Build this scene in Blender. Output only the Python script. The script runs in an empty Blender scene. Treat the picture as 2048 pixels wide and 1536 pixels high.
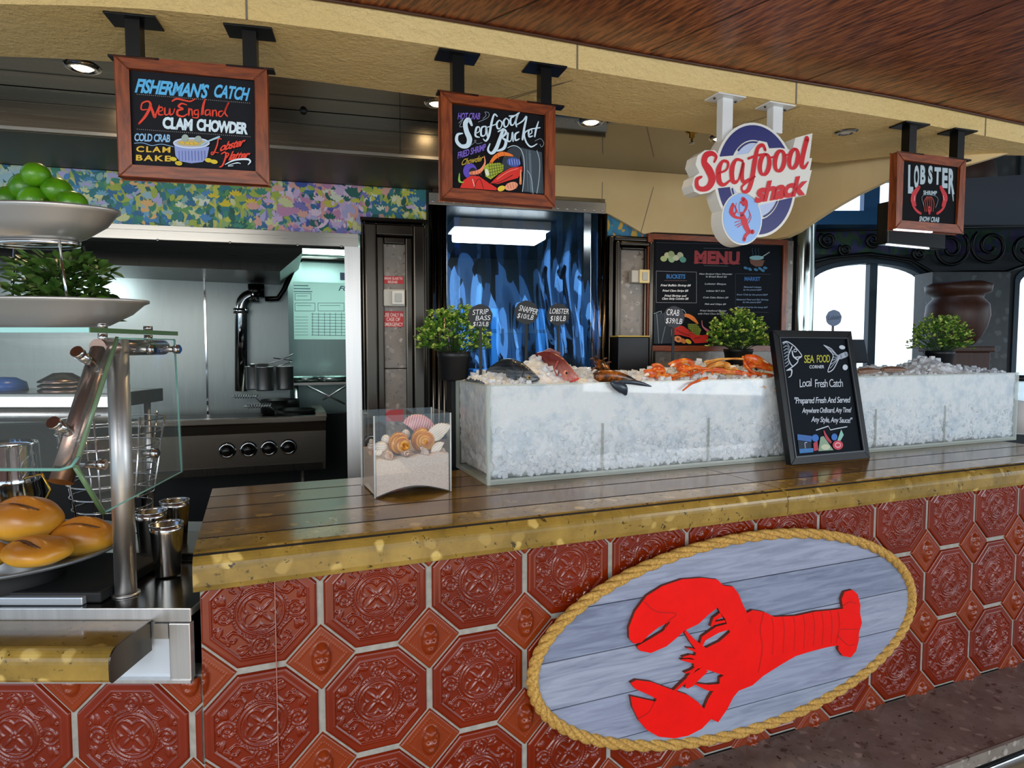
import bpy, bmesh, math, random
import numpy as np
from mathutils import Matrix, Vector
from mathutils.geometry import tessellate_polygon
R = math.radians
SC = bpy.context.scene
COL = SC.collection
random.seed(7)

# ------------------------------------------------------------------ camera
F = 1268.0
EYE = Vector((0, 0, 1.68))
PITCH = math.atan((768 - 695) / F)
cam_d = bpy.data.cameras.new('camera')
cam = bpy.data.objects.new('camera', cam_d); COL.objects.link(cam)
cam.location = EYE
cam.rotation_euler = (math.pi/2 - PITCH, 0, 0)
cam_d.sensor_width = 36; cam_d.lens = 36*F/2048; cam_d.clip_start = .02
SC.camera = cam

# ------------------------------------------------------------------ view, world, lights
SC.view_settings.view_transform = 'Standard'
SC.view_settings.look = 'None'
SC.view_settings.gamma = 1
SC.view_settings.use_curve_mapping = False
SC.view_settings.exposure = 0.4
w = bpy.data.worlds.new('world'); SC.world = w; w.use_nodes = True
nt = w.node_tree; nt.nodes.clear()
wo = nt.nodes.new('ShaderNodeOutputWorld'); bg = nt.nodes.new('ShaderNodeBackground')
tc = nt.nodes.new('ShaderNodeTexCoord'); sx = nt.nodes.new('ShaderNodeSeparateXYZ')
rp = nt.nodes.new('ShaderNodeValToRGB'); mr = nt.nodes.new('ShaderNodeMapRange')
nt.links.new(tc.outputs['Generated'], sx.inputs[0]); nt.links.new(sx.outputs['Z'], mr.inputs[0])
mr.inputs[1].default_value = -1; mr.inputs[2].default_value = 1
nt.links.new(mr.outputs[0], rp.inputs[0]); nt.links.new(rp.outputs[0], bg.inputs[0])
el = rp.color_ramp.elements
el[0].position = 0; el[0].color = (.10, .16, .22, 1)
el[1].position = 1; el[1].color = (.16, .36, .80, 1)
for p, c_ in ((.46, (.30, .42, .50, 1)), (.495, (.55, .72, .86, 1)), (.505, (.92, .97, 1.0, 1)), (.60, (.62, .80, 1.0, 1))):
    e = el.new(p); e.color = c_
bg.inputs[1].default_value = 1.5
nt.links.new(bg.outputs[0], wo.inputs[0])

def area(name, loc, target, size, power, col=(1, 1, 1), sy=None):
    l = bpy.data.lights.new(name, 'AREA'); l.energy = power; l.color = col; l.size = size
    if sy: l.shape = 'RECTANGLE'; l.size_y = sy
    o = bpy.data.objects.new(name, l); COL.objects.link(o); o.location = loc
    o.rotation_euler = (Vector(target) - Vector(loc)).to_track_quat('-Z', 'Y').to_euler()
    return o
def spot(name, loc, target, power, col=(1, .82, .55), ang=100, r=.03):
    l = bpy.data.lights.new(name, 'SPOT'); l.energy = power; l.color = col; l.spot_size = R(ang); l.spot_blend = .8
    l.shadow_soft_size = r
    o = bpy.data.objects.new(name, l); COL.objects.link(o); o.location = loc
    o.rotation_euler = (Vector(target) - Vector(loc)).to_track_quat('-Z', 'Y').to_euler()
    return o
# daylight falling in over the open deck side behind the viewer
area('deck_daylight', (-1.2, -2.4, 2.4), (0.3, 2.2, 1.3), 3.0, 62, (1, .97, .92), 1.4)
area('uplight_fill', (0.6, -0.6, .25), (0.8, .9, 2.6), 3.5, 14, (1, .78, .5), 1.4)  # fill lamp added near the floor to brighten ceiling and soffit
area('deck_daylight', (4.6, 0.2, 1.9), (0.6, 2.2, 1.4), 2.0, 36, (.9, .96, 1), 1.5)

# ------------------------------------------------------------------ helpers
def c(h, a=1.0):
    h = h.lstrip('#'); v = [int(h[i:i+2], 16)/255 for i in (0, 2, 4)]
    return tuple((x/12.92 if x <= .04045 else ((x+.055)/1.055)**2.4) for x in v) + (a,)

def ray(px, py):
    x = (px - 1024)/F; y = -(py - 768)/F
    cp, sp = math.cos(PITCH), math.sin(PITCH)
    return Vector((x, cp + y*sp, -sp + y*cp))
def onz(px, py, z):                       # point of the horizontal plane z seen at a pixel
    d = ray(px, py); return EYE + d*((z - EYE.z)/d.z)
def ony(px, py, Y):
    d = ray(px, py); return EYE + d*(Y/d.y)
def px_of(p):
    p = Vector(p) - EYE; cp, sp = math.cos(PITCH), math.sin(PITCH)
    yy = p.y*cp - p.z*sp; zz = p.y*sp + p.z*cp
    return (1024 + F*p.x/yy, 768 - F*zz/yy)

class Fr:                                  # a placed frame: x along, y into the picture, z up
    def __init__(s, loc, rz=0, rx=0):
        s.loc = Vector(loc); s.eul = (R(rx), 0, R(rz))
        s.M = Matrix.Translation(s.loc) @ Matrix.Rotation(R(rz), 4, 'Z') @ Matrix.Rotation(R(rx), 4, 'X')
        s.I = s.M.inverted()
    def hit(s, px, py, y=0.0):
        o = s.I @ EYE; d = s.I.to_3x3() @ ray(px, py)
        k = (y - o.y)/d.y; q = o + d*k
        return (q.x, q.z)
    def onz(s, px, py, z):
        return s.I @ onz(px, py, z)
    def w(s, x, y, z): return s.M @ Vector((x, y, z))

class MB:
    def __init__(s): s.v = []; s.f = []; s.m = []; s.mi = 0; s.smooth = []
    def add(s, vs, fs, sm=False):
        b = len(s.v); s.v += [tuple(p) for p in vs]
        for f in fs: s.f.append([b+i for i in f]); s.m.append(s.mi); s.smooth.append(sm)
        return s
    def box(s, x0, x1, y0, y1, z0, z1, M=None):
        P = [(x0,y0,z0),(x1,y0,z0),(x1,y1,z0),(x0,y1,z0),(x0,y0,z1),(x1,y0,z1),(x1,y1,z1),(x0,y1,z1)]
        if M is not None: P = [M @ Vector(p) for p in P]
        return s.add(P, [(0,3,2,1),(4,5,6,7),(0,1,5,4),(1,2,6,5),(2,3,7,6),(3,0,4,7)])
    def prism(s, poly, y0, y1, axis='y', M=None):
        """poly = (x, z) outline extruded along y (or (x, y) outline along z)"""
        n = len(poly)
        if axis == 'y': A = [(p[0], y0, p[1]) for p in poly]; B = [(p[0], y1, p[1]) for p in poly]
        elif axis == 'z': A = [(p[0], p[1], y0) for p in poly]; B = [(p[0], p[1], y1) for p in poly]
        else: A = [(y0, p[0], p[1]) for p in poly]; B = [(y1, p[0], p[1]) for p in poly]
        if M is not None: A = [M @ Vector(p) for p in A]; B = [M @ Vector(p) for p in B]
        tr = tessellate_polygon([[Vector((p[0], p[1], 0)) for p in poly]])
        area2 = sum(poly[i][0]*poly[(i+1) % n][1] - poly[(i+1) % n][0]*poly[i][1] for i in range(n))
        fs = [tuple(t) for t in tr] + [tuple(n+i for i in reversed(t)) for t in tr]
        fs += [(i, (i+1) % n, n+(i+1) % n, n+i) for i in range(n)]
        return s.add(A+B, fs)
    def flat(s, poly, y):
        tr = tessellate_polygon([[Vector((p[0], p[1], 0)) for p in poly]])
        return s.add([(p[0], y, p[1]) for p in poly], [tuple(t) for t in tr])
    def ring(s, outer, inner, y0, y1):     # same number of points
        n = len(outer); V = []
        for q in (outer, inner):
            for y in (y0, y1): V += [(p[0], y, p[1]) for p in q]
        fs = []
        for i in range(n):
            j = (i+1) % n
            fs += [(i, j, 2*n+j, 2*n+i), (n+j, n+i, 3*n+i, 3*n+j), (j, i, n+i, n+j), (2*n+i, 2*n+j, 3*n+j, 3*n+i)]
        return s.add(V, fs)
    def tube(s, pts, r, n=12, caps=True, close=False, sm=True):
        pts = [Vector(p) for p in pts]; m = len(pts)
        rs = r if hasattr(r, '__len__') else [r]*m
        V = []; up = None
        for i, p in enumerate(pts):
            if close: t = pts[(i+1) % m] - pts[i-1]
            else: t = pts[min(i+1, m-1)] - pts[max(i-1, 0)]
            if t.length < 1e-9: t = Vector((0,0,1))
            t.normalize()
            if up is None:
                up = Vector((0,0,1)) if abs(t.z) < .9 else Vector((1,0,0))
            a = t.cross(up)
            if a.length < 1e-6: a = t.orthogonal()
            a.normalize(); b = a.cross(t).normalized(); up = b
            for k in range(n):
                an = 2*math.pi*k/n
                V.append(p + (a*math.cos(an) + b*math.sin(an))*rs[i])
        fs = []
        for i in range(m if close else m-1):
            i2 = (i+1) % m
            for k in range(n):
                k2 = (k+1) % n
                fs.append((i*n+k, i*n+k2, i2*n+k2, i2*n+k))
        s.add(V, fs, sm)
        if caps and not close:
            b = len(s.v) - m*n
            for q in (range(n-1, -1, -1), range((m-1)*n, m*n)):
                s.f.append([b+i for i in q]); s.m.append(s.mi); s.smooth.append(False)
        return s
    def lathe(s, prof, cx=0, cy=0, cz=0, n=32, M=None, sm=True):
        V = []; fs = []
        for (r, z) in prof:
            for k in range(n):
                a = 2*math.pi*k/n; V.append(Vector((cx + r*math.cos(a), cy + r*math.sin(a), cz + z)))
        if M is not None: V = [M @ p for p in V]
        for i in range(len(prof)-1):
            for k in range(n):
                k2 = (k+1) % n
                fs.append((i*n+k, i*n+k2, (i+1)*n+k2, (i+1)*n+k))
        return s.add(V, fs, sm)
    def ball(s, c0, r, n=16, m=10, M=None):
        rx, ry, rz = r if hasattr(r, '__len__') else (r, r, r)
        V = []; fs = []
        for i in range(m+1):
            th = math.pi*i/m
            for k in range(n):
                a = 2*math.pi*k/n
                V.append(Vector((rx*math.sin(th)*math.cos(a), ry*math.sin(th)*math.sin(a), -rz*math.cos(th))))
        if M is not None: V = [M @ p for p in V]
        V = [p + Vector(c0) for p in V]
        for i in range(m):
            for k in range(n):
                k2 = (k+1) % n; fs.append((i*n+k, i*n+k2, (i+1)*n+k2, (i+1)*n+k))
        return s.add(V, fs, True)
    def stroke(s, pts, w, y, smooth=True, sub=6):
        """painted stroke, (x, z) points, width w (number or one per point), flat at depth y"""
        ws = list(w) if hasattr(w, '__len__') else [w]*len(pts)
        P = [Vector((p[0], p[1])) for p in pts]
        if smooth and len(P) > 2:
            Q = []; W = []
            for i in range(len(P)-1):
                a = P[max(i-1, 0)]; b = P[i]; c_ = P[i+1]; d = P[min(i+2, len(P)-1)]
                for k in range(sub):
                    t = k/sub
                    Q.append(.5*((2*b) + (c_-a)*t + (2*a-5*b+4*c_-d)*t*t + (3*b-a-3*c_+d)*t**3))
                    W.append(ws[i]*(1-t) + ws[i+1]*t)
            Q.append(P[-1]); W.append(ws[-1]); P = Q; ws = W
        n = len(P); V = []
        for i, p in enumerate(P):
            t = P[min(i+1, n-1)] - P[max(i-1, 0)]
            t = t.normalized() if t.length > 1e-9 else Vector((1, 0))
            nn = Vector((-t.y, t.x))*ws[i]*.5
            V += [(p.x+nn.x, y, p.y+nn.y), (p.x-nn.x, y, p.y-nn.y)]
        s.add(V, [(2*i, 2*i+1, 2*i+3, 2*i+2) for i in range(n-1)])
        for e in (0, n-1):
            s.disc(P[e].x, P[e].y, ws[e]*.5, y, 8)
        return s
    def disc(s, x, z, r, y, n=24):
        rx, rz = r if hasattr(r, '__len__') else (r, r)
        return s.add([(x+rx*math.cos(2*math.pi*k/n), y, z+rz*math.sin(2*math.pi*k/n)) for k in range(n)], [tuple(range(n))])

def obj(name, mb, mat, parent=None, M=None, fr=None, bevel=0, bseg=2):
    me = bpy.data.meshes.new(name)
    me.from_pydata(mb.v, [], mb.f)
    mats = mat if isinstance(mat, (list, tuple)) else [mat]
    for m_ in mats: me.materials.append(m_)
    if len(mats) > 1: me.polygons.foreach_set('material_index', mb.m)
    me.polygons.foreach_set('use_smooth', mb.smooth)
    me.update()
    o = bpy.data.objects.new(name, me); COL.objects.link(o)
    if parent is not None: o.parent = parent
    if M is not None: o.matrix_local = M
    if fr is not None: o.location = fr.loc; o.rotation_euler = fr.eul
    if bevel:
        b = o.modifiers.new('bevel', 'BEVEL'); b.width = bevel; b.segments = bseg; b.limit_method = 'ANGLE'; b.angle_limit = R(40)
        o.modifiers.new('wn', 'WEIGHTED_NORMAL').keep_sharp = True
    return o
def tag(o, label, cat, group=None, kind=None):
    o['label'] = label; o['category'] = cat
    if group: o['group'] = group
    if kind: o['kind'] = kind
    return o
def thing(name, label, cat, fr=None, loc=(0, 0, 0), group=None):
    o = bpy.data.objects.new(name, None); COL.objects.link(o); o.empty_display_size = .05
    if fr is not None: o.location = fr.loc; o.rotation_euler = fr.eul
    else: o.location = loc
    return tag(o, label, cat, group)
def struct(name, mb, mat, fr=None, label=None, **k):
    o = obj(name, mb, mat, fr=fr, **k); o['kind'] = 'structure'
    if label: o['label'] = label; o['category'] = name.split('_')[0]
    return o
def kids(o): return [x for x in bpy.data.objects if x.parent == o]
def dup(o, label=None, fr=None, loc=None, rz=None, parent=None):
    n = o.copy(); COL.objects.link(n)
    if parent is not None: n.parent = parent
    for k in kids(o): dup(k, parent=n)
    if label: n['label'] = label
    if fr is not None: n.location = fr.loc; n.rotation_euler = fr.eul
    if loc is not None: n.location = loc
    if rz is not None: n.rotation_euler = (0, 0, R(rz))
    return n

_fc = {}
def text_mesh(mb, s, bl, br, tl, y, bold=0.0, shear=0.0, spacing=1.0):
    """lettering of string s mapped affinely on bottom-left, bottom-right, top-left points (x, z) of a frame plane"""
    cu = bpy.data.curves.new('lettering', 'FONT'); cu.body = s; cu.offset = bold; cu.shear = shear
    cu.space_character = spacing; cu.resolution_u = 3
    ob = bpy.data.objects.new('lettering', cu)
    COL.objects.link(ob)
    dg = bpy.context.evaluated_depsgraph_get(); dg.update()
    me = bpy.data.meshes.new_from_object(ob.evaluated_get(dg))
    V = [v.co.copy() for v in me.vertices]; Fs = [tuple(p.vertices) for p in me.polygons]
    bpy.data.objects.remove(ob); bpy.data.meshes.remove(me); bpy.data.curves.remove(cu)
    if not V: return
    x0 = min(v.x for v in V); x1 = max(v.x for v in V)
    cap = .73
    bl = Vector(bl); ex = Vector(br) - bl; ey = Vector(tl) - bl
    out = []
    for v in V:
        p = bl + ex*((v.x - x0)/(x1 - x0)) + ey*(v.y/cap)
        out.append((p.x, y, p.y))
    mb.add(out, Fs)

# ------------------------------------------------------------------ materials
MATS = {}
class NT:
    def __init__(s, name):
        s.m = bpy.data.materials.new(name); s.m.use_nodes = True
        s.t = s.m.node_tree; s.b = s.t.nodes['Principled BSDF']; s.out = s.t.nodes['Material Output']
    def n(s, typ, **k):
        x = s.t.nodes.new('ShaderNode'+typ)
        for a, v in k.items():
            if a.startswith('i_'):
                key = a[2:]; key = int(key) if key.isdigit() else key.replace('_', ' ')
                x.inputs[key].default_value = v
            else: setattr(x, a, v)
        return x
    def l(s, a, b): s.t.links.new(a, b)
    def coord(s, scale=(1, 1, 1), kind='Object', rot=(0, 0, 0)):
        tcn = s.n('TexCoord'); mp = s.n('Mapping'); mp.inputs['Scale'].default_value = scale; mp.inputs['Rotation'].default_value = rot
        s.l(tcn.outputs[kind], mp.inputs[0]); return mp.outputs[0]
    def ramp(s, fac, stops, interp='LINEAR'):
        r = s.n('ValToRGB'); r.color_ramp.interpolation = interp; e = r.color_ramp.elements
        e[0].position, e[0].color = stops[0]; e[1].position, e[1].color = stops[-1]
        for p, col in stops[1:-1]: q = e.new(p); q.color = col
        s.l(fac, r.inputs[0]); return r.outputs[0]
    def mix(s, fac, a, b, mode='MIX'):
        m_ = s.n('Mix', data_type='RGBA', blend_type=mode)
        for sock, v in ((m_.inputs['Factor'], fac), (m_.inputs[6], a), (m_.inputs[7], b)):
            if hasattr(v, 'is_linked'): s.l(v, sock)
            else: sock.default_value = v
        return m_.outputs[2]
    def noise(s, co, scale, detail=3, rough=.5, dist=0):
        x = s.n('TexNoise'); x.inputs['Scale'].default_value = scale; x.inputs['Detail'].default_value = detail
        x.inputs['Roughness'].default_value = rough; x.inputs['Distortion'].default_value = dist
        s.l(co, x.inputs['Vector']); return x.outputs[0]
    def voro(s, co, scale, feature='F1', out='Distance', rnd=1.0):
        x = s.n('TexVoronoi', feature=feature); x.inputs['Scale'].default_value = scale; x.inputs['Randomness'].default_value = rnd
        s.l(co, x.inputs['Vector']); return x.outputs[out]
    def bump(s, h, strength=.3, dist=.002):
        b = s.n('Bump'); b.inputs['Strength'].default_value = strength; b.inputs['Distance'].default_value = dist
        s.l(h, b.inputs['Height']); s.l(b.outputs[0], s.b.inputs['Normal']); return b
    def set(s, **k):
        for a, v in k.items():
            key = a.replace('_', ' ')
            if hasattr(v, 'is_linked'): s.l(v, s.b.inputs[key])
            else: s.b.inputs[key].default_value = v
        return s
def mat(name, col, rough=.5, metal=0, **k):
    if name in MATS: return MATS[name]
    t = NT(name); t.set(Base_Color=c(col) if isinstance(col, str) else col, Roughness=rough, Metallic=metal, **k)
    MATS[name] = t.m; return t.m

def m_steel(name, col='9a9894', rough=.28, stretch=(1, 1, 60), amt=.08):
    t = NT(name); co = t.coord(stretch)
    n1 = t.noise(co, 4, 4, .6)
    r = t.n('MapRange'); t.l(n1, r.inputs[0]); r.inputs[3].default_value = rough-amt; r.inputs[4].default_value = rough+amt
    cc = t.ramp(n1, [(.3, c(col)), (.7, tuple(min(1, x*1.15) for x in c(col)[:3])+(1,))])
    t.set(Base_Color=cc, Metallic=1.0, Roughness=r.outputs[0])
    b = t.bump(n1, .05, .001); MATS[name] = t.m; return t.m
STEEL = m_steel('brushed_steel', 'cccac8', .38, (20, 20, .5), .05)
STEELH = m_steel('brushed_steel_across', 'a09c95', .30, (1, 60, 60), .05)
HOODST = m_steel('hood_steel', '7d7264', .26, (.6, 60, 60), .05)
DSTEEL = m_steel('dark_steel', '4c4842', .3, (60, 60, 1))
CHROME = mat('chrome', 'c9c9c9', .08, 1.0)
BLACKM = mat('black_metal', '0b0b0c', .35, .3)
BLACK = mat('matt_black', '0a0a0b', .7)
DARK = mat('dark_void', '07080a', .9)
WHITE = mat('white_plastic', 'e6e8ea', .35)

def m_terrazzo(name, base, chips, dark, rough=.16, sc=26):
    t = NT(name); co = t.coord()
    dn = t.n('TexNoise'); dn.inputs['Scale'].default_value = 14; t.l(co, dn.inputs['Vector'])
    mx = t.n('Mix', data_type='VECTOR'); mx.inputs[0].default_value = .06
    t.l(co, mx.inputs[4]); t.l(dn.outputs['Color'], mx.inputs[5]); vco = mx.outputs[1]
    big = t.noise(vco, 7, 5, .6)
    base_c = t.ramp(big, [(.3, c(base[0])), (.5, c(base[1])), (.7, c(base[2]))])
    v = t.n('TexVoronoi'); v.inputs['Scale'].default_value = sc; t.l(vco, v.inputs['Vector'])
    sp = t.n('SeparateColor'); t.l(v.outputs['Color'], sp.inputs[0])
    sel = t.ramp(sp.outputs[0], [(.36, (0,0,0,1)), (.42, (1,1,1,1))])
    inn = t.ramp(v.outputs['Distance'], [(.28, (1,1,1,1)), (.42, (0,0,0,1))])
    ml = t.n('Math', operation='MULTIPLY'); t.l(sel, ml.inputs[0]); t.l(inn, ml.inputs[1])
    c1 = t.mix(ml.outputs[0], base_c, t.ramp(sp.outputs[1], [(0, c(chips[0])), (1, c(chips[1]))]))
    v2 = t.noise(vco, 46, 4, .7)
    dk = t.ramp(v2, [(.34, (1,1,1,1)), (.39, (0,0,0,1))])
    c2 = t.mix(dk, c1, c(dark))
    t.set(Base_Color=c2, Roughness=rough); t.bump(v2, .08, .001)
    MATS[name] = t.m; return t.m
GOLD = m_terrazzo('gold_stone', ('78602a', '917434', 'a78840'), ('c8aa60', '8f7236'), '40321a', .14, 21)
TOPST = m_terrazzo('gold_stone_reflecting', ('5c4218', '70521f', '866828'), ('8f7034', '5f471d'), '3a2a12', .17, 16)  # browner copy of the gold stone, reflections put into the colour
GREYST = m_terrazzo('grey_terrazzo', ('6a625a', '7b7269', '8b8177'), ('b3aaa0', '5d554e'), '3a3430', .3, 30)
LEDGEST = m_terrazzo('brown_terrazzo', ('5c4c46', '6c5c54', '7c6c64'), ('8d7a70', '43332b'), '2a201b', .22, 24)

def m_stucco():
    t = NT('cream_stucco'); co = t.coord()
    n1 = t.noise(co, 60, 5, .65); n2 = t.noise(co, 2.2, 3)
    cc = t.ramp(n2, [(.3, c('f0cf8a')), (.7, c('f9dc9e'))])
    n3 = t.noise(co, 22, 4, .6); ad = t.n('Math', operation='ADD'); t.l(n1, ad.inputs[0]); t.l(n3, ad.inputs[1])
    t.set(Base_Color=cc, Roughness=.75); t.bump(ad.outputs[0], 1.0, .010); return t.m
STUCCO = m_stucco()
def m_smoothcream():
    t = NT('cream_panel'); co = t.coord(); n2 = t.noise(co, 3, 3)
    t.set(Base_Color=t.ramp(n2, [(.3, c('d3b782')), (.7, c('dec28e'))]), Roughness=.45); t.bump(t.noise(co, 30, 3), .05, .002); return t.m
CREAM = m_smoothcream()

def m_wood(name, a, b, rough=.3, scale=(1, 12, 12), cs=6):
    t = NT(name); co = t.coord(scale)
    n1 = t.noise(co, cs, 6, .62, .8); n2 = t.noise(t.coord(tuple(x*4 for x in scale)), cs, 3, .6)
    c1 = t.ramp(n1, [(.32, c(a)), (.66, c(b))])
    c2 = t.mix(.25, c1, t.ramp(n2, [(.35, c(a)), (.6, c(b))]), 'MULTIPLY')
    t.set(Base_Color=c1, Roughness=rough); t.bump(n1, .06, .001); MATS[name] = t.m; return t.m
SIGNW = m_wood('sign_frame_wood_across', '5a2610', '98491f', .35, (2, 14, 14), 5)
SIGNWV = m_wood('sign_frame_wood_upright', '5a2610', '98491f', .35, (14, 14, 2), 5)

def m_weave():
    t = NT('woven_wood_ceiling'); co = t.coord((1, 1, 1), 'Object', (0, 0, R(55)))
    mp = t.n('Mapping'); mp.inputs['Scale'].default_value = (4, 26, 1); t.l(co, mp.inputs[0])
    st = t.noise(mp.outputs[0], 3.0, 3, .6, .1)
    big = t.noise(co, 1.3, 4, .6)
    c1 = t.ramp(st, [(.36, c('421a0c')), (.48, c('7c3e1e')), (.62, c('ac6636'))])
    c2 = t.mix(t.ramp(big, [(.4, (0,0,0,1)), (.7, (1,1,1,1))]), c1, t.ramp(st, [(.3, c('4c1d0e')), (.6, c('743418'))]))
    t.set(Base_Color=c2, Roughness=.36)
    t.bump(st, .25, .002); return t.m
WEAVE = m_weave()

def m_mural(name, cols, scale=24, seed=0.0, xr=None):
    """brush-stroke foliage painting: leafy dabs in two layers of stretched cells"""
    t = NT(name); co = t.coord()
    mpx = t.n('Mapping'); mpx.inputs['Location'].default_value = (seed, 0, seed); t.l(co, mpx.inputs[0]); co = mpx.outputs[0]
    nz = t.n('TexNoise'); nz.inputs['Scale'].default_value = 9; t.l(co, nz.inputs['Vector'])
    mx = t.n('Mix', data_type='VECTOR'); mx.inputs[0].default_value = .035; t.l(co, mx.inputs[4]); t.l(nz.outputs['Color'], mx.inputs[5])
    big = t.noise(co, 3.0, 2, .5)
    if xr:
        sxx = t.n('SeparateXYZ'); t.l(co, sxx.inputs[0]); mrr = t.n('MapRange'); t.l(sxx.outputs[0], mrr.inputs[0]); mrr.inputs[1].default_value = xr[0]; mrr.inputs[2].default_value = xr[1]
        pos = t.ramp(mrr.outputs[0], [(p_, (v_, v_, v_, 1)) for p_, v_ in xr[2]])
        aa = t.n('Math', operation='MULTIPLY_ADD'); t.l(big, aa.inputs[0]); aa.inputs[1].default_value = .3; t.l(pos, aa.inputs[2]); 
    def layer(rot, sc, sx_, off):
        m1 = t.n('Mapping'); m1.inputs['Rotation'].default_value = (0, R(rot), 0); m1.inputs['Scale'].default_value = (sx_, 1, 1); m1.inputs['Location'].default_value = (off, 0, 0)
        t.l(mx.outputs[1], m1.inputs[0])
        v = t.n('TexVoronoi'); v.inputs['Scale'].default_value = sc; t.l(m1.outputs[0], v.inputs['Vector'])
        sp = t.n('SeparateColor'); t.l(v.outputs['Color'], sp.inputs[0])
        ad = t.n('Math', operation='MULTIPLY_ADD'); t.l(sp.outputs[0], ad.inputs[0]); ad.inputs[1].default_value = .34
        m2 = t.n('Math', operation='MULTIPLY_ADD'); t.l(big, m2.inputs[0]); m2.inputs[1].default_value = 1.6; m2.inputs[2].default_value = -.48
        t.l(aa.outputs[0] if xr else m2.outputs[0], ad.inputs[2])
        n = len(cols)
        return t.ramp(ad.outputs[0], [(i/n, c(q)) for i, q in enumerate(cols)], 'CONSTANT'), sp.outputs[1]
    a, _ = layer(25, scale, 1.9, 0); b, sb = layer(-28, scale*.8, 2.2, 3.3)
    cc = t.mix(t.ramp(sb, [(.5, (0,0,0,1)), (.52, (1,1,1,1))]), a, b)
    t.set(Base_Color=cc, Roughness=.5); MATS[name] = t.m; return t.m
MURAL = m_mural('leaf_mural', ['9cc0c8', 'b8ccb8', '6aa8c4', '3f86bc', '88b8cc', '2f7c86', 'c8c88c', '2d6f9c', '3c8c74', 'a8b84c', '24645c', 'c4c468', '5c9c5c', '2c7a64', 'd4c23a', '8fb070', '3c6cb0', 'b4b0dc', '7c78c0', 'd0b4dc', 'c48cb4', 'dcc8e0', '5c5cb0', 'e0a89c'], 16, 0.0, (-2.25, -.55, [(0, 0), (.25, .05), (.42, .14), (.55, .22), (.66, .40), (.78, .62), (.88, .45), (.96, .18), (1, .16)]))
MURALB = m_mural('blue_flower_mural', ['1f5a80', '2b7fa0', '3477a5', '2a6b8e', 'c8a03a', '2e86a8', '266a90', 'd08a98', '2b7fa0', '3a90b0'], 16, 2.0)
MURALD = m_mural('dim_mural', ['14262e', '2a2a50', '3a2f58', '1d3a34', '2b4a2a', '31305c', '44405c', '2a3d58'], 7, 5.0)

def m_clear(name, col, alpha, rough=.03, coat=0.6, gloss='ffffff'):
    t = NT(name); tr_ = t.n('BsdfTransparent'); gl_ = t.n('BsdfGlossy'); df_ = t.n('BsdfDiffuse'); gl_.inputs['Roughness'].default_value = rough
    lw_ = t.n('LayerWeight'); pw_ = t.n('Math', operation='POWER'); t.l(lw_.outputs['Facing'], pw_.inputs[0]); pw_.inputs[1].default_value = 4
    fz_ = t.n('Math', operation='MULTIPLY_ADD'); t.l(pw_.outputs[0], fz_.inputs[0]); fz_.inputs[1].default_value = .6*coat; fz_.inputs[2].default_value = .045*coat; df_.inputs[0].default_value = c(col); gl_.inputs[0].default_value = c(gloss)
    m1 = t.n('MixShader'); m1.inputs[0].default_value = alpha; t.l(tr_.outputs[0], m1.inputs[1]); t.l(df_.outputs[0], m1.inputs[2])
    m2 = t.n('MixShader'); t.l(fz_.outputs[0], m2.inputs[0]); t.l(m1.outputs[0], m2.inputs[1]); t.l(gl_.outputs[0], m2.inputs[2]); t.l(m2.outputs[0], t.out.inputs[0])
    MATS[name] = t.m; return t.m
# ================================================================== STRUCTURE
BAR = Fr((-.802, 1.596, 0), 22.05)          # front tiled face of the bar, x along it
STN = Fr((-.802, 1.596, 0), 0)              # front of the food station, x towards its right end is 0, station lies at x < 0
WALL = Fr((0, 3.3, 0), 14)                  # wall behind the bar
ZT = 1.16; ZB = 1.062; ZS = 2.55; ZM = 2.62; ZC = 2.63

mb = MB().box(-6, 12, -3, 14, -.05, 0)
struct('floor', mb, mat('floor_tile', 'a08c70', .4))

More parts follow.
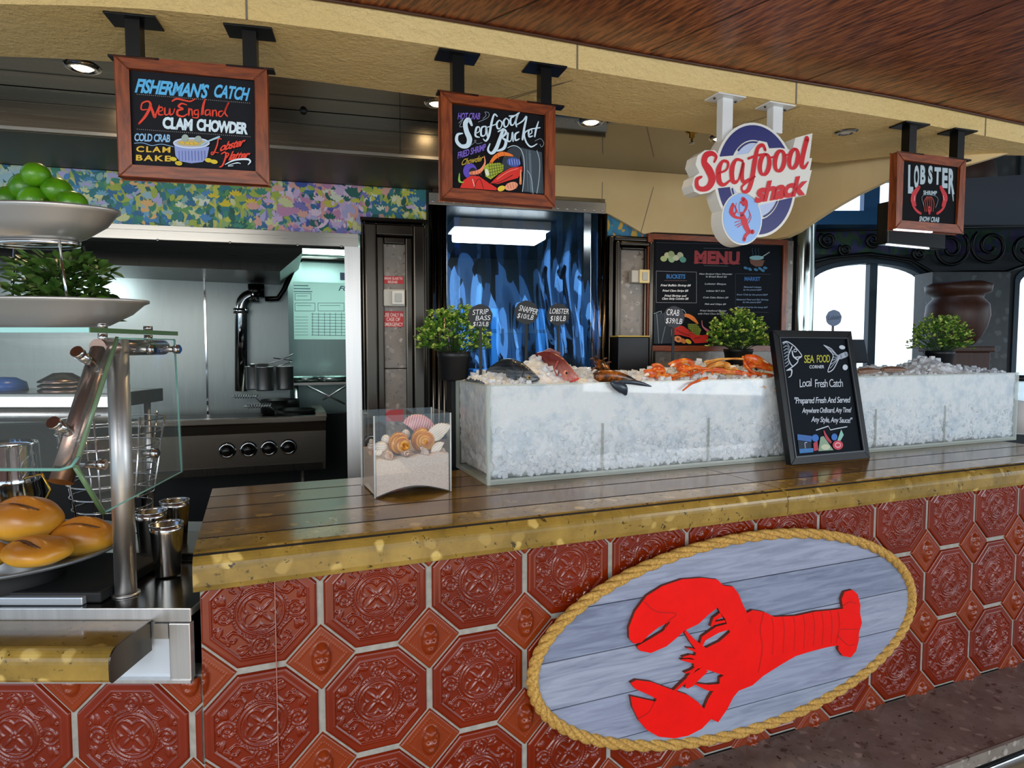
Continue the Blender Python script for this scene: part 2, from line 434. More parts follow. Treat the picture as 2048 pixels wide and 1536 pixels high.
# ---- glazed relief tiles
def polyline_ridge(X, Y, pts, wdt, hgt):
    best = np.full(X.shape, 1e9)
    for (x0, y0), (x1, y1) in zip(pts[:-1], pts[1:]):
        dx, dy = x1-x0, y1-y0; L = dx*dx+dy*dy + 1e-12
        t = np.clip(((X-x0)*dx + (Y-y0)*dy)/L, 0, 1)
        d = (X-x0-t*dx)**2 + (Y-y0-t*dy)**2
        best = np.minimum(best, d)
    d = np.sqrt(best)/wdt
    return hgt*np.sqrt(np.clip(1-d*d, 0, 1))
def spiral(cx, cy, r0, r1, a0, a1, n=26):
    return [(cx + (r0+(r1-r0)*i/n)*math.cos(a0+(a1-a0)*i/n), cy + (r0+(r1-r0)*i/n)*math.sin(a0+(a1-a0)*i/n)) for i in range(n+1)]
def octagon_relief(N):
    a = .146                                    # half width
    g = np.linspace(-1, 1, N); X, Y = np.meshgrid(g, g)
    od = np.maximum(np.maximum(abs(X), abs(Y)), (abs(X)+abs(Y))/math.sqrt(2)/1.0)   # octagon distance
    H = np.where(od > .80, .0085, .0055)
    H = H + .0022*np.exp(-((od-.82)/.015)**2)
    H = np.where(od > .93, .0085 - .0065*((od-.93)/.07)**2, H)
    rel = np.zeros_like(X); r = np.hypot(X, Y)
    rel = np.maximum(rel, .0036*np.sqrt(np.clip(1-((r-.40)/.026)**2, 0, 1)))
    rel = np.maximum(rel, .0022*np.sqrt(np.clip(1-((r-.345)/.014)**2, 0, 1)))
    q = np.full(X.shape, 9.)
    for k in range(4):
        an = k*math.pi/2
        an += math.pi/4; q = np.minimum(q, np.hypot(X-.185*math.cos(an), Y-.185*math.sin(an)))
    rel = np.maximum(rel, .0036*np.sqrt(np.clip(1-((q-.150)/.020)**2, 0, 1)))
    for k in range(4):
        an = math.pi/4 + k*math.pi/2; u = X*math.cos(an)+Y*math.sin(an); v = -X*math.sin(an)+Y*math.cos(an)
        wv = .038*np.sin(np.clip(u/.28, 0, 1)*math.pi)
        rel = np.maximum(rel, np.where((u > .01) & (abs(v) < wv), .0042*(1-abs(v)/np.maximum(wv, 1e-6)), 0))
    for k in range(4):
        an = k*math.pi/2; U = X*math.cos(an)+Y*math.sin(an); V = -X*math.sin(an)+Y*math.cos(an)
        sp = spiral(.60, .0, .03, .15, R(40), R(40+520)); 
        rel = np.maximum(rel, polyline_ridge(U, V, sp, .017, .0042))
        sp2 = spiral(.60, 0, .10, .19, R(120), R(120+230))
        rel = np.maximum(rel, polyline_ridge(U, V, sp2, .015, .0034))
        band = [(.52+.0, -.19), (.44, -.26), (.34, -.36), (.30, -.47), (.36, -.56), (.46, -.55), (.49, -.46), (.43, -.42)]
        rel = np.maximum(rel, polyline_ridge(U, V, band, .024, .0044))
        arc = [(.47*math.cos(R(t)), .47*math.sin(R(t))) for t in range(-42, 43, 6)]
        rel = np.maximum(rel, polyline_ridge(U, V, arc, .018, .003))
        beads = [(.47*math.cos(R(t)), .47*math.sin(R(t))) for t in range(-40, 41, 7)] + band[::1]
        for bx, by in beads:
            d2 = (U-bx)**2+(V-by)**2; rel = np.maximum(rel, .0060*np.sqrt(np.clip(1-d2/.017**2, 0, 1)))
        for lx, ly, la, ls in ((.70, .30, 70, .13), (.62, .42, 140, .12), (.70, -.30, -60, .11), (.74, .02, 90, .06), (.55, -.62, 45, .10), (.30, .62, 10, .11)):
            ca, sa = math.cos(R(la)), math.sin(R(la)); u = (U-lx)*ca+(V-ly)*sa; v = -(U-lx)*sa+(V-ly)*ca
            e = (u/ls)**2 + (v/(ls*.42))**2
            rel = np.maximum(rel, .0050*np.sqrt(np.clip(1-e, 0, 1)) - .0012*(abs(v) < ls*.07)*(e < 1))
        for bx, by, br in ((.76, .22, .035), (.76, -.22, .035), (.56, .52, .04)):
            rel = np.maximum(rel, .0055*np.sqrt(np.clip(1-((U-bx)**2+(V-by)**2)/br**2, 0, 1)))
    rel = rel*np.clip((.79-od)/.03, 0, 1)
    H = H + rel
    ok = od < 1.0
    return X*a, Y*a, H, ok
def grid_mesh(X, Y, H, ok, edge=.0):
    """faces of the grid inside the mask, boundary vertices dropped to the grout"""
    N = X.shape[0]; idx = -np.ones(X.shape, int)
    f = ok[:-1, :-1] & ok[1:, :-1] & ok[:-1, 1:] & ok[1:, 1:]
    used = np.zeros(X.shape, bool)
    for dy in (0, 1):
        for dx in (0, 1): used[dy:N-1+dy, dx:N-1+dx] |= f
    inner = np.zeros(X.shape, bool); inner[1:-1, 1:-1] = f[:-1, :-1] & f[1:, :-1] & f[:-1, 1:] & f[1:, 1:]
    H = np.where(used & ~inner, edge, H)
    idx[used] = np.arange(used.sum())
    V = np.stack([X[used], H[used], Y[used]], 1)        # x, height, z
    j, i = np.nonzero(f)
    Fq = np.stack([idx[j, i], idx[j, i+1], idx[j+1, i+1], idx[j+1, i]], 1)
    return V, Fq
def diamond_relief(N=56):
    a = .0655; g = np.linspace(-1, 1, N); U, V = np.meshgrid(g, g)       # tile's own axes
    X = (U - V)*a*.7071; Z = (U + V)*a*.7071
    d = np.maximum(abs(U), abs(V))
    H = np.where(d > .92, .0075-.005*((d-.92)/.08)**2, .0075)
    bd = np.exp(-((d-.72)/.035)**2)*(.5+.5*np.sin(np.where(abs(U) > abs(V), V, U)*52))
    H = H + .0022*bd
    x = X/a; z = Z/a
    face = np.sqrt(np.clip(1-(x/.40)**2-((z+.02)/.68)**2, 0, 1))
    H = H + .016*face
    for bx, bz, br, bh in ((.0, -.08, .09, .004), (-.14, .06, .07, -.006), (.14, .06, .07, -.006), (0, -.30, .05, -.004), (0, -.38, .10, .004), (-.17, -.13, .10, .003), (.17, -.13, .10, .003),
                           (-.16, .42, .13, .006), (.16, .42, .13, .006), (-.28, .2, .1, .004), (.28, .2, .1, .004), (0, .3, .1, .004), (-.1, -.45, .09, .003), (.1, -.45, .09, .003)):
        H = H + bh*np.exp(-(((x-bx)**2+(z-bz)**2)/br**2))
    return X, Z, H, np.ones_like(X, bool)
def tile_wall(name, fr, s0, s1, z0, z1, cx0, period, zc, skip, label, seam_x=None, res=150):
    oct_hi = grid_mesh(*octagon_relief(res)); dia = grid_mesh(*diamond_relief())
    Vs, Fs, Ms = [], [], []; base = 0
    def put(V, Fq, cx, cz, mi):
        nonlocal base
        P = np.stack([V[:, 0]+cx, -V[:, 1], V[:, 2]+cz], 1)
        keep_v = (P[:, 0] >= s0-.0005) & (P[:, 0] <= s1) & (P[:, 2] >= z0-.002) & (P[:, 2] <= z1)
        kf = keep_v[Fq].all(1)
        if not kf.any(): return
        Fq = Fq[kf]; u, inv = np.unique(Fq, return_inverse=True)
        Vs.append(P[u]); Fs.append(inv.reshape(Fq.shape)+base); Ms.append(np.full(len(Fq), mi)); base += len(u)
    n0 = math.floor((s0-cx0)/period); n1 = math.ceil((s1-cx0)/period)
    for i in range(n0, n1+1):
        for cz in zc:
            cx = cx0 + i*period
            if skip and skip(cx, cz, .15): continue
            put(*oct_hi, cx, cz, 1)
    for i in range(n0-1, n1+1):
        for k in range(-1, len(zc)):
            cx = cx0 + (i+.5)*period; cz = zc[0] - period/2 - k*period if k >= 0 else zc[0]+period/2
            if skip and skip(cx, cz, .07): continue
            put(*dia, cx, cz, 2)
    # grout bed
    G = np.array([(s0, 0, z0), (s1, 0, z0), (s1, 0, z1), (s0, 0, z1), (s0, .06, z0), (s1, .06, z0), (s1, .06, z1), (s0, .06, z1)])
    GF = np.array([(0, 1, 2, 3), (5, 4, 7, 6), (4, 0, 3, 7), (1, 5, 6, 2), (3, 2, 6, 7), (4, 5, 1, 0)])
    Vs.append(G); Fs.append(GF+base); Ms.append(np.zeros(6, int)); base += 8
    if seam_x is not None:
        G2 = np.array([(seam_x-.0012, -.0125, z0), (seam_x+.0012, -.0125, z0), (seam_x+.0012, -.0125, z1), (seam_x-.0012, -.0125, z1)])
    V = np.concatenate(Vs); Fq = np.concatenate(Fs); M_ = np.concatenate(Ms)
    me = bpy.data.meshes.new(name); me.vertices.add(len(V)); me.vertices.foreach_set('co', V.ravel().astype(np.float32))
    me.loops.add(Fq.size); me.loops.foreach_set('vertex_index', Fq.ravel().astype(np.int32))
    me.polygons.add(len(Fq)); me.polygons.foreach_set('loop_start', np.arange(0, Fq.size, 4, dtype=np.int32))
    me.polygons.foreach_set('loop_total', np.full(len(Fq), 4, np.int32))
    me.polygons.foreach_set('material_index', M_.astype(np.int32)); me.polygons.foreach_set('use_smooth', M_ > 0)
    for m_ in (GROUT, TILE, DIAM): me.materials.append(m_)
    me.update(calc_edges=True); me.validate()
    o = bpy.data.objects.new(name, me); COL.objects.link(o); o.location = fr.loc; o.rotation_euler = fr.eul
    o['kind'] = 'structure'; o['label'] = label; o['category'] = 'wall'
    return o
def m_tile(name, a, b, rough=.13):
    t = NT(name); co = t.coord(); n1 = t.noise(co, 5, 3); n2 = t.noise(co, 240, 2)
    t.set(Base_Color=t.ramp(n1, [(.3, c(a)), (.7, c(b))]), Roughness=rough); t.b.inputs['Coat Weight'].default_value = .0
    t.b.inputs['Coat Roughness'].default_value = .05; t.bump(n2, .12, .0006); return t.m
TILE = m_tile('red_glazed_tile', '681a03', '7a2205')
DIAM = m_tile('orange_glazed_tile', '7a2a0c', '86330f', .2)
tg = NT('grey_grout'); tg.set(Base_Color=tg.ramp(tg.noise(tg.coord(), 40, 3), [(.3, c('8e8a80')), (.7, c('a5a197'))]), Roughness=.85); GROUT = tg.m

P_ = .3057
ZROW = (.979, .979-P_, .979-2*P_)
# the oval plaque hides tiles behind it
ov = [BAR.hit(*p, -.03) for p in ((1055, 1380), (1822, 1190), (1500, 1065), (1330, 1510))]
OC = ((ov[0][0]+ov[1][0])/2, (ov[2][1]+ov[3][1])/2); OA = (ov[1][0]-ov[0][0])/2; OB = (ov[2][1]-ov[3][1])/2
print('oval', OC, OA, OB)
def skip(cx, cz, r): return ((cx-OC[0])/(OA-r-.02))**2 + ((cz-OC[1])/max(.02, OB-r*.7-.03))**2 < 1
tile_wall('wall_front', BAR, 0, 3.95, .215, ZB, .143, P_, ZROW, skip, 'bar front clad in deep red relief octagon tiles with grey grout')
tile_wall('wall_left', STN, -1.6, 0, .1, .835, -.182, P_, ZROW, None, 'food station front clad in red relief octagon tiles', res=150)
s_seam = BAR.hit(552, 1300)[0]
struct('trim_1', MB().box(s_seam-.0011, s_seam+.0011, -.0135, 0, .215, ZB-.002), mat('pale_filler', 'a8685a', .4), BAR)

# ---- bar counter slab, profile (y, z): rounded nose, four saw grooves
def bar_slab():
    pr = []
    x0 = -.045; pr += [(x0+.012, ZB)]
    for k in range(0, 9):
        a = R(180 - 90*k/8); pr.append((x0 + .05 + .05*math.cos(a), ZT-.042 + .042*math.sin(a)))
    pr[0:1] = [(x0+.02, ZB), (x0+.004, ZB+.006), (x0, ZB+.02)]
    for g in (.115, .29, .465, .64):
        pr += [(g-.005, ZT), (g-.004, ZT-.007), (g+.004, ZT-.007), (g+.005, ZT)]
    pr += [(.78, ZT), (.78, ZB)]
    return pr
pr = bar_slab(); L = 3.98
mb = MB(); n = len(pr)
xs = [-.012, 1.93, 1.934, L]
for a_, b_ in ((xs[0], xs[1]), (xs[2], xs[3])):
    mb.prism([(p[0], p[1]) for p in pr], a_, b_, axis='x')
mb.box(xs[1], xs[2], -.04, .775, ZB+.002, ZT-.002)
# top faces get the same stone with its reflections painted in as brown
slab = MB(); slab.v = mb.v; slab.f = mb.f; slab.smooth = mb.smooth
slab.m = []
for f in mb.f:
    vs = [mb.v[i] for i in f]
    top = all(v[2] > ZT-.0075 for v in vs) and sum(v[1] for v in vs)/len(vs) > .02
    slab.m.append(1 if top and sum(v[1] for v in vs)/len(vs) > .112 else 0)
for i, f in enumerate(slab.f):
    vs = [slab.v[q] for q in f]
    if all(v[2] > ZT-.0075 for v in vs) and any(v[2] < ZT-.004 for v in vs): slab.m[i] = 2
bar_top = thing('bar_counter', 'long polished stone bar counter with rounded golden edge and saw grooves', 'counter', fr=BAR)
obj('worktop', slab, [GOLD, TOPST, mat('groove_dark', '120c07', .8)], bar_top)
# carcass behind the tiles
struct('wall_back', MB().box(0.0, L, .06, .72, 0, ZB-.001), mat('bar_core', '1d1a18', .7), BAR)
struct('wall_end', MB().box(-2.4, 0, .0605, .62, 0, .83), mat('bar_core', '1d1a18', .7), STN)

# ---- foot ledge
lz = .215
ledge = thing('foot_ledge', 'brown terrazzo foot ledge running along the foot of the tiled bar', 'ledge', fr=BAR)
obj('ledge_slab', MB().box(-.1, 3.95, -.36, -.002, lz-.035, lz-.001), [LEDGEST], ledge, bevel=.006)
mb = MB()
obj('ledge_edge', MB().box(-.1, 3.95, -.372, -.3605, lz-.04, lz+.004), [GREYST], ledge)
for s_ in (1.0, 2.2, 2.62, 3.3):
    obj('support_tube', MB().tube([(s_, -.25, 0), (s_, -.25, lz-.036)], .03, 20), CHROME, ledge)
obj('foot_rail', MB().tube([(0, -.30, .07), (3.9, -.30, .07)], .02, 16), CHROME, ledge)

# ---- soffit over the bar
def smooth_poly(P, sub=6):
    P = [Vector(p) for p in P]; Q = []
    for i in range(len(P)-1):
        a = P[max(i-1, 0)]; b = P[i]; c_ = P[i+1]; d = P[min(i+2, len(P)-1)]
        for k in range(sub):
            t = k/sub; Q.append(.5*((2*b) + (c_-a)*t + (2*a-5*b+4*c_-d)*t*t + (3*b-a-3*c_+d)*t**3))
    Q.append(P[-1]); return Q
fpx = [(-300, 1), (0, 8), (200, 13), (400, 28), (700, 66), (1000, 112), (1300, 162), (1550, 201), (1800, 240), (2048, 287), (2250, 325)]
ipx = [(-300, 108), (0, 113), (230, 124), (540, 152), (880, 196), (1200, 241), (1420, 268)]
fas = smooth_poly([(onz(x, y, ZS).x, onz(x, y, ZS).y) for x, y in fpx])
inn = smooth_poly([(onz(x, y, ZS).x, onz(x, y, ZS).y) for x, y in ipx])
inn = [Vector(p) for p in inn] + [Vector(p) for p in ((1.10, 2.95), (1.30, 3.0), (1.487, 3.05), (1.76, 2.93), (2.1, 2.92), (2.6, 2.95), (3.2, 3.1))]
poly = [(p.x, p.y) for p in fas] + [(p.x, p.y) for p in reversed(inn)]
struct('ceiling_soffit', MB().prism(poly, ZS, ZC+.03, axis='z'), STUCCO, label='cream stucco soffit hanging over the bar')
# joints of the soffit and the dark shadow gap bead against the wooden ceiling
jm = mat('joint_grey', '7d7466', .8)
mb = MB()
for q in ((515, 40), (1128, 135), (1600, 212), (1968, 272)):
    p = onz(q[0], q[1], ZS)
    k = min(range(len(fas)-1), key=lambda i: (fas[i]-Vector((p.x, p.y))).length)
    t = (fas[k+1]-fas[k]).normalized(); nn = Vector((t.y, -t.x)); a = fas[k]
    M = Matrix(((t.x, nn.x, 0, a.x), (t.y, nn.y, 0, a.y), (0, 0, 1, 0), (0, 0, 0, 1)))
    mb.box(-.0025, .0025, -.002, .002, ZS, ZC, M)
for (a, b) in (((1145, 160), (990, 208)), ((1600, 213), (1440, 262)), ((1128, 165), (1000, 200))):
    A = onz(*a, ZS); B = onz(*b, ZS)
    t = (B-A).normalized(); nn = Vector((-t.y, t.x, 0))*.0018
    mb.add([A+nn-Vector((0,0,.001)), A-nn-Vector((0,0,.001)), B-nn-Vector((0,0,.001)), B+nn-Vector((0,0,.001))], [(0, 1, 2, 3)])
struct('trim_2', mb, jm)

# ---- woven wood ceiling in front
cb = [Vector((-6, -4))] + [Vector((12, -4)), Vector((12, 8))]
inner = [(p.x, p.y+.0) for p in fas]
poly = [(-6, -1.3), (9, -1.3), (9, 4.2)] + [(fas[-1].x, fas[-1].y)] + [(p.x, p.y) for p in reversed(fas[:-1])] + [(-6, 1.58)]
struct('ceiling', MB().prism(poly, ZC, ZC+.05, axis='z'), WEAVE, label='glossy woven brown wood ceiling panels')
mb = MB()
d1 = math.radians(14)
for (a, b) in (((1300, 102), (1560, -10)), ((1612, 161), (2048, -5)), ((1870, 208), (2250, 90)), ((960, 50), (1100, -10))):
    A = onz(*a, ZC); B = onz(*b, ZC); t = (B-A).normalized(); nn = Vector((-t.y, t.x, 0))*.002
    z_ = Vector((0, 0, .0012)); mb.add([A+nn-z_, A-nn-z_, B-nn-z_, B+nn-z_], [(0, 1, 2, 3)])
struct('trim_3', mb, mat('panel_joint', '1c0d07', .6))
# brown bead between ceiling and fascia
mb = MB()
pts = [Vector((p.x, p.y, ZC-.004)) for p in fas]
off = []
for i, p in enumerate(pts):
    t = (pts[min(i+1, len(pts)-1)]-pts[max(i-1, 0)]).normalized(); off.append(p + Vector((t.y, -t.x, 0))*.006)
mb.tube(off, .005, 8)
struct('trim_4', mb, mat('brown_bead', '4a2a18', .4))

# ---- mirror / steel ceiling over the work aisle
t = NT('mirror_ceiling'); t.set(Base_Color=c('8a857c'), Metallic=1.0, Roughness=.06); MIRR = t.m
ml_ = [(p.x, p.y) for p in inn]
ml_ = [(-2.6, ml_[0][1])] + ml_ + [(3.2, 3.4)] + [tuple(WALL.w(x_, .02, 0)[:2]) for x_ in (1.9, -3.4)]
struct('ceiling_mirror', MB().prism(ml_, ZM, ZM+.02, axis='z'), MIRR, label='mirror polished metal ceiling over the work aisle')
# aisle floor is the common floor
# ================================================================== WALL BEHIND THE BAR
def wx(px, py=600, y=0): return WALL.hit(px, py, y)[0]
def wz(px, py, y=0): return WALL.hit(px, py, y)[1]
BRONZE = mat('bronze_metal', '4c463f', .2, 1.0)
BRONZED = mat('dark_bronze_metal', '2a2521', .25, 1.0)
XL = -3.6
xa, xb = wx(692), wx(722)         # right jamb of the kitchen opening
xc = wx(858); xd, xe = wx(892), wx(1180); xf = wx(1212); xg = wx(1582)
HD = wz(1000, 402)                # head of the doorway
struct('wall_kitchen', MB().box(XL, xa, 0, .08, 2.163, 2.70).box(xb, xc, 0, .12, 0, 2.70).box(xf, xg, 0, .10, 0, 2.70).box(xc, xf, 0, .12, HD, 2.70), mat('wall_core', '2a2826', .7), WALL)
struct('trim_5', MB().box(XL, wx(852, 420), -.006, -.0005, 2.227, 2.459), MURAL, WALL, label='painted mural of leaves and blossoms above the kitchen opening')
dab_cols = ['9cc0cc', 'b4ccc0', '74aece', '4a8cc0', '2f7c86', '24645c', '3c8c74', '5c9c5c', '1f5a4a', 'a8b84c', 'c8c84e', 'd4d8a0', '2d6f9c', '3c56a8', '7c78c0', 'b4b0dc', 'd0b4dc', 'e6cfe6', 'c48cb4', 'e8b878', 'e0a89c', 'e0c82c', '8fb8b0', 'dfe4d0']
zones = [(0, [0, 1, 2, 0, 1, 15, 22, 7]), (120, [2, 3, 0, 1, 4, 22, 15, 11]), (230, [2, 3, 12, 4, 19, 0, 9, 15, 6]), (330, [3, 12, 4, 5, 6, 9, 11, 23, 22]), (420, [9, 10, 5, 6, 8, 7, 11, 4, 21]), (500, [6, 9, 12, 14, 16, 11, 20, 4]), (570, [13, 14, 16, 17, 18, 15, 20, 12, 9]), (640, [16, 17, 14, 10, 18, 15, 5, 23]), (720, [4, 10, 9, 11, 23, 12, 5, 20]), (800, [9, 4, 12, 5, 11, 16, 22, 8]), (860, [9, 4, 5, 12])]
rd_ = random.Random(21); dabs = MB(); zx = [(wx(p_, 420), q_) for p_, q_ in zones]; X0d, X1d = wx(-120, 420), wx(852, 420)
def dab(x, z, L_, W_, an, ci, k):
    pts = []
    for t_, w_ in ((0, 0.12), (.2, .75), (.5, 1), (.78, .72), (1, .1), (.78, -.72), (.5, -1), (.2, -.75)):
        u, v = (t_-.5)*L_, w_*W_/2*rd_.uniform(.85, 1.1); pts.append((x+u*math.cos(an)-v*math.sin(an), z+u*math.sin(an)+v*math.cos(an)))
    pts = [(min(max(p[0], X0d), X1d), min(max(p[1], 2.2275), 2.4585)) for p in pts]
    dabs.mi = ci; dabs.add([(p[0], -.0062-.0000012*k, p[1]) for p in pts], [tuple(range(len(pts)))])
k_ = 0
for i in range(900):
    x = rd_.uniform(X0d, X1d); z = rd_.uniform(2.21, 2.47)
    zi_ = max(j for j, q_ in enumerate(zx) if q_[0] <= x + rd_.uniform(-.06, .06) or j == 0); pal = zx[zi_][1]
    ci = rd_.choice(pal); sz_ = rd_.uniform(.03, .058) if i < 500 else rd_.uniform(.022, .042)
    if i % 3 == 0:                     # a sprig of leaves fanning upwards
        for a_ in (-50, -22, 5, 30, 58): k_ += 1; dab(x+.02*math.sin(R(a_)), z+.018*math.cos(R(a_)), sz_*rd_.uniform(.8, 1.1), sz_*.42, R(90-a_), ci, k_)
    else: k_ += 1; dab(x, z, sz_, sz_*rd_.uniform(.42, .65), rd_.uniform(0, 3.2) if i % 2 else R(90)+rd_.uniform(-.7, .7), ci, k_)
m_ = [mat('mural_paint_'+q_, q_, .55) for q_ in dab_cols]
dabs_o = obj('painted_dabs', dabs, m_); dabs_o.parent = bpy.data.objects['trim_5']
# steel band under the mural with screws
mb = MB().box(XL, wx(718), -.016, -.0005, 2.165, 2.226).box(XL, wx(718), -.024, -.0165, 2.205, 2.226)
band = struct('trim_6', mb, STEELH, WALL)
mb = MB()
for x in (315, 460, 595, 683): 
    p = WALL.hit(x, 480 + (x-315)*.036, -.017); mb.lathe([(0, -.004), (.004, -.004), (.006, 0)], M=Matrix.Translation((p[0], -.0165, p[1])) @ Matrix.Rotation(R(-90), 4, 'X'), n=10)
obj('screw_heads', mb, CHROME, band)
struct('trim_7', MB().box(xa-.004, xb-.002, -.03, .10, 0, 2.163), STEEL, WALL)

# steel extraction hood
hood = thing('extraction_hood', 'long brushed steel extraction hood above the mural', 'hood', fr=WALL)
hx = wx(985, 300, -.5); hz = 2.462
obj('hood_body', MB().box(XL, hx, -.499, -.02, hz, ZM-.002), HOODST, hood)
obj('underside', MB().box(XL, hx-.002, -.498, -.02, hz-.003, hz-.0005), mat('hood_underside', '54493a', .45, .6), hood)
obj('lower_lip', MB().box(XL, hx, -.512, -.500, hz, hz+.012), STEELH, hood)
mb = MB()
for x in (330, 800): 
    p = WALL.hit(x, 250, -.5)[0]; mb.box(p-.0015, p+.0015, -.5025, -.4995, hz, ZM-.003)
mb.box(XL, hx, -.5025, -.4995, ZM-.055, ZM-.052)
obj('panel_seams', mb, DSTEEL, hood)
p = WALL.hit(607, 222, -.5)
obj('sensor_button', MB().lathe([(0, .012), (.012, .01), (.014, 0)], M=Matrix.Translation((p[0], -.5, p[1])) @ Matrix.Rotation(R(90), 4, 'X'), n=16), BLACKM, hood)

# pillar with stone inlay between opening and doorway
def moulding(name, x0, x1, z0, z1, wd, fr, mt, steps, label, yo=0.0, foot=True):
    """U-shaped moulded frame: steps = (fraction0, fraction1, projection)"""
    mb = MB()
    for a, b, d in steps:
        o0, o1 = wd*a, wd*b
        mb.box(x0+o0, x0+o1, -d+yo, yo, z0, z1-o0); mb.box(x1-o1, x1-o0, -d+yo, yo, z0, z1-o0)
        mb.box(x0+o1, x1-o1, -d+yo, yo, z1-o1, z1-o0)
    return struct(name, mb, mt, fr, bevel=.011, bseg=4)
zp = wz(790, 447)
px0, px1 = wx(724), wx(853)
moulding('trim_8', px0, px1, 0, zp, wx(768)-px0, WALL, BRONZE, ((0, .14, .02), (.14, .66, .062), (.66, 1, .030)), '')
struct('trim_9', MB().box(px0-.004, px1+.004, -.058, -.001, zp, zp+.014), BRONZED, WALL)
zi = wz(790, 487)
mb = MB()
for z0, z1 in ((0, wz(790, 738)), (wz(790, 736), zi)): mb.box(wx(764), wx(816), -.010, -.001, z0, z1)
struct('trim_10', mb, GREYST, WALL, bevel=.0015)

# doorway: posts, head plate with studs
mb = MB()
for (a, b) in ((860, 893), (1180, 1211)):
    x0, x1 = wx(a), wx(b); w_ = (x1-x0)
    for k in range(3):
        cx_ = x0 + w_*(k+.5)/3
        mb.tube([(cx_, -.012 - .008*(k == 1), 0), (cx_, -.012 - .008*(k == 1), HD-.02)], w_*.18, 14)
    mb.box(x0, x1, -.012, .1, 0, HD-.001)
struct('door_1', mb, BRONZE, WALL)
hz0, hz1 = wz(1000, 420), wz(1000, 397)
plate = thing('curtain_rail', 'steel header rail with riveted studs holding the strip curtain', 'rail', fr=WALL)
rx0, rx1 = wx(858, 410, -.05), wx(1213, 410, -.05)
obj('rail_plate', MB().box(rx0, rx1, -.045, -.030, hz0, hz1), STEELH, plate, bevel=.002)
obj('rail_bracket', MB().box(rx0, rx1, -.029, -.001, hz1-.008, hz1), BRONZED, plate)
mb = MB()
for k in range(19):
    x = rx0+.02+(rx1-rx0-.04)*k/18
    mb.ball((x, -.046, hz0+.014), (.010, .005, .0045), 10, 6, Matrix.Rotation(R(25), 4, 'Y'))
obj('studs', mb, CHROME, plate)
struct('trim_11', MB().box(rx0+.02, rx1, -.03, -.001, hz1+.001, hz1+.022), mat('dark_wood', '2a150b', .4), WALL)

# clear plastic strips
VINYL = None
VINYL = m_clear('clear_vinyl', '3a5a80', .05, .03, 2.2, '5c9ef0')  # blue gloss: vinyl tint plus sky reflections put into the colour
curt = thing('strip_curtain', 'clear plastic strip curtain hanging in the doorway', 'curtain', fr=WALL)
ns = 8; rnd = random.Random(3)
for k in range(ns):
    x0 = rx0+.035 + (rx1-rx0-.07)*k/ns - .012; x1 = x0 + (rx1-rx0)/ns + .02
    mb = MB(); nx, nz = 10, 46; V = []
    amp = rnd.uniform(.006, .014); ph = rnd.uniform(0, 6)
    for j in range(nz+1):
        z = hz0+.004 - (hz0-.5)*j/nz; fall = min(1, j/12)
        for i in range(nx+1):
            u = i/nx
            x = x0 + (x1-x0)*u + fall*(.012*math.sin(3.1*z+ph) + .006*math.sin(9*z+ph*2))
            y = -.018 - (k % 2)*.010 + fall*(amp*math.sin(u*5.5+ph+1.6*math.sin(z*2.6+ph)) + .006*math.sin(z*11+ph+u*4))
            V.append((x, y, z))
    mb.add(V, [(j*(nx+1)+i, j*(nx+1)+i+1, (j+1)*(nx+1)+i+1, (j+1)*(nx+1)+i) for j in range(nz) for i in range(nx)], True)
    obj('plastic_strip', mb, VINYL, curt)

# room behind the doorway
mr_ = mat('blue_grey_panel', '1e2c30', .4)
mb = MB()
bx0, bx1 = xb+.06, xe+.9
mb.box(bx0, bx1, 2.6, 2.65, 0, 2.7); mb.box(bx0-.05, bx0, .12, 2.65, 0, 2.7); mb.box(bx1, bx1+.05, .12, 2.65, 0, 2.7); mb.box(bx0, bx1, .12, 2.65, 2.5, 2.55)
struct('wall_pantry', mb, mr_, WALL)
LAMPW = mat('fluorescent_tube', 'ffffff', .5); LAMPW.node_tree.nodes['Principled BSDF'].inputs['Emission Color'].default_value = (.75, .9, 1, 1)
LAMPW.node_tree.nodes['Principled BSDF'].inputs['Emission Strength'].default_value = 9
lp0 = WALL.hit(912, 455, .9); lp1 = WALL.hit(1085, 455, .9)
fl = thing('fluorescent_light', 'long white fluorescent ceiling light glowing behind the strip curtain', 'light', fr=WALL)
obj('housing', MB().box(lp0[0]-.03, lp1[0]+.03, .80, 1.10, 2.44, 2.499), WHITE, fl, bevel=.006)
obj('diffuser', MB().box(lp0[0], lp1[0], .82, 1.08, 2.385, 2.439), LAMPW, fl, bevel=.01)
sh = thing('added_blue_rack', 'added blue rack with crates, imitates blue reflections on the strip curtain', 'rack', fr=WALL)  # added rack, its blue stands in for sky reflections on the strips
BLUE = mat('reflection_blue', '2a7fd0', .35)
mb = MB()
for x in (xd+.05, xd+.42, xe-.1, xe+.3): mb.box(x-.03, x+.03, 1.9, 1.96, 0, 2.0)
obj('upright', mb, BLUE, sh)
obj('shelf', MB().box(xd, xe+.4, 1.9, 2.3, 1.30, 1.33).box(xd, xe+.4, 1.9, 2.3, 1.80, 1.83), mr_, sh)
for i, x in enumerate((xd+.1, xd+.5, xe-.05)):
    o = obj('added_blue_crate', MB().box(x, x+.22, 1.97, 2.25, 1.335, 1.50), [BLUE], bevel=.01, fr=WALL)  # crates added for the same blue streaks
    tag(o, ('added blue crate on the stand-in rack, left of three', 'added blue crate on the stand-in rack, middle of three', 'added blue crate on the stand-in rack, right of three')[i], 'crate', 'added crates behind the strip curtain')
o = obj('fire_extinguisher', MB().lathe([(0, 0), (.07, 0), (.075, .02), (.075, .40), (.05, .46), (.02, .48), (.02, .52), (0, .52)], n=20), mat('red_paint', 'b0121c', .3), fr=Fr(WALL.w(xd+.13, 1.0, 1.33)))
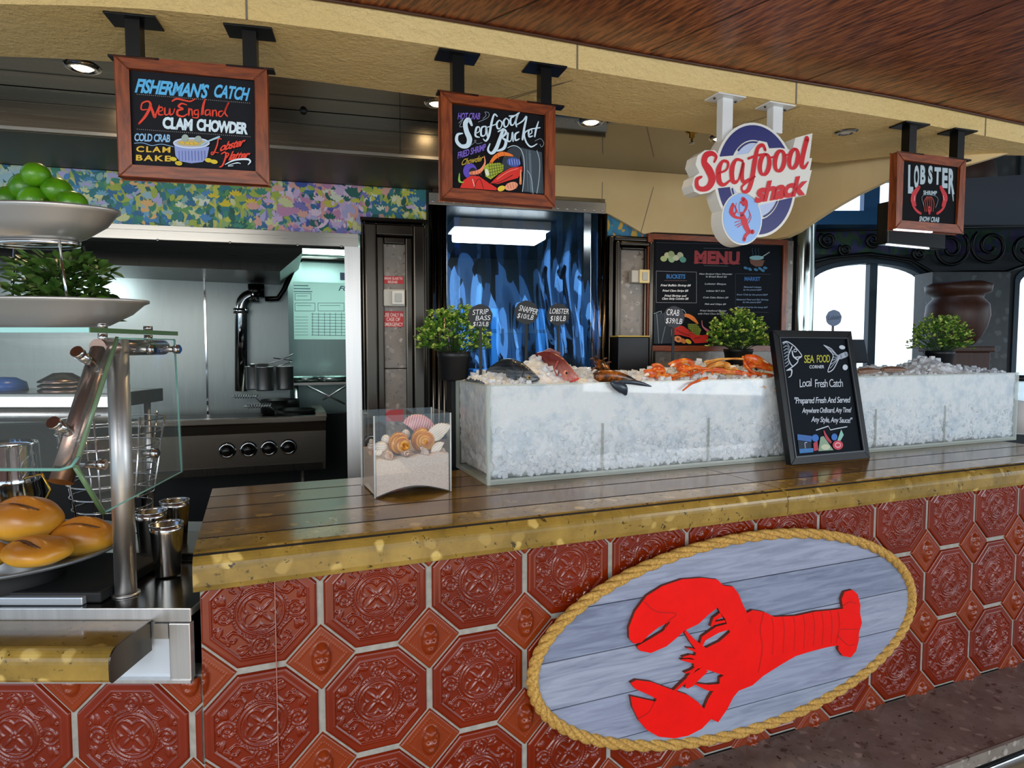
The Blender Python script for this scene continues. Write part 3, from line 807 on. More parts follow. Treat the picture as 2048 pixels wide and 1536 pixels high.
tag(o, 'red cylinder seen dimly through the left of the strip curtain', 'cylinder')
o2 = obj('wall_shelf', MB().box(xd-.1, xd+.4, .9, 1.2, 1.30, 1.33), mr_, fr=WALL); tag(o2, 'grey shelf carrying the red cylinder behind the curtain', 'shelf')
area('pantry_light', WALL.w((xd+xe)/2, 1.2, 2.3), WALL.w((xd+xe)/2, 1.6, 0), .8, 10, (.55, .8, 1), .3)

# narrow stone pier to the right of the doorway
r0, r1 = wx(1213), wx(1298); zr = wz(1255, 474)
moulding('trim_12', r0, r1+.03, 0, zr, wx(1238)-r0, WALL, BRONZE, ((0, .4, .035), (.4, .75, .055), (.75, 1, .03)), '')
struct('trim_13', MB().box(r0+.04, r1-.005, -.010, -.001, 1.3, wz(1265, 496)), GREYST, WALL)
struct('trim_14', MB().box(r0-.002, r1, -.006, -.0005, zr+.002, 2.50), MURALB, WALL, label='blue floral mural strip beside the doorway head')
struct('trim_15', MB().box(r1+.005, xg, -.010, -.001, 1.0, wz(1400, 474)), GREYST, WALL)
# cream vaulted bulkhead hanging from the mirror ceiling
BK = [WALL.w(wx(1000), -.012, 0)]
def bp(px, py, Y): return ony(px, py, Y)
mb = MB()
x0c = wx(1105, 400, -.012)
cp = [(wx(1040), HD+.03), (wx(1212), wz(1212, 430)), (wx(1245), wz(1245, 448)), (wx(1282), wz(1282, 470)), (wx(1300), wz(1300, 466)), (wx(1442), wz(1442, 472))]
outl = cp + [(wx(1442), ZM-.001), (wx(1040), ZM-.001)]
mb.prism(outl, -.030, -.008)
bulk = struct('wall_bulkhead', mb, CREAM, WALL, label='cream curved bulkhead between the mirror ceiling and menu board')
# forward-swinging curved part
plan = [WALL.w(wx(1442), -.030, 0), Vector((1.30, 3.42, 0)), Vector((1.487, 3.20, 0)), Vector((1.76, 3.00, 0)), Vector((2.03, 2.93, 0)), Vector((2.32, 2.90, 0)), Vector((2.9, 3.0, 0))]
pp = smooth_poly([(p.x, p.y) for p in plan], 5)
tops = []; V = []; Fq = []
def zlow(p):
    q = px_of((p.x, p.y, 2.3))[0]
    tab = [(1400, 472), (1560, 478), (1590, 466), (1640, 432), (1700, 395), (1790, 352), (1860, 338), (1930, 330), (2048, 296), (2400, 250)]
    for (a, ya), (b, yb) in zip(tab[:-1], tab[1:]):
        if a <= q <= b: yy = ya+(yb-ya)*(q-a)/(b-a); break
    else: yy = 250
    return min(ZS+.03, ony(q, yy, p.y).z)
mb = MB(); n = len(pp); V = []
for i, p in enumerate(pp):
    t = (pp[min(i+1, n-1)] - pp[max(i-1, 0)]).normalized(); nn = Vector((-t.y, t.x))*.05; zl = zlow(p)
    V += [(p.x, p.y, zl), (p.x, p.y, ZM), (p.x+nn.x, p.y+nn.y, ZM), (p.x+nn.x, p.y+nn.y, zl)]
fs = []
for i in range(n-1):
    for k in range(4): fs.append((i*4+k, i*4+(k+1) % 4, (i+1)*4+(k+1) % 4, (i+1)*4+k))
fs += [(0, 3, 2, 1), (4*n-4, 4*n-3, 4*n-2, 4*n-1)]
mb.add(V, fs)
struct('wall_arch', mb, CREAM, label='cream arched wall sweeping towards the window side')
mb = MB()
for (a, b) in (((1205, 365), (1203, 428)), ((1307, 374), (1281, 468))):
    A = WALL.hit(*a, -.031); B = WALL.hit(*b, -.031); mb.stroke([A, B], .004, -.0312, False)
struct('trim_16', mb, jm, WALL)
# steel column
cxp = ony(1603, 600, 3.75)
col_ = obj('steel_column', MB().lathe([(.066, 1.0), (.066, 2.6)], n=40), mat('polished_column', 'b8c4c0', .12, 1.0), fr=Fr((cxp.x, cxp.y, 0)))
col_.location.z = 0
tag(col_, 'round polished steel column to the right of the menu board', 'column')
me_ = col_.data
struct('trim_17', MB().box(-.12, .12, -.1, .1, 0, 1.0), BLACK, Fr((cxp.x, cxp.y, 0), 14))

# ---- recessed downlights in the mirror ceiling
GLOW = mat('lamp_glow', 'fff2d0', .5); b_ = GLOW.node_tree.nodes['Principled BSDF']
b_.inputs['Emission Color'].default_value = (1, .80, .48, 1); b_.inputs['Emission Strength'].default_value = 22
def downlight(px, py, z, lab, power=6, r=.045, y=None):
    p = onz(px, py, z)
    th = thing('downlight', lab, 'light', loc=(p.x, p.y, z), group='recessed ceiling downlights')
    obj('bezel', MB().lathe([(r*.72, -.002), (r*.8, -.008), (r*1.1, -.008), (r*1.25, -.001)], n=28), CHROME, th)
    obj('bulb', MB().lathe([(0, -.006), (r*.6, -.006), (r*.72, -.001)], n=24), GLOW, th)
    if power: spot('downlight_beam', (p.x, p.y, z-.02), (p.x, p.y, 0), power, (1, .72, .40), 130)
downlight(165, 134, ZM, 'warm recessed downlight at far left above the steel hood', 9)
downlight(874, 206, ZM, 'warm recessed downlight just left of the seafood bucket board', 9, .04)
downlight(1182, 243, ZM, 'warm recessed downlight right of the seafood bucket board', 9)
downlight(1440, 276, ZM, 'warm recessed downlight behind the round shop sign', 9, .04)
downlight(1362, 366, ZM, 'small warm downlight near the cream bulkhead left of the round sign', 12, .035)
p = onz(1692, 264, ZS)
th = thing('downlight', 'unlit chrome downlight in the soffit between round sign and lobster board', 'light', loc=(p.x, p.y, ZS), group='recessed ceiling downlights')
obj('bezel', MB().lathe([(.022, -.002), (.026, -.006), (.04, -.004), (.045, -.0005)], n=24), CHROME, th)
obj('bulb', MB().lathe([(0, -.004), (.021, -.003)], n=20), WHITE, th)
p = onz(1384, 262, ZM)
sp = thing('fire_sprinkler', 'brass fire sprinkler head hanging from the mirror ceiling', 'sprinkler', loc=(p.x, p.y, ZM))
obj('cap', MB().lathe([(.03, -.001), (.028, -.006), (.012, -.01), (.012, -.03), (0, -.03)], n=20), mat('brass', 'b08a3a', .25, 1), sp)
obj('pin', MB().lathe([(.005, -.03), (.005, -.05), (.012, -.052), (.012, -.055), (0, -.055)], n=12), CHROME, sp)
# roof glazing seen as a bright patch
q = [onz(a, b, ZM) for a, b in ((1614, 288), (1700, 290), (1735, 303), (1640, 306))]

# ================================================================== KITCHEN BEYOND THE OPENING
KP = ony(650, 832, 4.4); KIT = Fr((KP.x, KP.y, 0), 20)
kz = KP.z
RW = 1.25
rg = thing('griddle_range', 'steel griddle range with four round control knobs', 'range', fr=KIT)
kb = KIT.hit(640, 938)[1]
prof = [(-.03, kz), (-.03, kz-.03), (-.012, kz-.04), (0.0, kz-.10), (.0, kb), (.75, kb), (.75, kz-.04), (.08, kz-.04), (.05, kz)]
obj('body', MB().prism([(a, b) for a, b in prof], -RW, 0, axis='x'), m_steel('range_steel', '6d655b', .32, (1, 60, 60)), rg, bevel=.004)
obj('top_rim', MB().box(-RW-.01, .01, -.034, .05, kz-.004, kz+.006).box(-.06, .012, .05, .72, kz-.03, kz+.02), HOODST, rg)
obj('griddle_plate', MB().box(-RW+.02, -.07, .09, .70, kz-.039, kz-.030), mat('griddle', '25221f', .35, .8), rg)
obj('lower_panel', MB().box(-RW, -.02, .0-.006, -.0005, kb+.0, kb+.05), DSTEEL, rg)
for kx in (454, 497, 538, 577):
    p = KIT.hit(kx, 902-(kx-454)*.06, -.01)
    kn = obj('control_knob', MB().lathe([(0, .045), (.026, .045), (.032, .036), (.032, .014), (.043, .012), (.046, 0)], M=Matrix.Translation((p[0], 0, p[1])) @ Matrix.Rotation(R(90), 4, 'X'), n=24), mat('knob_black', '15110e', .25), rg)
    obj('chrome_ring', MB().lathe([(.033, .008), (.040, .013), (.052, .010), (.056, 0)], M=Matrix.Translation((p[0], 0, p[1])) @ Matrix.Rotation(R(90), 4, 'X'), n=28), CHROME, kn)
for x in (-.15, -1.1): obj('leg', MB().tube([(x, .1, 0), (x, .1, kb)], .02, 12), STEEL, rg)
# stove-top things
gx = KIT.hit(560, 790, .3)
def handle(px0, py0, px1, py1, lab):
    a = KIT.hit(px0, py0, .15); b = KIT.hit(px1, py1, .15)
    L_ = math.hypot(b[0]-a[0], b[1]-a[1]); n_ = 90
    pts = []
    for i in range(n_):
        f = i/(n_-1); pts.append((a[0]+(b[0]-a[0])*f, .15+.011*math.cos(f*20*math.pi), a[1]+(b[1]-a[1])*f+.013*math.sin(f*20*math.pi)))
    return pts
def pan(cx_, cy_, cz_, rx_, hh, lab, hx0, hx1):
    th = thing('cast_iron_pan', lab, 'pan', fr=Fr(KIT.w(cx_, cy_, cz_), 20), group='pans on the range')
    obj('pan_body', MB().lathe([(0, 0), (rx_*.86, 0), (rx_, .012), (rx_, hh), (rx_*.95, hh), (rx_*.93, .016), (0, .012)], n=36), mat('cast_iron', '1d1b1a', .45, .6), th)
    pts = [(-rx_-.02-i*.0022, .012*math.cos(i*.8), hh+.03+.012*math.sin(i*.8)+(0.0)) for i in range(75)]
    obj('coil_handle', MB().tube(pts, .004, 6), STEEL, th)
    obj('handle_rod', MB().tube([(-rx_*.9, 0, hh*.7), (-rx_-.04, 0, hh+.03), (-rx_-.2, 0, hh+.03)], .005, 8), STEEL, th)
pan(KIT.hit(590, 800, .26)[0], .26, kz-.029, .14, .06, 'black pan with steel coil handle, front one under the pots', 0, 0)
pan(KIT.hit(560, 783, .56)[0], .56, kz-.029, .14, .11, 'black pan with steel coil handle, rear one against the back wall', 0, 0)
fr_ = Fr(KIT.w(0, .25, 0), 20)
def pot(px_c, py_b, y, r, h, lab, mt=None):
    a = KIT.hit(px_c, py_b, y)
    th = thing('stock_pot', lab, 'pot', fr=Fr(KIT.w(a[0], y, a[1]), 20), group='steel pots stacked on the range')
    obj('pot_body', MB().lathe([(0, 0), (r*.95, 0), (r, .01), (r, h), (r*1.06, h+.004), (r*1.06, h+.01), (r*.96, h+.008), (r*.95, .02), (0, .015)], n=40), mt or STEEL, th)
    return th, a
p1, a1 = pot(530, 781, .36, .062, .165, 'front brushed steel pot of the stack on the range')
p2, a2 = pot(510, 779, .50, .062, .165, 'steel pot at the left rear of the stack on the range')
p3, a3 = pot(570, 779, .42, .062, .165, 'steel pot at the right of the stack on the range')
# lids / ladle tangle on the pots
o = obj('sieve', MB().lathe([(.075, .03), (.06, .01), (.03, 0), (0, 0)], n=24).tube([(.07, 0, .03), (.16, 0, .06), (.24, 0, .10)], .005, 8), STEEL, fr=Fr(KIT.w(a1[0]-.04, .40, a1[1]+.163), 20)); tag(o, 'steel sieve with long handle lying on the stacked pots', 'sieve')
o = obj('tongs', MB().tube([(0, 0, 0), (.14, .0, .035), (.15, .01, .05), (.02, .02, .07)], .004, 8), CHROME, fr=Fr(KIT.w(a1[0]+.04, .40, a1[1]+.165), 20)); tag(o, 'bent steel tongs resting on the stacked pots', 'tongs')
# back wall panels
BW = .86
kw = m_steel('kitchen_wall_steel', '767c7a', .34, (8, 8, 1), .05)
struct('wall_galley', MB().box(-4, KIT.hit(576, 600, BW)[0], BW, BW+.05, 0, 2.9), kw, KIT, label='brushed steel rear wall of the galley')
mb = MB()
for x in (411,):
    q = KIT.hit(x, 650, BW)[0]; mb.box(q-.006, q+.006, BW-.012, BW-.0005, 1.0, 2.6)
struct('trim_18', mb, CHROME, KIT)
struct('wall_low', MB().box(-4, -RW-.02, .70, .858, 0, kz-.06).box(-RW-.02, .6, .76, .858, 0, kz-.06), mat('galley_dark_low', '0d0f10', .6), KIT)  # added dark block, blackens the area below and beside the range
pw = KIT.hit(576, 600, BW)[0]; PB = 1.5
struct('wall_poster_side', MB().box(pw, 2.2, PB, PB+.05, 0, 2.9).box(pw-.05, pw-.001, BW+.051, PB, 0, 2.9), m_steel('poster_wall_steel', '7d8f8c', .36, (60, 60, 1)), KIT, label='steel wall with the paper poster')
struct('wall_galley_side', MB().box(-4.05, -4, -2, 2, 0, 2.9).box(-4, 2.2, -1.4, PB+.1, 2.92, 2.95), mat('galley_dark', '2a2a28', .6), KIT)
struct('wall_galley_end', MB().box(2.15, 2.2, .3, PB, 0, 2.9), mat('galley_dark', '2a2a28', .6), KIT)
# inner hood
ih = thing('inner_hood', 'dark steel canopy hood over the griddle range', 'hood', fr=KIT)
def kh(px, py, y): return KIT.hit(px, py, y)
hy = -.1
hz1 = kh(500, 541, hy)[1]
prof = [(-3.6, hz1+.05), (kh(560, 541, hy)[0], hz1), (kh(605, 505, hy)[0], kh(605, 505, hy)[1]), (kh(605, 505, hy)[0], 2.9), (-3.6, 2.9)]
obj('canopy', MB().prism(prof, hy, BW-.002), m_steel('canopy_steel', '4a453e', .3, (1, 60, 60)), ih)
obj('drip_edge', MB().box(-3.6, kh(560, 541, hy)[0], hy-.012, hy-.0005, hz1-.0, hz1+.05), DSTEEL, ih)
# pipe work
pipe = thing('exhaust_pipe', 'polished steel pipe with elbow standing behind the range', 'pipe', fr=KIT)
y = BW-.10; A = kh(512, 560, y); B = kh(515, 590, y); C_ = kh(482, 622, y); D = kh(482, 782, y)
def arcp(p0, p1, c0, n=8): return [tuple((1-t)**2*a+2*(1-t)*t*b+t*t*d for a, b, d in zip(p0, c0, p1)) for t in [i/n for i in range(n+1)]]
path = [(A[0], y, hz1+.02), (A[0], y, B[1])] + arcp((A[0]-.0, y, B[1]), (C_[0], y, C_[1]), (C_[0], y, B[1]+.0)) + [(D[0], y, D[1])]
obj('riser', MB().tube(path[2:], .045, 20), CHROME, pipe)
obj('upper_pipe', MB().tube([(A[0], y, hz1-.01), (A[0], y, B[1]-.02)], .06, 20), mat('dark_pipe', '2a2826', .25, .9), pipe)
obj('collar', MB().tube([(C_[0], y, C_[1]-.02), (C_[0], y, C_[1]+.02)], .056, 20).tube([(A[0]-.03, y, B[1]), (A[0]+.02, y, B[1])], .058, 20), CHROME, pipe)
g = [kh(530, 598, y), kh(556, 597, y), kh(568, 580, y), kh(592, 525, y), kh(605, 517, y), kh(690, 520, y)]
obj('branch_pipe', MB().tube([(a, y, b) for a, b in g], .02, 12), mat('dark_pipe', '2a2826', .25, .9), pipe)
# poster
pt = thing('wall_poster', 'pale paper info chart with printed tables on the galley wall', 'poster', fr=KIT)
y = PB-.004
q0 = kh(586, 563, y); q1 = kh(700, 679, y)
obj('paper', MB().box(q0[0], q1[0]+.1, y, y+.003, q1[1], q0[1]), mat('poster_paper', 'c0e0d6', .6), pt)
ink = MB()
def kl(x0, y0, x1, y1, w=.006): ink.stroke([kh(x0, y0, y), kh(x1, y1, y)], w, y-.001, False)
for yy in range(628, 673, 6): kl(623, yy, 700, yy+1, .004)
for xx in (625, 637, 649, 660, 671, 683, 694): kl(xx, 626, xx, 671, .004)
for yy in (571, 577, 583): kl(588, yy, 612+yy % 5*4, yy+.5, .007)
for r_ in ((590, 587, 622, 600), (590, 606, 630, 622), (636, 606, 688, 622)):
    kl(r_[0], r_[1], r_[2], r_[1], .004); kl(r_[0], r_[3], r_[2], r_[3], .004); kl(r_[0], r_[1], r_[0], r_[3], .004); kl(r_[2], r_[1], r_[2], r_[3], .004); kl(r_[0]+4, r_[1]+5, r_[2]-8, r_[1]+5, .004)
for yy in range(634, 672, 6): kl(590, yy, 616, yy, .003)
text_mesh(ink, 'FU', kh(677, 581, y), kh(699, 582, y), kh(678, 571, y), y-.001, .02, .3)
obj('print', ink, mat('navy_ink', '24405e', .6), pt)
o = obj('blue_tag', MB().box(kh(680, 545, y)[0], kh(700, 545, y)[0]+.1, y, y+.003, kh(680, 560, y)[1], kh(680, 545, y)[1]), mat('navy_tag', '1c2f58', .5), fr=KIT)
tag(o, 'small navy blue notice above the poster', 'notice')
# worktop under poster with trays
wt = thing('rear_worktable', 'steel worktable with cross braces under the poster', 'table', fr=KIT)
y = .95; tz = kh(640, 765, y)[1]
obj('table_top', MB().box(pw+.02, 2.0, y, PB-.01, tz-.02, tz), STEELH, wt)
obj('lower_shelf', MB().box(pw+.02, 2.0, y, PB-.01, tz-.42, tz-.40), STEELH, wt)
obj('cross_brace', MB().tube([kh(615, 772, y-.02)[:1]+(y-.02,)+kh(615, 772, y-.02)[1:], kh(690, 808, y-.02)[:1]+(y-.02,)+kh(690, 808, y-.02)[1:]], .008, 8).tube([kh(692, 772, y-.02)[:1]+(y-.02,)+kh(692, 772, y-.02)[1:], kh(645, 800, y-.02)[:1]+(y-.02,)+kh(645, 800, y-.02)[1:]], .008, 8), STEEL, wt)
for x in (pw+.05, 1.95): obj('leg', MB().tube([(x, y+.03, 0), (x, y+.03, tz-.02)], .02, 10), STEEL, wt)
for i, xx in enumerate((612, 662)):
    a = kh(xx, 760, y+.2)
    o = obj('foil_tray', MB().lathe([(0, 0), (.12, 0), (.15, .04), (.155, .04), (.125, .004)], n=24), mat('foil', 'c5cfca', .2, 1), fr=Fr(KIT.w(a[0], y+.2, tz+.001)))
    tag(o, ('crinkled foil tray on the rear worktable, left one', 'crinkled foil tray on the rear worktable, right one')[i], 'tray', 'foil trays')
area('galley_light', KIT.w(-1.75, .35, 2.12), KIT.w(-1.72, .86, 1.5), .7, 5, (.80, .95, 1), .25)
area('galley_light', KIT.w(.1, .75, 2.5), KIT.w(.3, 1.5, 1.5), .5, 9, (.75, 1, .95), .3)
# galley light fitting beyond hood
gl = thing('ceiling_lamp', 'pale green glowing ceiling light panel at the rear of the galley', 'light', fr=KIT)
u0 = kh(598, 508, 1.2); 
obj('lamp_box', MB().box(u0[0]+.02, u0[0]+.75, .95, 1.4, 2.45, 2.53), mat('lamp_box_white', 'cfe0d8', .5), gl)
# ================================================================== FAR WINDOW SIDE (right)
FY = 6.6; FAR = Fr((0, FY, 0), 0)
def fh(px, py, y=0): return FAR.hit(px, py, y)
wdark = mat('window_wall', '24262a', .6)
def arch(x0, x1, zb, zs, zt, n=18):
    cx_ = (x0+x1)/2; hw = (x1-x0)/2
    return [(x0, zb)] + [(x0, zs)] + [(cx_ - hw*math.cos(math.pi*k/n), zs + (zt-zs)*math.sin(math.pi*k/n)) for k in range(1, n)] + [(x1, zs), (x1, zb)]
A0 = fh(1612, 570); A1 = fh(1861, 560); At = fh(1740, 519)
B0 = fh(2028, 552); 
X0w, X1w = .6, 9.5
za, zs_, zt_ = .9, A1[1], At[1]
ar1 = arch(A0[0], A1[0], za, zs_, zt_); ar2 = arch(B0[0], B0[0]+(A1[0]-A0[0]), za, zs_, zt_)
cl = [fh(1640, 432), fh(1790, 430)]; cz0, cz1 = cl[0][1], fh(1700, 352)[1]
# wall with arched openings: columns between, heads above
mb = MB()
def wall_with_arches(mb, arches, x0, x1, zb, ztop):
    pts = [(x0, zb), (x0, ztop), (x1, ztop), (x1, zb)]
    # lower outline running left along the bottom, in and out of each arch
    low = [(x1, zb)]
    for ar in sorted(arches, key=lambda a: -a[0][0]):
        low += [(p[0], max(p[1], zb)) for p in reversed(ar)]
    low += [(x0, zb)]
    mb.prism([(x0, ztop), (x1, ztop)] + low, 0, .15)
wall_with_arches(mb, [ar1, ar2], X0w, X1w, za, cz0)
mb.box(X0w, X1w, 0, .15, 0, za-.001)
mb.box(X0w, X1w, 0, .15, cz1, 4.6)
mb.box(fh(1800, 400)[0]+.9, X1w, 0, .15, cz0, cz1)
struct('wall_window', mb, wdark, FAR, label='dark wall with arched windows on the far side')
fm = mat('window_frame_metal', '33404a', .4, .3)
for i, ar in enumerate((ar1, ar2)):
    inner_ = [(p[0]*1.0 + (.05 if p[0] < (ar[0][0]+ar[-1][0])/2 else -.05), p[1]-.04 if p[1] > zs_-.01 else p[1]) for p in ar]
    wn = struct('window_%d' % (i+1), MB().ring(ar[:], inner_, -.02, .10), fm, FAR)
    mx_ = fh(1748, 600)[0] + (ar[0][0]-ar1[0][0])
    obj('mullion', MB().box(mx_-.04, mx_+.04, .02, .10, za, zt_-.02), fm, wn)
    obj('pane', MB().flat(inner_, .06), None or mat('window_glass', 'ffffff', .0, 0, Transmission_Weight=1.0, IOR=1.05, Alpha=.3), wn)
wn = struct('window_3', MB().box(cl[0][0]-1.2, fh(1800, 400)[0]+.9, .03, .10, cz0-.03, cz0+.03).box(fh(1748, 400)[0]-.09, fh(1748, 400)[0]+.07, .02, .10, cz0, cz1), mat('blue_frame', '3f6f9c', .35), FAR)
struct('trim_19', MB().box(X0w, fh(1790, 440)[0], -.35, -.001, fh(1700, 462)[1], cz0-.02), mat('blue_ledge', '2f5c84', .3), FAR)
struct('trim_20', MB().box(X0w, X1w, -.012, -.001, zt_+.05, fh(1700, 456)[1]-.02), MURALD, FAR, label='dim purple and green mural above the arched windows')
# wrought iron scroll work
iron = thing('scroll_ironwork', 'black wrought iron scrolls across the mural over the windows', 'ironwork', fr=FAR)
def scroll(cx_, cz_, r, flip, turn=1.6, y=-.10):
    return [(cx_+flip*(r*(1-.8*i/40))*math.cos(2*math.pi*turn*i/40+math.pi*.75), y, cz_+(r*(1-.8*i/40))*math.sin(2*math.pi*turn*i/40+math.pi*.75)) for i in range(41)]
for (px, py, rp, fl_) in ((1655, 480, 17, 1), (1745, 480, 16, -1), (1900, 497, 38, -1), (1838, 508, 12, 1), (1980, 492, 38, 1), (2052, 495, 34, -1), (1690, 500, 12, 1)):
    q = fh(px, py, -.10); obj('scroll', MB().tube(scroll(q[0], q[1], rp/F*FY, fl_), .018, 8), BLACKM, iron)
q0 = fh(1615, 512, -.10); 
obj('rail', MB().tube([(fh(a, b, -.1)[0], -.1, fh(a, b, -.1)[1]) for a, b in ((1600, 530), (1660, 515), (1740, 508), (1820, 520), (1868, 548), (1930, 545), (2010, 545), (2060, 528))], .022, 8), BLACKM, iron)
obj('top_rail', MB().tube([(fh(a, b, -.1)[0], -.1, fh(a, b, -.1)[1]) for a, b in ((1600, 462), (2060, 452))], .012, 8), BLACKM, iron)
# side pier with stone and wooden urn
pr0 = fh(1866, 600, -.3); pr1 = fh(2022, 600, -.3)
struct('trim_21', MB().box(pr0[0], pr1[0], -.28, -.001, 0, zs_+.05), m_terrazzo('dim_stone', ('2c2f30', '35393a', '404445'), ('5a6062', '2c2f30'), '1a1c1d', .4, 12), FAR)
URNW = m_wood('urn_wood', '3b2014', '4f2a18', .45, (6, 6, 1), 4)
ux, uz = fh(1915, 600, -.6)
urn = thing('wooden_urn', 'large carved brown wooden urn on a plinth by the right window', 'urn', fr=Fr((ux, FY-.6, 0)))
s_ = 6.0/F
obj('urn_body', MB().lathe([(0, 1.70), (.13, 1.70), (.20, 1.78), (.24, 1.88), (.26, 1.98), (.25, 2.08), (.20, 2.14), (.21, 2.17), (.26, 2.19), (.27, 2.26), (.20, 2.29), (0, 2.29)], n=36), URNW, urn)
obj('plinth', MB().box(-.2, .2, -.18, .18, 0, 1.64).box(-.23, .23, -.2, .2, 1.64, 1.69), URNW, urn, bevel=.01)
# dark ceiling and end wall on that side
struct('ceiling_far', MB().box(X0w, 12, 3.3, 7.2, 4.4, 4.5), mat('dark_ceiling', '17181b', .6))
struct('wall_partition', MB().box(2.98, 9.5, 4.3, 4.34, 2.50, 4.4), mat('dark_partition', '0f1013', .8), label='dark panelled bulkhead at upper right')
struct('trim_22', MB().box(fh(1640, 300)[0]-2.2, fh(1640, 300)[0]-2.15, -1.8, 0, 0, 4.4), mat('dark_partition', '1b1d22', .5), FAR)
till = thing('cash_register', 'black till screen standing behind the chalkboard', 'till', fr=Fr(ony(1712, 705, 4.3), 20))
obj('screen', MB().box(-.09, .09, -.01, .02, -.07, .09, Matrix.Rotation(R(-14), 4, 'X')), BLACKM, till, bevel=.006)
obj('stand', MB().box(-.03, .03, .02, .06, -1.63, .0), BLACKM, till)
# ================================================================== SIGNS
def zm(fr, ox, oy, sc, y):
    """pixel of an enlarged crop -> point of the frame plane"""
    return lambda a, b: fr.hit(ox + a/sc, oy + b/sc, y)
def pe(P, cx, cy, rx, ry, rot=0, n=28, a0=0, a1=360):
    ca, sa = math.cos(R(rot)), math.sin(R(rot)); o = []
    for k in range(n + (a1-a0 < 360)):
        t = R(a0 + (a1-a0)*k/n); u, v = rx*math.cos(t), ry*math.sin(t); o.append(P(cx+u*ca-v*sa, cy+u*sa+v*ca))
    return o
class Art:
    """flat painted picture on a board: layers of strokes, shapes and lettering"""
    def __init__(s, P, y, parent, ppu):
        s.P = P; s.y = y; s.par = parent; s.k = 0; s.ppu = ppu; s.items = {}
    def lay(s, col):
        s.k += 1; s.items.setdefault(col, MB()); return s.items[col], s.y - .0004 - .00012*s.k
    def st(s, col, pts, w, smooth=True):
        mb, y = s.lay(col); ws = [q*s.ppu for q in w] if hasattr(w, '__len__') else w*s.ppu
        mb.stroke([s.P(*p) for p in pts], ws, y, smooth); return s
    def poly(s, col, pts):
        mb, y = s.lay(col); mb.flat([s.P(*p) for p in pts], y); return s
    def el(s, col, cx, cy, rx, ry, rot=0, **k):
        mb, y = s.lay(col); mb.flat(pe(s.P, cx, cy, rx, ry, rot, **k), y); return s
    def arc(s, col, cx, cy, rx, ry, w, a0=0, a1=360, rot=0):
        mb, y = s.lay(col); mb.stroke(pe(s.P, cx, cy, rx, ry, rot, 28, a0, a1) + ([] if a1-a0 < 360 else [pe(s.P, cx, cy, rx, ry, rot, 28)[0]]), w*s.ppu, y, False); return s
    def tx(s, col, txt, bl, br, tl, bold=.02, shear=0, spacing=1.0):
        mb, y = s.lay(col); text_mesh(mb, txt, s.P(*bl), s.P(*br), s.P(*tl), y, bold, shear, spacing); return s
    def dots(s, col, a, b, n, r):
        mb, y = s.lay(col)
        for i in range(n):
            p = s.P(a[0]+(b[0]-a[0])*i/(n-1), a[1]+(b[1]-a[1])*i/(n-1)); mb.disc(p[0], p[1], r*s.ppu, y, 8)
        return s
    def done(s, names):
        for col, mb in s.items.items():
            obj(names.get(col, 'painted_art'), mb, mat('chalk_'+col, col, .7), s.par)

def framed_sign(name, label, fr, x0, x1, z0, z1, fw, depth, wood=True, panel='17181d'):
    th = thing(name, label, 'sign', fr=fr)
    hb = .004
    mb = MB()
    mb.prism([(x0, z1), (x1, z1), (x1-fw, z1-fw), (x0+fw, z1-fw)], 0, depth); mb.prism([(x0+fw, z0+fw), (x1-fw, z0+fw), (x1, z0), (x0, z0)], 0, depth)
    mb.mi = 1
    mb.prism([(x0, z0), (x0, z1), (x0+fw, z1-fw), (x0+fw, z0+fw)], 0, depth); mb.prism([(x1, z1), (x1, z0), (x1-fw, z0+fw), (x1-fw, z1-fw)], 0, depth)
    obj('frame', mb, [SIGNW, SIGNWV] if wood else [mat('black_frame', '07080b', .35, 0, Specular_IOR_Level=.3)]*2, th, bevel=.003)
    obj('board_panel', MB().box(x0+fw-.001, x1-fw+.001, .010, depth-.004, z0+fw-.001, z1-fw+.001), mat('board_'+panel, panel, .8, 0, Specular_IOR_Level=.15), th)
    return th
def hanger(th, fr, pxs, z1, depth, mt, zt=ZS, pr=.018, plate=.062):
    for px, py in pxs:
        p = fr.I @ onz(px, py, zt-.003); x = p.x; y = depth/2
        mb = MB().box(x-pr, x+pr, y-pr, y+pr, z1+.003, zt-.005)
        o = obj('hanging_post', mb, mt, th)
        obj('ceiling_plate', MB().box(x-plate, x+plate, y-plate*.62, y+plate*.62, zt-.006, zt-.0005), mt, o, bevel=.001)
        obj('foot_bracket', MB().box(x-plate, x+plate, y-.016, y+.016, z1-.002, z1+.004), mt, o)
# --- board 1
SD = .032
def sign_setup(pa, pb, rz, corners):
    A = onz(pa[0], pa[1], ZS); B = onz(pb[0], pb[1], ZS)
    ang = rz if rz is not None else math.degrees(math.atan2(B.y-A.y, B.x-A.x))
    f = Fr((A.x + math.sin(R(ang))*SD/2, A.y - math.cos(R(ang))*SD/2, 0), ang)
    q = [f.hit(*p_) for p_ in corners]
    return f, (q[0][0]+q[3][0])/2, (q[1][0]+q[2][0])/2, (q[2][1]+q[3][1])/2, (q[0][1]+q[1][1])/2
f1, x0, x1, z0, z1 = sign_setup((267, 40), (497, 56), 12, ((232, 110), (535, 140), (533, 370), (235, 350)))
print('sign1', x0, x1, z0, z1)
s1 = framed_sign('menu_sign', 'wood-framed blackboard reading FISHERMAN\'S CATCH hanging from the soffit', f1, x0, x1, z0, z1, .030, SD, panel='202127')
hanger(s1, f1, ((267, 40), (497, 56)), z1, SD, BLACKM)
P = zm(f1, 220, 0, 4.041, .0095); U = (x1-x0)/((535-232)*4.041)
a = Art(P, .0098, s1, U)
BL, RD, WH, YL, PB_ = '5bb8ee', 'e8432c', 'd8ecf8', 'e2b93c', '8fbfe8'
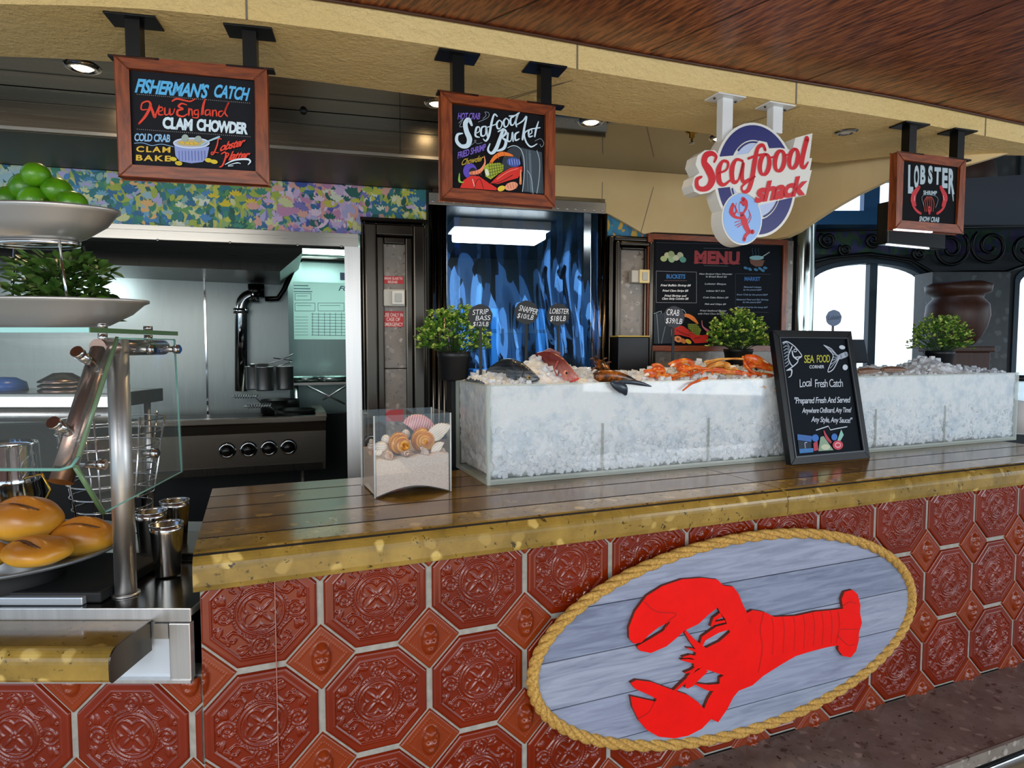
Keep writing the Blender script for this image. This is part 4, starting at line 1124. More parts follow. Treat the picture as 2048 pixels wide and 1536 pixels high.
a.tx(BL, "FISHERMAN'S", (200, 742), (792, 792), (212, 632), .035, .22, .92).tx(BL, 'CATCH', (838, 780), (1122, 812), (850, 678), .035, .22, .95)
a.dots('9a9a98', (220, 762), (1128, 834), 56, 3.5).dots('9a9a98', (222, 1045), (1132, 1106), 56, 3.5)
for pts, w in (([(300, 885), (255, 885), (262, 835), (310, 820), (328, 855), (290, 935), (235, 1000)], (8, 12, 12, 14, 22, 22, 14)), ([(326, 850), (345, 900), (362, 948), (378, 905), (400, 852)], (18, 22, 20, 10, 8)),
               ([(392, 905), (425, 890), (418, 866), (395, 880), (396, 925), (430, 928)], (8, 8, 10, 14, 14, 8)), ([(444, 875), (446, 925), (474, 922), (484, 878), (488, 928), (512, 915), (524, 880)], (14, 14, 8, 12, 14, 8, 8)),
               ([(505, 818), (540, 800), (600, 812), (650, 820), (690, 800)], (14, 16, 14, 12, 8)), ([(622, 850), (580, 838), (556, 862), (592, 882), (550, 895), (548, 930), (590, 942), (628, 922)], (8, 14, 18, 12, 18, 20, 14, 8)),
               ([(640, 880), (638, 932)], 14), ([(640, 900), (660, 882), (668, 934)], (6, 10, 14)), ([(712, 888), (684, 898), (688, 926), (712, 920), (714, 888), (712, 950), (668, 950)], (8, 12, 12, 8, 12, 12, 8)),
               ([(738, 930), (752, 850), (772, 800), (758, 860), (752, 925)], (8, 10, 10, 12, 14)), ([(806, 890), (776, 896), (774, 930), (802, 924), (808, 890), (812, 936)], (8, 12, 12, 8, 12, 12)),
               ([(832, 894), (830, 938)], 14), ([(832, 908), (856, 892), (864, 938)], (6, 10, 14)), ([(912, 900), (884, 906), (882, 938), (910, 934), (962, 830), (930, 905), (950, 942)], (8, 12, 12, 8, 14, 14, 12))):
    a.st(RD, pts, w)
a.tx(WH, 'CLAM', (425, 1035), (668, 1055), (428, 945), .05, 0, .9).tx(WH, 'CHOWDER', (700, 1052), (1115, 1084), (704, 962), .05, 0, .88)
a.tx(PB_, 'COLD CRAB', (198, 1140), (488, 1150), (202, 1078), .03, 0, .9).st(PB_, [(200, 1160), (270, 1158), (340, 1178), (420, 1168), (512, 1188)], 5)
a.tx(YL, 'CLAM', (214, 1228), (490, 1235), (216, 1182), .03, 0, 1.25).tx(YL, 'BAKE', (212, 1298), (492, 1306), (214, 1252), .03, 0, 1.25)
a.poly('8f9fd6', [(522, 1175), (532, 1262), (565, 1305), (660, 1322), (752, 1312), (788, 1272), (804, 1190)]).el('b4c2ea', 662, 1160, 146, 40).el('c3b27c', 662, 1158, 122, 28)
for x in range(560, 780, 26): a.st('6672b8', [(x, 1225), (x+3, 1300)], 7)
a.arc('dfe8f8', 662, 1160, 144, 40, 8).el('9fb0a8', 610, 1120, 28, 30, 20).el('9fb0a8', 716, 1128, 28, 26, -20)
for x, y in ((590, 1158), (630, 1160), (665, 1165), (700, 1162)): a.el(YL, x, y, 18, 9, 20)
a.st('a9cfe0', [(740, 1182), (790, 1150), (885, 1112)], (14, 12, 18))
for x, y in ((515, 1290), (560, 1324), (800, 1300), (845, 1312)): a.el('d8c02e', x, y, 30, 17, 10)
a.st('9a8420', [(535, 1320), (585, 1328)], 4)
a.st(RD, [(905, 1130), (880, 1130), (870, 1180), (842, 1245), (825, 1255), (828, 1235), (880, 1240)], (8, 10, 12, 12, 8, 8, 8)).tx(RD, 'obster', (890, 1228), (1092, 1178), (905, 1160), .03, .3, .9)
a.st(RD, [(905, 1250), (935, 1235), (940, 1270), (915, 1340), (890, 1355)], (10, 12, 14, 14, 8)).st(RD, [(935, 1240), (965, 1250), (940, 1285)], 10).tx(RD, 'latter', (960, 1300), (1130, 1288), (975, 1228), .03, .3, .9)
a.st(WH, [(935, 1335), (1010, 1300), (1110, 1292), (1138, 1310), (1120, 1336)], (5, 14, 18, 14, 6)).st(WH, [(960, 1340), (1030, 1322), (1060, 1328)], (4, 10, 5)).st(WH, [(960, 1348), (1000, 1346)], 6)
LT = {BL: 'blue_lettering', RD: 'red_lettering', WH: 'white_lettering', YL: 'yellow_lettering', PB_: 'pale_blue_lettering'}
a.done(LT)
# --- board 2
f2, x0, x1, z0, z1 = sign_setup((915, 112), (1090, 137), None, ((885, 182), (1112, 212), (1106, 411), (881, 398)))
print('sign2', x0, x1, z0, z1, f2.eul)
s2 = framed_sign('menu_sign', 'wood-framed blackboard reading Seafood Bucket with a painted pail of shellfish', f2, x0, x1, z0, z1, .030, SD, panel='15151a')
hanger(s2, f2, ((915, 112), (1090, 137)), z1, SD, BLACKM)
P = zm(f2, 860, 80, 4.518, .0095); U = (x1-x0)/((1110-883)*4.518)
a = Art(P, .0098, s2, U); PU, W2 = '7a62c8', 'cfe4f2'
a.poly('3a4650', [(810, 970), (1010, 1015), (1030, 1390), (845, 1370), (850, 1180)]).el('2c353e', 735, 1075, 70, 130, 28)
a.st('5c6c78', [(900, 1010), (915, 1370)], 22).st('54626c', [(870, 1000), (885, 1360)], 10).st('c8d8e4', [(700, 975), (760, 955), (820, 990), (850, 1090), (848, 1240), (835, 1370)], 6).st('9fb2c0', [(965, 1000), (990, 1100), (985, 1250), (965, 1385)], 7).st('9fb2c0', [(880, 1180), (915, 1250), (930, 1390)], 6)
a.el('3f57a8', 755, 1105, 62, 42, 10)
for k in range(5): a.st('b8c8f0', [(715+k*22, 1080), (722+k*22, 1128)], 4)
a.el('5a46b8', 360, 1185, 62, 70).el('15151a', 385, 1195, 34, 40)
a.st('f07a28', [(545, 1112), (590, 1058), (650, 1030), (720, 1040), (750, 1050)], (22, 34, 38, 24, 6)).st('b84e14', [(600, 1035), (620, 1075)], 5).st('b84e14', [(665, 1015), (675, 1058)], 5)
a.st('f2936c', [(488, 1050), (495, 1110), (470, 1165), (430, 1195), (365, 1205)], (5, 14, 26, 34, 26))
for x in (380, 405, 430, 455): a.st('b84a2c', [(x, 1185), (x+4, 1222)], 4)
a.poly('a8b430', [(485, 1150), (520, 1120), (625, 1112), (662, 1130), (660, 1180), (545, 1262), (500, 1235)])
for k in range(6): a.st('4c5a14', [(530+k*22, 1118), (548+k*20, 1250-k*14)], 5)
for k in range(4): a.st('4c5a14', [(525, 1145+k*30), (660, 1128+k*22)], 5)
a.el('dfe8d0', 512, 1200, 16, 34, -15)
a.poly('d8281c', [(268, 1340), (300, 1270), (370, 1228), (440, 1235), (520, 1290), (600, 1340), (598, 1362), (450, 1352)]).poly('d8281c', [(540, 1300), (620, 1220), (720, 1160), (830, 1145), (830, 1190), (790, 1250), (700, 1275), (610, 1305)])
a.st('f2b8a8', [(380, 1262), (400, 1330)], 8).st('5c0c08', [(400, 1345), (415, 1280), (450, 1262), (480, 1345)], 6).st('5c0c08', [(530, 1300), (620, 1290), (740, 1225)], 7).st('f08a70', [(600, 1262), (700, 1195), (790, 1165)], 6)
a.el('e8c83a', 640, 1345, 36, 24, -20).el('f0a080', 730, 1325, 60, 36, -18)
for k in range(4): a.st('b8603c', [(690+k*26, 1300), (705+k*24, 1345)], 5)
a.st('f09a68', [(815, 1180), (812, 1300)], (10, 22)).st('8fc24a', [(262, 1210), (262, 1280), (300, 1290)], (6, 20, 6))
a.tx(PU, 'HOT CRAB', (245, 722), (446, 722), (250, 662), .02, .15, .95)
a.tx(PU, 'FRIED SHRIMP', (245, 1078), (500, 998), (246, 1018), .02, .1, .95)
a.tx('b89a30', 'Chowder', (278, 1138), (475, 1095), (290, 1080), .02, .35)
for pts, w in (([(372, 775), (345, 725), (315, 760), (325, 830), (352, 900), (335, 958), (280, 965), (238, 920), (245, 862), (290, 850)], (20, 34, 40, 44, 48, 40, 32, 30, 22, 10)),
               ([(408, 850), (440, 832), (440, 795), (415, 802), (406, 870), (442, 885)], (8, 8, 10, 18, 18, 8)), ([(500, 785), (462, 800), (458, 868), (494, 862), (502, 790), (512, 875)], (8, 16, 18, 8, 16, 14)),
               ([(600, 695), (575, 680), (552, 750), (528, 870), (500, 918), (476, 900)], (14, 14, 20, 20, 14, 8)), ([(515, 795), (590, 768)], 9),
               ([(620, 730), (598, 760), (605, 805), (632, 800), (645, 755), (620, 730)], (8, 18, 16, 8, 14, 8)), ([(682, 712), (660, 742), (668, 790), (694, 782), (706, 738), (682, 712)], (8, 18, 16, 8, 14, 8)),
               ([(752, 700), (724, 715), (724, 770), (752, 765), (790, 668), (768, 740), (775, 790)], (8, 16, 18, 8, 16, 18, 12)), ([(710, 695), (760, 690), (800, 665)], 12),
               ([(655, 815), (625, 900), (590, 990), (550, 1030), (518, 1000), (535, 945)], (24, 30, 34, 24, 18, 10)), ([(610, 835), (660, 812), (680, 845), (650, 890), (680, 920), (660, 985), (600, 1010)], (12, 12, 24, 12, 26, 26, 12)),
               ([(698, 850), (694, 915), (724, 915), (738, 842), (744, 920)], (16, 18, 8, 14, 14)), ([(795, 838), (764, 860), (766, 912), (800, 900)], (10, 18, 16, 8)),
               ([(780, 772), (830, 740), (865, 700), (845, 800), (828, 905)], (10, 12, 14, 20, 18)), ([(885, 818), (845, 855), (862, 930), (905, 972), (960, 945)], (8, 14, 16, 14, 6)),
               ([(882, 866), (912, 845), (906, 815), (884, 832), (888, 880), (920, 874)], (8, 8, 10, 16, 16, 8)), ([(972, 745), (950, 815), (938, 880)], (8, 18, 14)), ([(905, 812), (985, 800)], 10)):
    a.st(W2, pts, w)
a.st('8f9cac', [(940, 920), (990, 900), (1020, 940), (1000, 975), (985, 950)], 4).st('8f9cac', [(470, 720), (500, 690), (490, 660), (525, 670), (515, 710), (430, 750)], 4).st('8f9cac', [(255, 760), (290, 725), (262, 790), (290, 790)], 4).st('8f9cac', [(365, 960), (410, 920), (395, 915), (420, 945), (465, 935)], 3)
a.done({PU: 'purple_lettering', W2: 'white_lettering'})
# --- board 4 (lobster)
f4, x0, x1, z0, z1 = sign_setup((1822, 251), (1918, 264), None, ((1796, 303), (1932, 320), (1925, 466), (1790, 457)))
print('sign4', x0, x1, z0, z1, f4.eul)
s4 = framed_sign('menu_sign', 'wood-framed blackboard reading LOBSTER, hanging rightmost under the soffit', f4, x0, x1, z0, z1, .030, SD, panel='121317')
hanger(s4, f4, ((1822, 251), (1918, 264)), z1, SD, BLACKM)
P = zm(f4, 1740, 220, 5.12, .0095); U = (x1-x0)/((1929-1793)*5.12)
a = Art(P, .0098, s4, U); W4, R4 = 'b4c6d0', 'c2303a'
for ch, xa_, xb_, yt, yb in (('L', 388, 442, 560, 835), ('O', 448, 500, 565, 785), ('B', 512, 566, 565, 748), ('S', 592, 638, 570, 742), ('T', 655, 722, 585, 752), ('E', 735, 792, 592, 785), ('R', 800, 862, 600, 842)):
    a.tx(W4, ch, (xa_, yb), (xb_, yb+4), (xa_+4, yt), .05)
a.st(W4, [(395, 800), (390, 838)], 8).st(W4, [(838, 800), (850, 930)], (18, 8))
a.arc(R4, 600, 930, 170, 150, 20, -20, 60).arc(R4, 600, 930, 170, 150, 20, 120, 200)
a.st(R4, [(500, 790), (450, 860), (440, 930), (465, 980)], (26, 46, 52, 14)).st(R4, [(720, 790), (760, 870), (765, 920), (735, 985)], (26, 46, 50, 14)).st('e88a90', [(455, 880), (450, 930)], 8).st('e88a90', [(745, 880), (755, 925)], 8)
for dx in (-60, -38, -16, 8, 30, 55): a.st('9c3a30', [(600+dx*.4, 890), (600+dx*.9, 950), (600+dx*.7, 1040)], 7)
a.st(R4, [(602, 1005), (602, 1060)], (30, 20)).st('6a7a86', [(545, 985), (525, 900), (560, 870), (655, 880), (690, 920), (665, 1000)], 5)
a.tx(W4, 'SHRIMP', (538, 865), (678, 870), (540, 825), .03).tx(W4, 'SNOW CRAB', (495, 1140), (700, 1150), (500, 1088), .03, .1)
a.done({W4: 'white_lettering', R4: 'painted_lobster'})
# --- second hanging box behind it
f5 = Fr(ony(1778, 400, 3.05), 24)
A_ = f5.hit(1778, 402); B_ = f5.hit(1868, 508)
b5 = thing('menu_screen', 'black hanging screen box just behind the lobster board', 'screen', fr=f5)
xw = f5.hit(1893, 450)[0]
obj('screen_case', MB().box(0, xw, 0, .06, B_[1]+.03, A_[1]), mat('screen_case', '0a0a0c', .25), b5, bevel=.006)
obj('light_strip', MB().box(.002, xw*.72, .003, .011, B_[1]+.023, B_[1]+.029), mat('white_strip', 'f4f6ff', .3, 0, Emission_Color=(.9, .93, 1, 1), Emission_Strength=2.2), b5)
obj('hanging_post', MB().box(xw/2-.015, xw/2+.015, .02, .04, A_[1]-.003, ZS-.001), BLACKM, b5)
p_ = f4.hit(1790, 459)
obj('light_strip', MB().box(x0+.002, x0+(x1-x0)*.55, .002, .010, z0-.006, z0-.001), MATS['white_strip'], s4)

# --- round shop sign
A = onz(1452, 197, ZS); B = onz(1552, 214, ZS); ang = math.degrees(math.atan2(B.y-A.y, B.x-A.x))
f3 = Fr((A.x + math.sin(R(ang))*.03, A.y - math.cos(R(ang))*.03, 0), ang)
s3 = thing('shop_sign', 'round navy and white sign reading Seafood shack with a small red lobster', 'sign', fr=f3)
P = zm(f3, 1340, 170, 4.519, 0); U = (f3.hit(1620, 370)[0]-f3.hit(1380, 370)[0])/((1620-1380)*4.519)
WHS = mat('sign_white', 'e8e6e0', .35); TH = .055
mb = MB()
mb.prism(pe(P, 770, 858, 368, 520, -6, 48), 0, TH)
ban = [(195, 905), (215, 830), (262, 795), (226, 720), (245, 640), (310, 592), (400, 592), (448, 650), (560, 640), (700, 620), (752, 560), (800, 505), (870, 520), (890, 575), (990, 570), (1100, 590), (1128, 480), (1282, 438), (1255, 665), (1278, 660), (1258, 775), (1276, 770), (1222, 997), (1130, 1010), (765, 1095), (735, 1060), (700, 1010), (620, 1005), (560, 920), (420, 935), (350, 975), (270, 990), (215, 965)]
mb.prism([P(*q) for q in ban], -.003, TH+.001)
mb.prism(pe(P, 645, 1210, 182, 238, -4, 40), -.003, TH+.0005)
obj('sign_body', mb, WHS, s3)
nv = MB(); nv.ring(pe(P, 770, 858, 344, 496, -6, 64), pe(P, 770, 858, 238, 362, -6, 64), -.0016, 0.001)
def m_navy():
    t = NT('worn_navy'); n1 = t.noise(t.coord(), 60, 6, .8, 2); t.set(Base_Color=t.ramp(n1, [(.27, c('d8dcea')), (.31, c('161a6a'))]), Roughness=.4); return t.m
obj('navy_ring', nv, m_navy(), s3)
obj('pale_disc', MB().flat(pe(P, 770, 858, 212, 330, -6, 48), -.0012), mat('pale_blue', 'bcccf0', .4), s3)
mb = MB(); mb.stroke(pe(P, 770, 858, 222, 342, -6, 40, -125, -75), .006, -.0022, False).stroke(pe(P, 770, 858, 222, 342, -6, 40, 22, 80), .006, -.0022, False).stroke(pe(P, 770, 858, 222, 342, -6, 20, 155, 170), .006, -.0022, False)
obj('thin_arcs', mb, mat('navy_line', '161a6a', .4), s3)
obj('lobster_disc', MB().flat(pe(P, 645, 1210, 170, 226, -4, 40), -.0044), mat('sky_blue', '92bdf6', .4), s3)
rdm = NT('worn_red'); rdm.set(Base_Color=rdm.ramp(rdm.noise(rdm.coord(), 70, 6, .8, 2), [(.25, c('f0c8c8')), (.30, c('d0091c'))]), Roughness=.4); REDP = rdm.m
mb = MB(); yy = -.0050; U_ = U
def S(pts, w, m=None):
    global yy
    yy -= .00006; (m or mb).stroke([P(*q) for q in pts], [q*U_ for q in w] if hasattr(w, '__len__') else w*U_, yy)
S([(392, 700), (408, 650), (370, 622), (318, 640), (302, 705), (345, 775), (372, 850), (345, 920), (290, 945), (240, 925), (236, 860), (278, 832)], (14, 26, 34, 44, 50, 66, 62, 44, 34, 36, 30, 14))
S([(432, 800), (500, 770), (516, 706), (468, 694), (432, 770), (436, 870), (478, 905), (540, 860)], (14, 16, 24, 20, 46, 46, 24, 12))
S([(648, 690), (590, 680), (552, 760), (560, 870), (610, 860), (655, 700), (640, 830), (662, 880), (706, 850)], (18, 22, 44, 40, 14, 20, 40, 28, 12))
S([(852, 590), (830, 548), (785, 575), (756, 700), (732, 850), (700, 950), (655, 968), (640, 925), (690, 880), (760, 830)], (24, 26, 30, 42, 42, 34, 20, 18, 14, 12)); S([(700, 668), (780, 640), (850, 632)], 18)
def O(cx_, cy_, rx_, ry_, rot, wd):
    pts = []
    for k in range(17):
        t = R(-90 + 360*k/16); u, v = rx_*math.cos(t), ry_*math.sin(t); pts.append((cx_+u*math.cos(R(rot))-v*math.sin(R(rot)), cy_+u*math.sin(R(rot))+v*math.cos(R(rot))))
    S(pts, [wd*(.45+.55*abs(math.cos(R(-90+360*k/16)))) for k in range(17)])
O(846, 722, 42, 92, 8, 42); O(982, 690, 42, 92, 8, 42); O(1108, 670, 38, 88, 10, 42)
S([(1228, 490), (1200, 600), (1180, 720), (1205, 748), (1240, 700)], (44, 44, 42, 26, 10)); S([(900, 660), (945, 650)], 14); S([(1030, 640), (1075, 628)], 14)
text_mesh(mb, 'shack', P(752, 1062), P(1216, 985), P(775, 885), -.0062, .045, .12, .86)
obj('red_lettering', mb, REDP, s3)
lb = MB()
for pts, w in (([(560, 1080), (545, 1150), (580, 1195), (650, 1210)], (20, 40, 22, 14)), ([(572, 1090), (590, 1140), (570, 1170)], (8, 16, 14)), ([(650, 1035), (672, 1065), (680, 1110), (655, 1160), (640, 1190)], (34, 44, 22, 14, 14)), ([(630, 1060), (655, 1090)], 14),
               ([(640, 1170), (660, 1230), (680, 1290), (705, 1330)], (34, 56, 46, 34)), ([(705, 1330), (672, 1365), (660, 1400)], (24, 26, 30)), ([(705, 1330), (738, 1330)], (20, 34)), ([(620, 1230), (575, 1245)], 5), ([(630, 1250), (580, 1275)], 5), ([(640, 1262), (600, 1288)], 5),
               ([(690, 1230), (712, 1180), (700, 1130)], 5), ([(700, 1250), (722, 1200), (708, 1150)], 5), ([(612, 1170), (585, 1110), (590, 1070)], 4), ([(622, 1160), (615, 1100), (625, 1060)], 4)):
    S(pts, w, lb)
obj('small_lobster', lb, mat('lobster_red', 'd0122c', .4), s3)
zt_s = f3.hit(1450, 262)[1]
for px_, py_, pb_ in ((1452, 197, 285), (1552, 214, 262)):
    p = f3.I @ onz(px_, py_, ZS-.003); x = p.x
    o = obj('hanging_post', MB().box(x-.022, x+.022, .012, .045, f3.hit(px_, pb_)[1], ZS-.005), WHITE, s3, bevel=.002)
    obj('ceiling_plate', MB().box(x-.058, x+.058, -.01, .065, ZS-.005, ZS-.0005), WHITE, o)
    obj('screw_head', MB().disc(x-.048, 0, .001, 0, 6) and MB().ball((x-.045, .028, ZS-.006), .005, 8, 5).ball((x+.045, .028, ZS-.006), .005, 8, 5), DSTEEL, o)

# ================================================================== OVAL PLAQUE
ovl = thing('lobster_plaque', 'oval grey plank plaque with rope rim and big red lobster cutout', 'plaque', fr=BAR)
y0 = -.018; N_ = 72; OAi, OBi = OA-.012, OB-.012
P = zm(BAR, 1040, 1040, 2.56, -.042)
cuts = [BAR.hit(1040+a/2.56, 1040+b/2.56, -.042) for a, b in ((1100, 316), (1100, 537), (1100, 755), (1100, 962))]
zs_c = [OC[1]+OBi+.01] + [q[1] for q in cuts] + [OC[1]-OBi-.01]
def m_plank(i):
    t = NT('grey_plank_%d' % i); co = t.coord((1.0, 10, 11)); mp = t.n('Mapping'); mp.inputs['Location'].default_value = (i*1.7, 0, i*3.1); t.l(co, mp.inputs[0])
    n1 = t.noise(mp.outputs[0], 3.2, 6, .6, 1.5); kn = t.voro(mp.outputs[0], .9)
    a_ = [('7d8499', '979db2'), ('6a7289', '8790a6'), ('838a9e', '9ca2b4'), ('7b8297', '949bb0'), ('7f889b', '969eb0')][i % 5]
    t.set(Base_Color=t.ramp(n1, [(.22, c('656c80')), (.36, c(a_[0])), (.62, c(a_[1]))]), Roughness=.55); t.bump(n1, .12, .001); return t.m
for i in range(5):
    zt_, zb_ = zs_c[i]-.0018, zs_c[i+1]+.0018
    pts = []
    cl_ = lambda z: max(-1, min(1, (z-OC[1])/OBi))
    a1 = math.asin(cl_(zt_)); a0 = math.asin(cl_(zb_)); n = 20
    for k in range(n+1):
        t = a0+(a1-a0)*k/n; pts.append((OC[0]+OAi*math.cos(t), OC[1]+OBi*math.sin(t)))
    for k in range(n+1):
        t = a1+(a0-a1)*k/n; pts.append((OC[0]-OAi*math.cos(t), OC[1]+OBi*math.sin(t)))
    mb = MB().prism(pts, -.040, -.022)
    obj('plank', mb, m_plank(i), ovl)
mb = MB().prism([(OC[0]+(OAi-.004)*math.cos(2*math.pi*k/N_), OC[1]+(OBi-.004)*math.sin(2*math.pi*k/N_)) for k in range(N_)], -.0215, -.0125)
obj('backing', mb, mat('backing_dark', '14161c', .8), ovl)
# rope: three laid strands
def m_rope():
    t = NT('manila_rope'); n1 = t.noise(t.coord(), 130, 4, .7); t.set(Base_Color=t.ramp(n1, [(.3, c('8a6426')), (.55, c('c79a4a')), (.75, c('dcb66c'))]), Roughness=.8); t.bump(n1, .7, .003); return t.m
ROPE = m_rope()
NP = 900; OAr, OBr = OA-.012, OB-.012
for k in range(3):
    pts = []; rr = []
    per = 66
    for i in range(NP):
        t = 2*math.pi*i/NP; cx_, cz_ = OC[0]+OAr*math.cos(t), OC[1]+OBr*math.sin(t)
        nx, nz = math.cos(t)*OBr, math.sin(t)*OAr; L_ = math.hypot(nx, nz); nx /= L_; nz /= L_
        ph = per*0.333*t*1.0 + 2*math.pi*k/3
        ph = 22*t*1.0 + 2*math.pi*k/3 if False else 24*t + 2*math.pi*k/3
        pts.append((cx_+nx*.0095*math.cos(ph), -.040+.0095*math.sin(ph), cz_+nz*.0095*math.cos(ph)))
    obj('rope_strand', MB().tube(pts, .0108, 10, close=True), ROPE, ovl)
# lobster cut-out, one thick board of several overlapping outlines
LR = NT('lobster_paint'); nn_ = LR.noise(LR.coord(), 9, 5, .7); LR.set(Base_Color=LR.ramp(nn_, [(.22, c('a01208')), (.33, c('e60c04')), (.7, c('f40e05'))]), Roughness=.6); LR.b.inputs['Specular IOR Level'].default_value = .2; LRED = LR.m
LE = mat('cut_edge', '6a2a14', .7)
shapes = [
 [(550, 600), (548, 545), (580, 462), (640, 382), (720, 332), (820, 298), (920, 291), (1000, 300), (1030, 330), (1080, 336), (1108, 372), (1132, 432), (1152, 470), (1190, 560), (1120, 600), (1060, 560), (1040, 500), (1015, 470), (1002, 442), (955, 478), (905, 525), (835, 558), (800, 590), (740, 640), (660, 674), (604, 662), (588, 640), (660, 600), (725, 560), (762, 512), (700, 542), (650, 582), (612, 620), (572, 626)],
 [(1152, 470), (1180, 455), (1240, 465), (1290, 490), (1400, 485), (1500, 463), (1590, 455), (1642, 448), (1634, 400), (1650, 362), (1690, 352), (1716, 375), (1730, 430), (1728, 470), (1738, 520), (1722, 575), (1722, 610), (1708, 664), (1682, 697), (1640, 690), (1618, 660), (1618, 635), (1560, 645), (1470, 668), (1400, 690), (1330, 730), (1235, 790), (1180, 838), (1110, 866), (1090, 820), (1040, 790), (985, 772), (950, 760), (880, 745), (880, 700), (900, 655), (935, 652), (1010, 615), (1062, 570), (1100, 500)],
 [(1112, 862), (1080, 900), (1050, 960), (1003, 1027), (968, 1010), (920, 1060), (850, 1095), (780, 1108), (700, 1100), (640, 1066), (600, 1020), (566, 950), (556, 893), (600, 902), (684, 921), (690, 908), (640, 882), (580, 856), (556, 826), (585, 811), (660, 820), (745, 852), (850, 888), (902, 925), (932, 958), (952, 910), (975, 872), (1010, 850), (1012, 800), (1045, 780), (1130, 800)],
]
mb = MB()
for k, sh_ in enumerate(shapes): mb.prism([P(*q) for q in sh_], -.053-.0003*k, -.0405)
yk = -.053
def thick(pts, w):
    global yk
    yk -= .0001
    n = len(pts); L_ = []; R_ = []
    for i in range(n):
        a_ = pts[max(i-1, 0)]; b_ = pts[min(i+1, n-1)]; dx, dy = b_[0]-a_[0], b_[1]-a_[1]; l_ = math.hypot(dx, dy); ww = w[i]/2
        L_.append((pts[i][0]-dy/l_*ww, pts[i][1]+dx/l_*ww)); R_.append((pts[i][0]+dy/l_*ww, pts[i][1]-dx/l_*ww))
    mb.prism([P(*q) for q in L_ + R_[::-1]], yk, -.0405)
for pts, w in (([(835, 562), (870, 610), (910, 650), (935, 680)], (12, 26, 40, 60)), ([(1040, 512), (985, 522), (968, 540)], (12, 14, 6)), ([(1070, 535), (1000, 555), (930, 600), (915, 640)], (30, 34, 26, 14)), ([(968, 540), (985, 500), (1020, 480)], (8, 16, 26)),
               ([(900, 668), (870, 655), (843, 648)], (16, 12, 4)), ([(900, 700), (860, 690), (822, 696)], (20, 16, 5)), ([(900, 722), (850, 712), (815, 708)], (22, 16, 5)), ([(905, 740), (870, 765), (832, 775)], (16, 14, 5)), ([(940, 755), (895, 790), (862, 830), (842, 852)], (34, 44, 36, 10)),
               ([(900, 770), (840, 815), (765, 880)], (16, 18, 8)), ([(1015, 850), (950, 850), (888, 832)], (40, 30, 8)), ([(880, 760), (848, 800), (836, 850)], (14, 12, 6))):
    thick(pts, w)
lobc = MB(); lobc.v = mb.v; lobc.f = mb.f; lobc.smooth = mb.smooth
for f in mb.f:
    ys = [mb.v[i][1] for i in f]; lobc.m.append(0 if max(ys) < -.05 else 1)
obj('lobster_cutout', lobc, [LRED, LE], ovl)
ln = MB()
def Lk(pts, w=3.2): ln.stroke([zm(BAR, 1040, 1040, 2.56, -.0552)(*q) for q in pts], w/2.56/F*2.05, -.0552)
for x in (1290, 1345, 1400, 1450, 1500, 1545, 1590): Lk([(x, 500-(x-1290)*.12), (x+10, 560-(x-1290)*.1), (x+4, 690-(x-1290)*.2)], 2.4)
Lk([(1250, 470), (1232, 560), (1242, 660), (1222, 780)]); Lk([(640, 420), (700, 470), (800, 480), (760, 520), (740, 560)]); Lk([(1640, 450), (1690, 420), (1722, 430)]); Lk([(1625, 590), (1680, 640), (1712, 640)]); Lk([(1640, 560), (1730, 560)]); Lk([(600, 1020), (660, 985), (690, 930)]); Lk([(1630, 470), (1638, 540), (1622, 630)])
obj('painted_lines', ln, mat('dark_red_line', '9a0f0a', .6), ovl)

# ================================================================== MENU BOARD ON THE WALL
fm_ = Fr(WALL.w(0, -.045, 0), 14)
q = [fm_.hit(*p_) for p_ in ((1297, 468), (1576, 480), (1578, 702), (1303, 702))]
x0, x1, z1, z0 = q[0][0], q[1][0], (q[0][1]+q[1][1])/2, q[3][1]
mn = framed_sign('menu_board', 'large wooden framed blackboard headed MENU on the wall behind the plants', fm_, x0, x1, z0, z1, .028, .034, panel='10151c')
mn['category'] = 'menu board'
P = zm(fm_, 1270, 460, 5.909, .0095); U = (x1-x0)/((1576-1297)*5.909)
a = Art(P, .0098, mn, U); WM = 'c9ced6'
a.tx('8e2c34', 'MENU', (700, 388), (1235, 398), (704, 245), .06, 0, 1.05).st('8e2c34', [(695, 390), (1240, 400)], 5, False)
for x0_, x1_, y_ in ((700, 800, 386), (880, 980, 390), (1010, 1110, 393), (1140, 1236, 398)): a.st('8e2c34', [(x0_, y_), (x1_, y_+1)], 12, False)
a.st('5c6470', [(810, 215), (1120, 222)], 3, False).st('5c6470', [(815, 420), (1100, 428)], 4, False)
for b in (((250, 485), (725, 498), (725, 862), (250, 858)),): 
    for i in range(4): a.st('8a909a', [b[i], b[(i+1) % 4]], 3.5, False)
a.st('3e4652', [(250, 150), (1640, 180)], 3, False).st('3e4652', [(1185, 515), (1185, 965), (1575, 975)], 3, False).st('3e4652', [(1185, 515), (1600, 525)], 3, False)
a.tx('2f6cae', 'BUCKETS', (368, 572), (592, 574), (370, 522), .04).tx('2a5f9c', 'MARKET', (1290, 598), (1478, 600), (1292, 552), .04).st('8a6a70', [(345, 597), (610, 600)], 3, False)
for t_, x_, x2_, y_ in (('Fried Buffalo Shrimp $8', 300, 655, 665), ('Fried Clam Strips $8', 322, 626, 728), ('Fried Shrimp and', 345, 605, 788), ('Clam Strip Combo $8', 316, 628, 822)):
    a.tx('d8dade', t_, (x_, y_), (x2_, y_+1), (x_+2, y_-24), .03, .2)
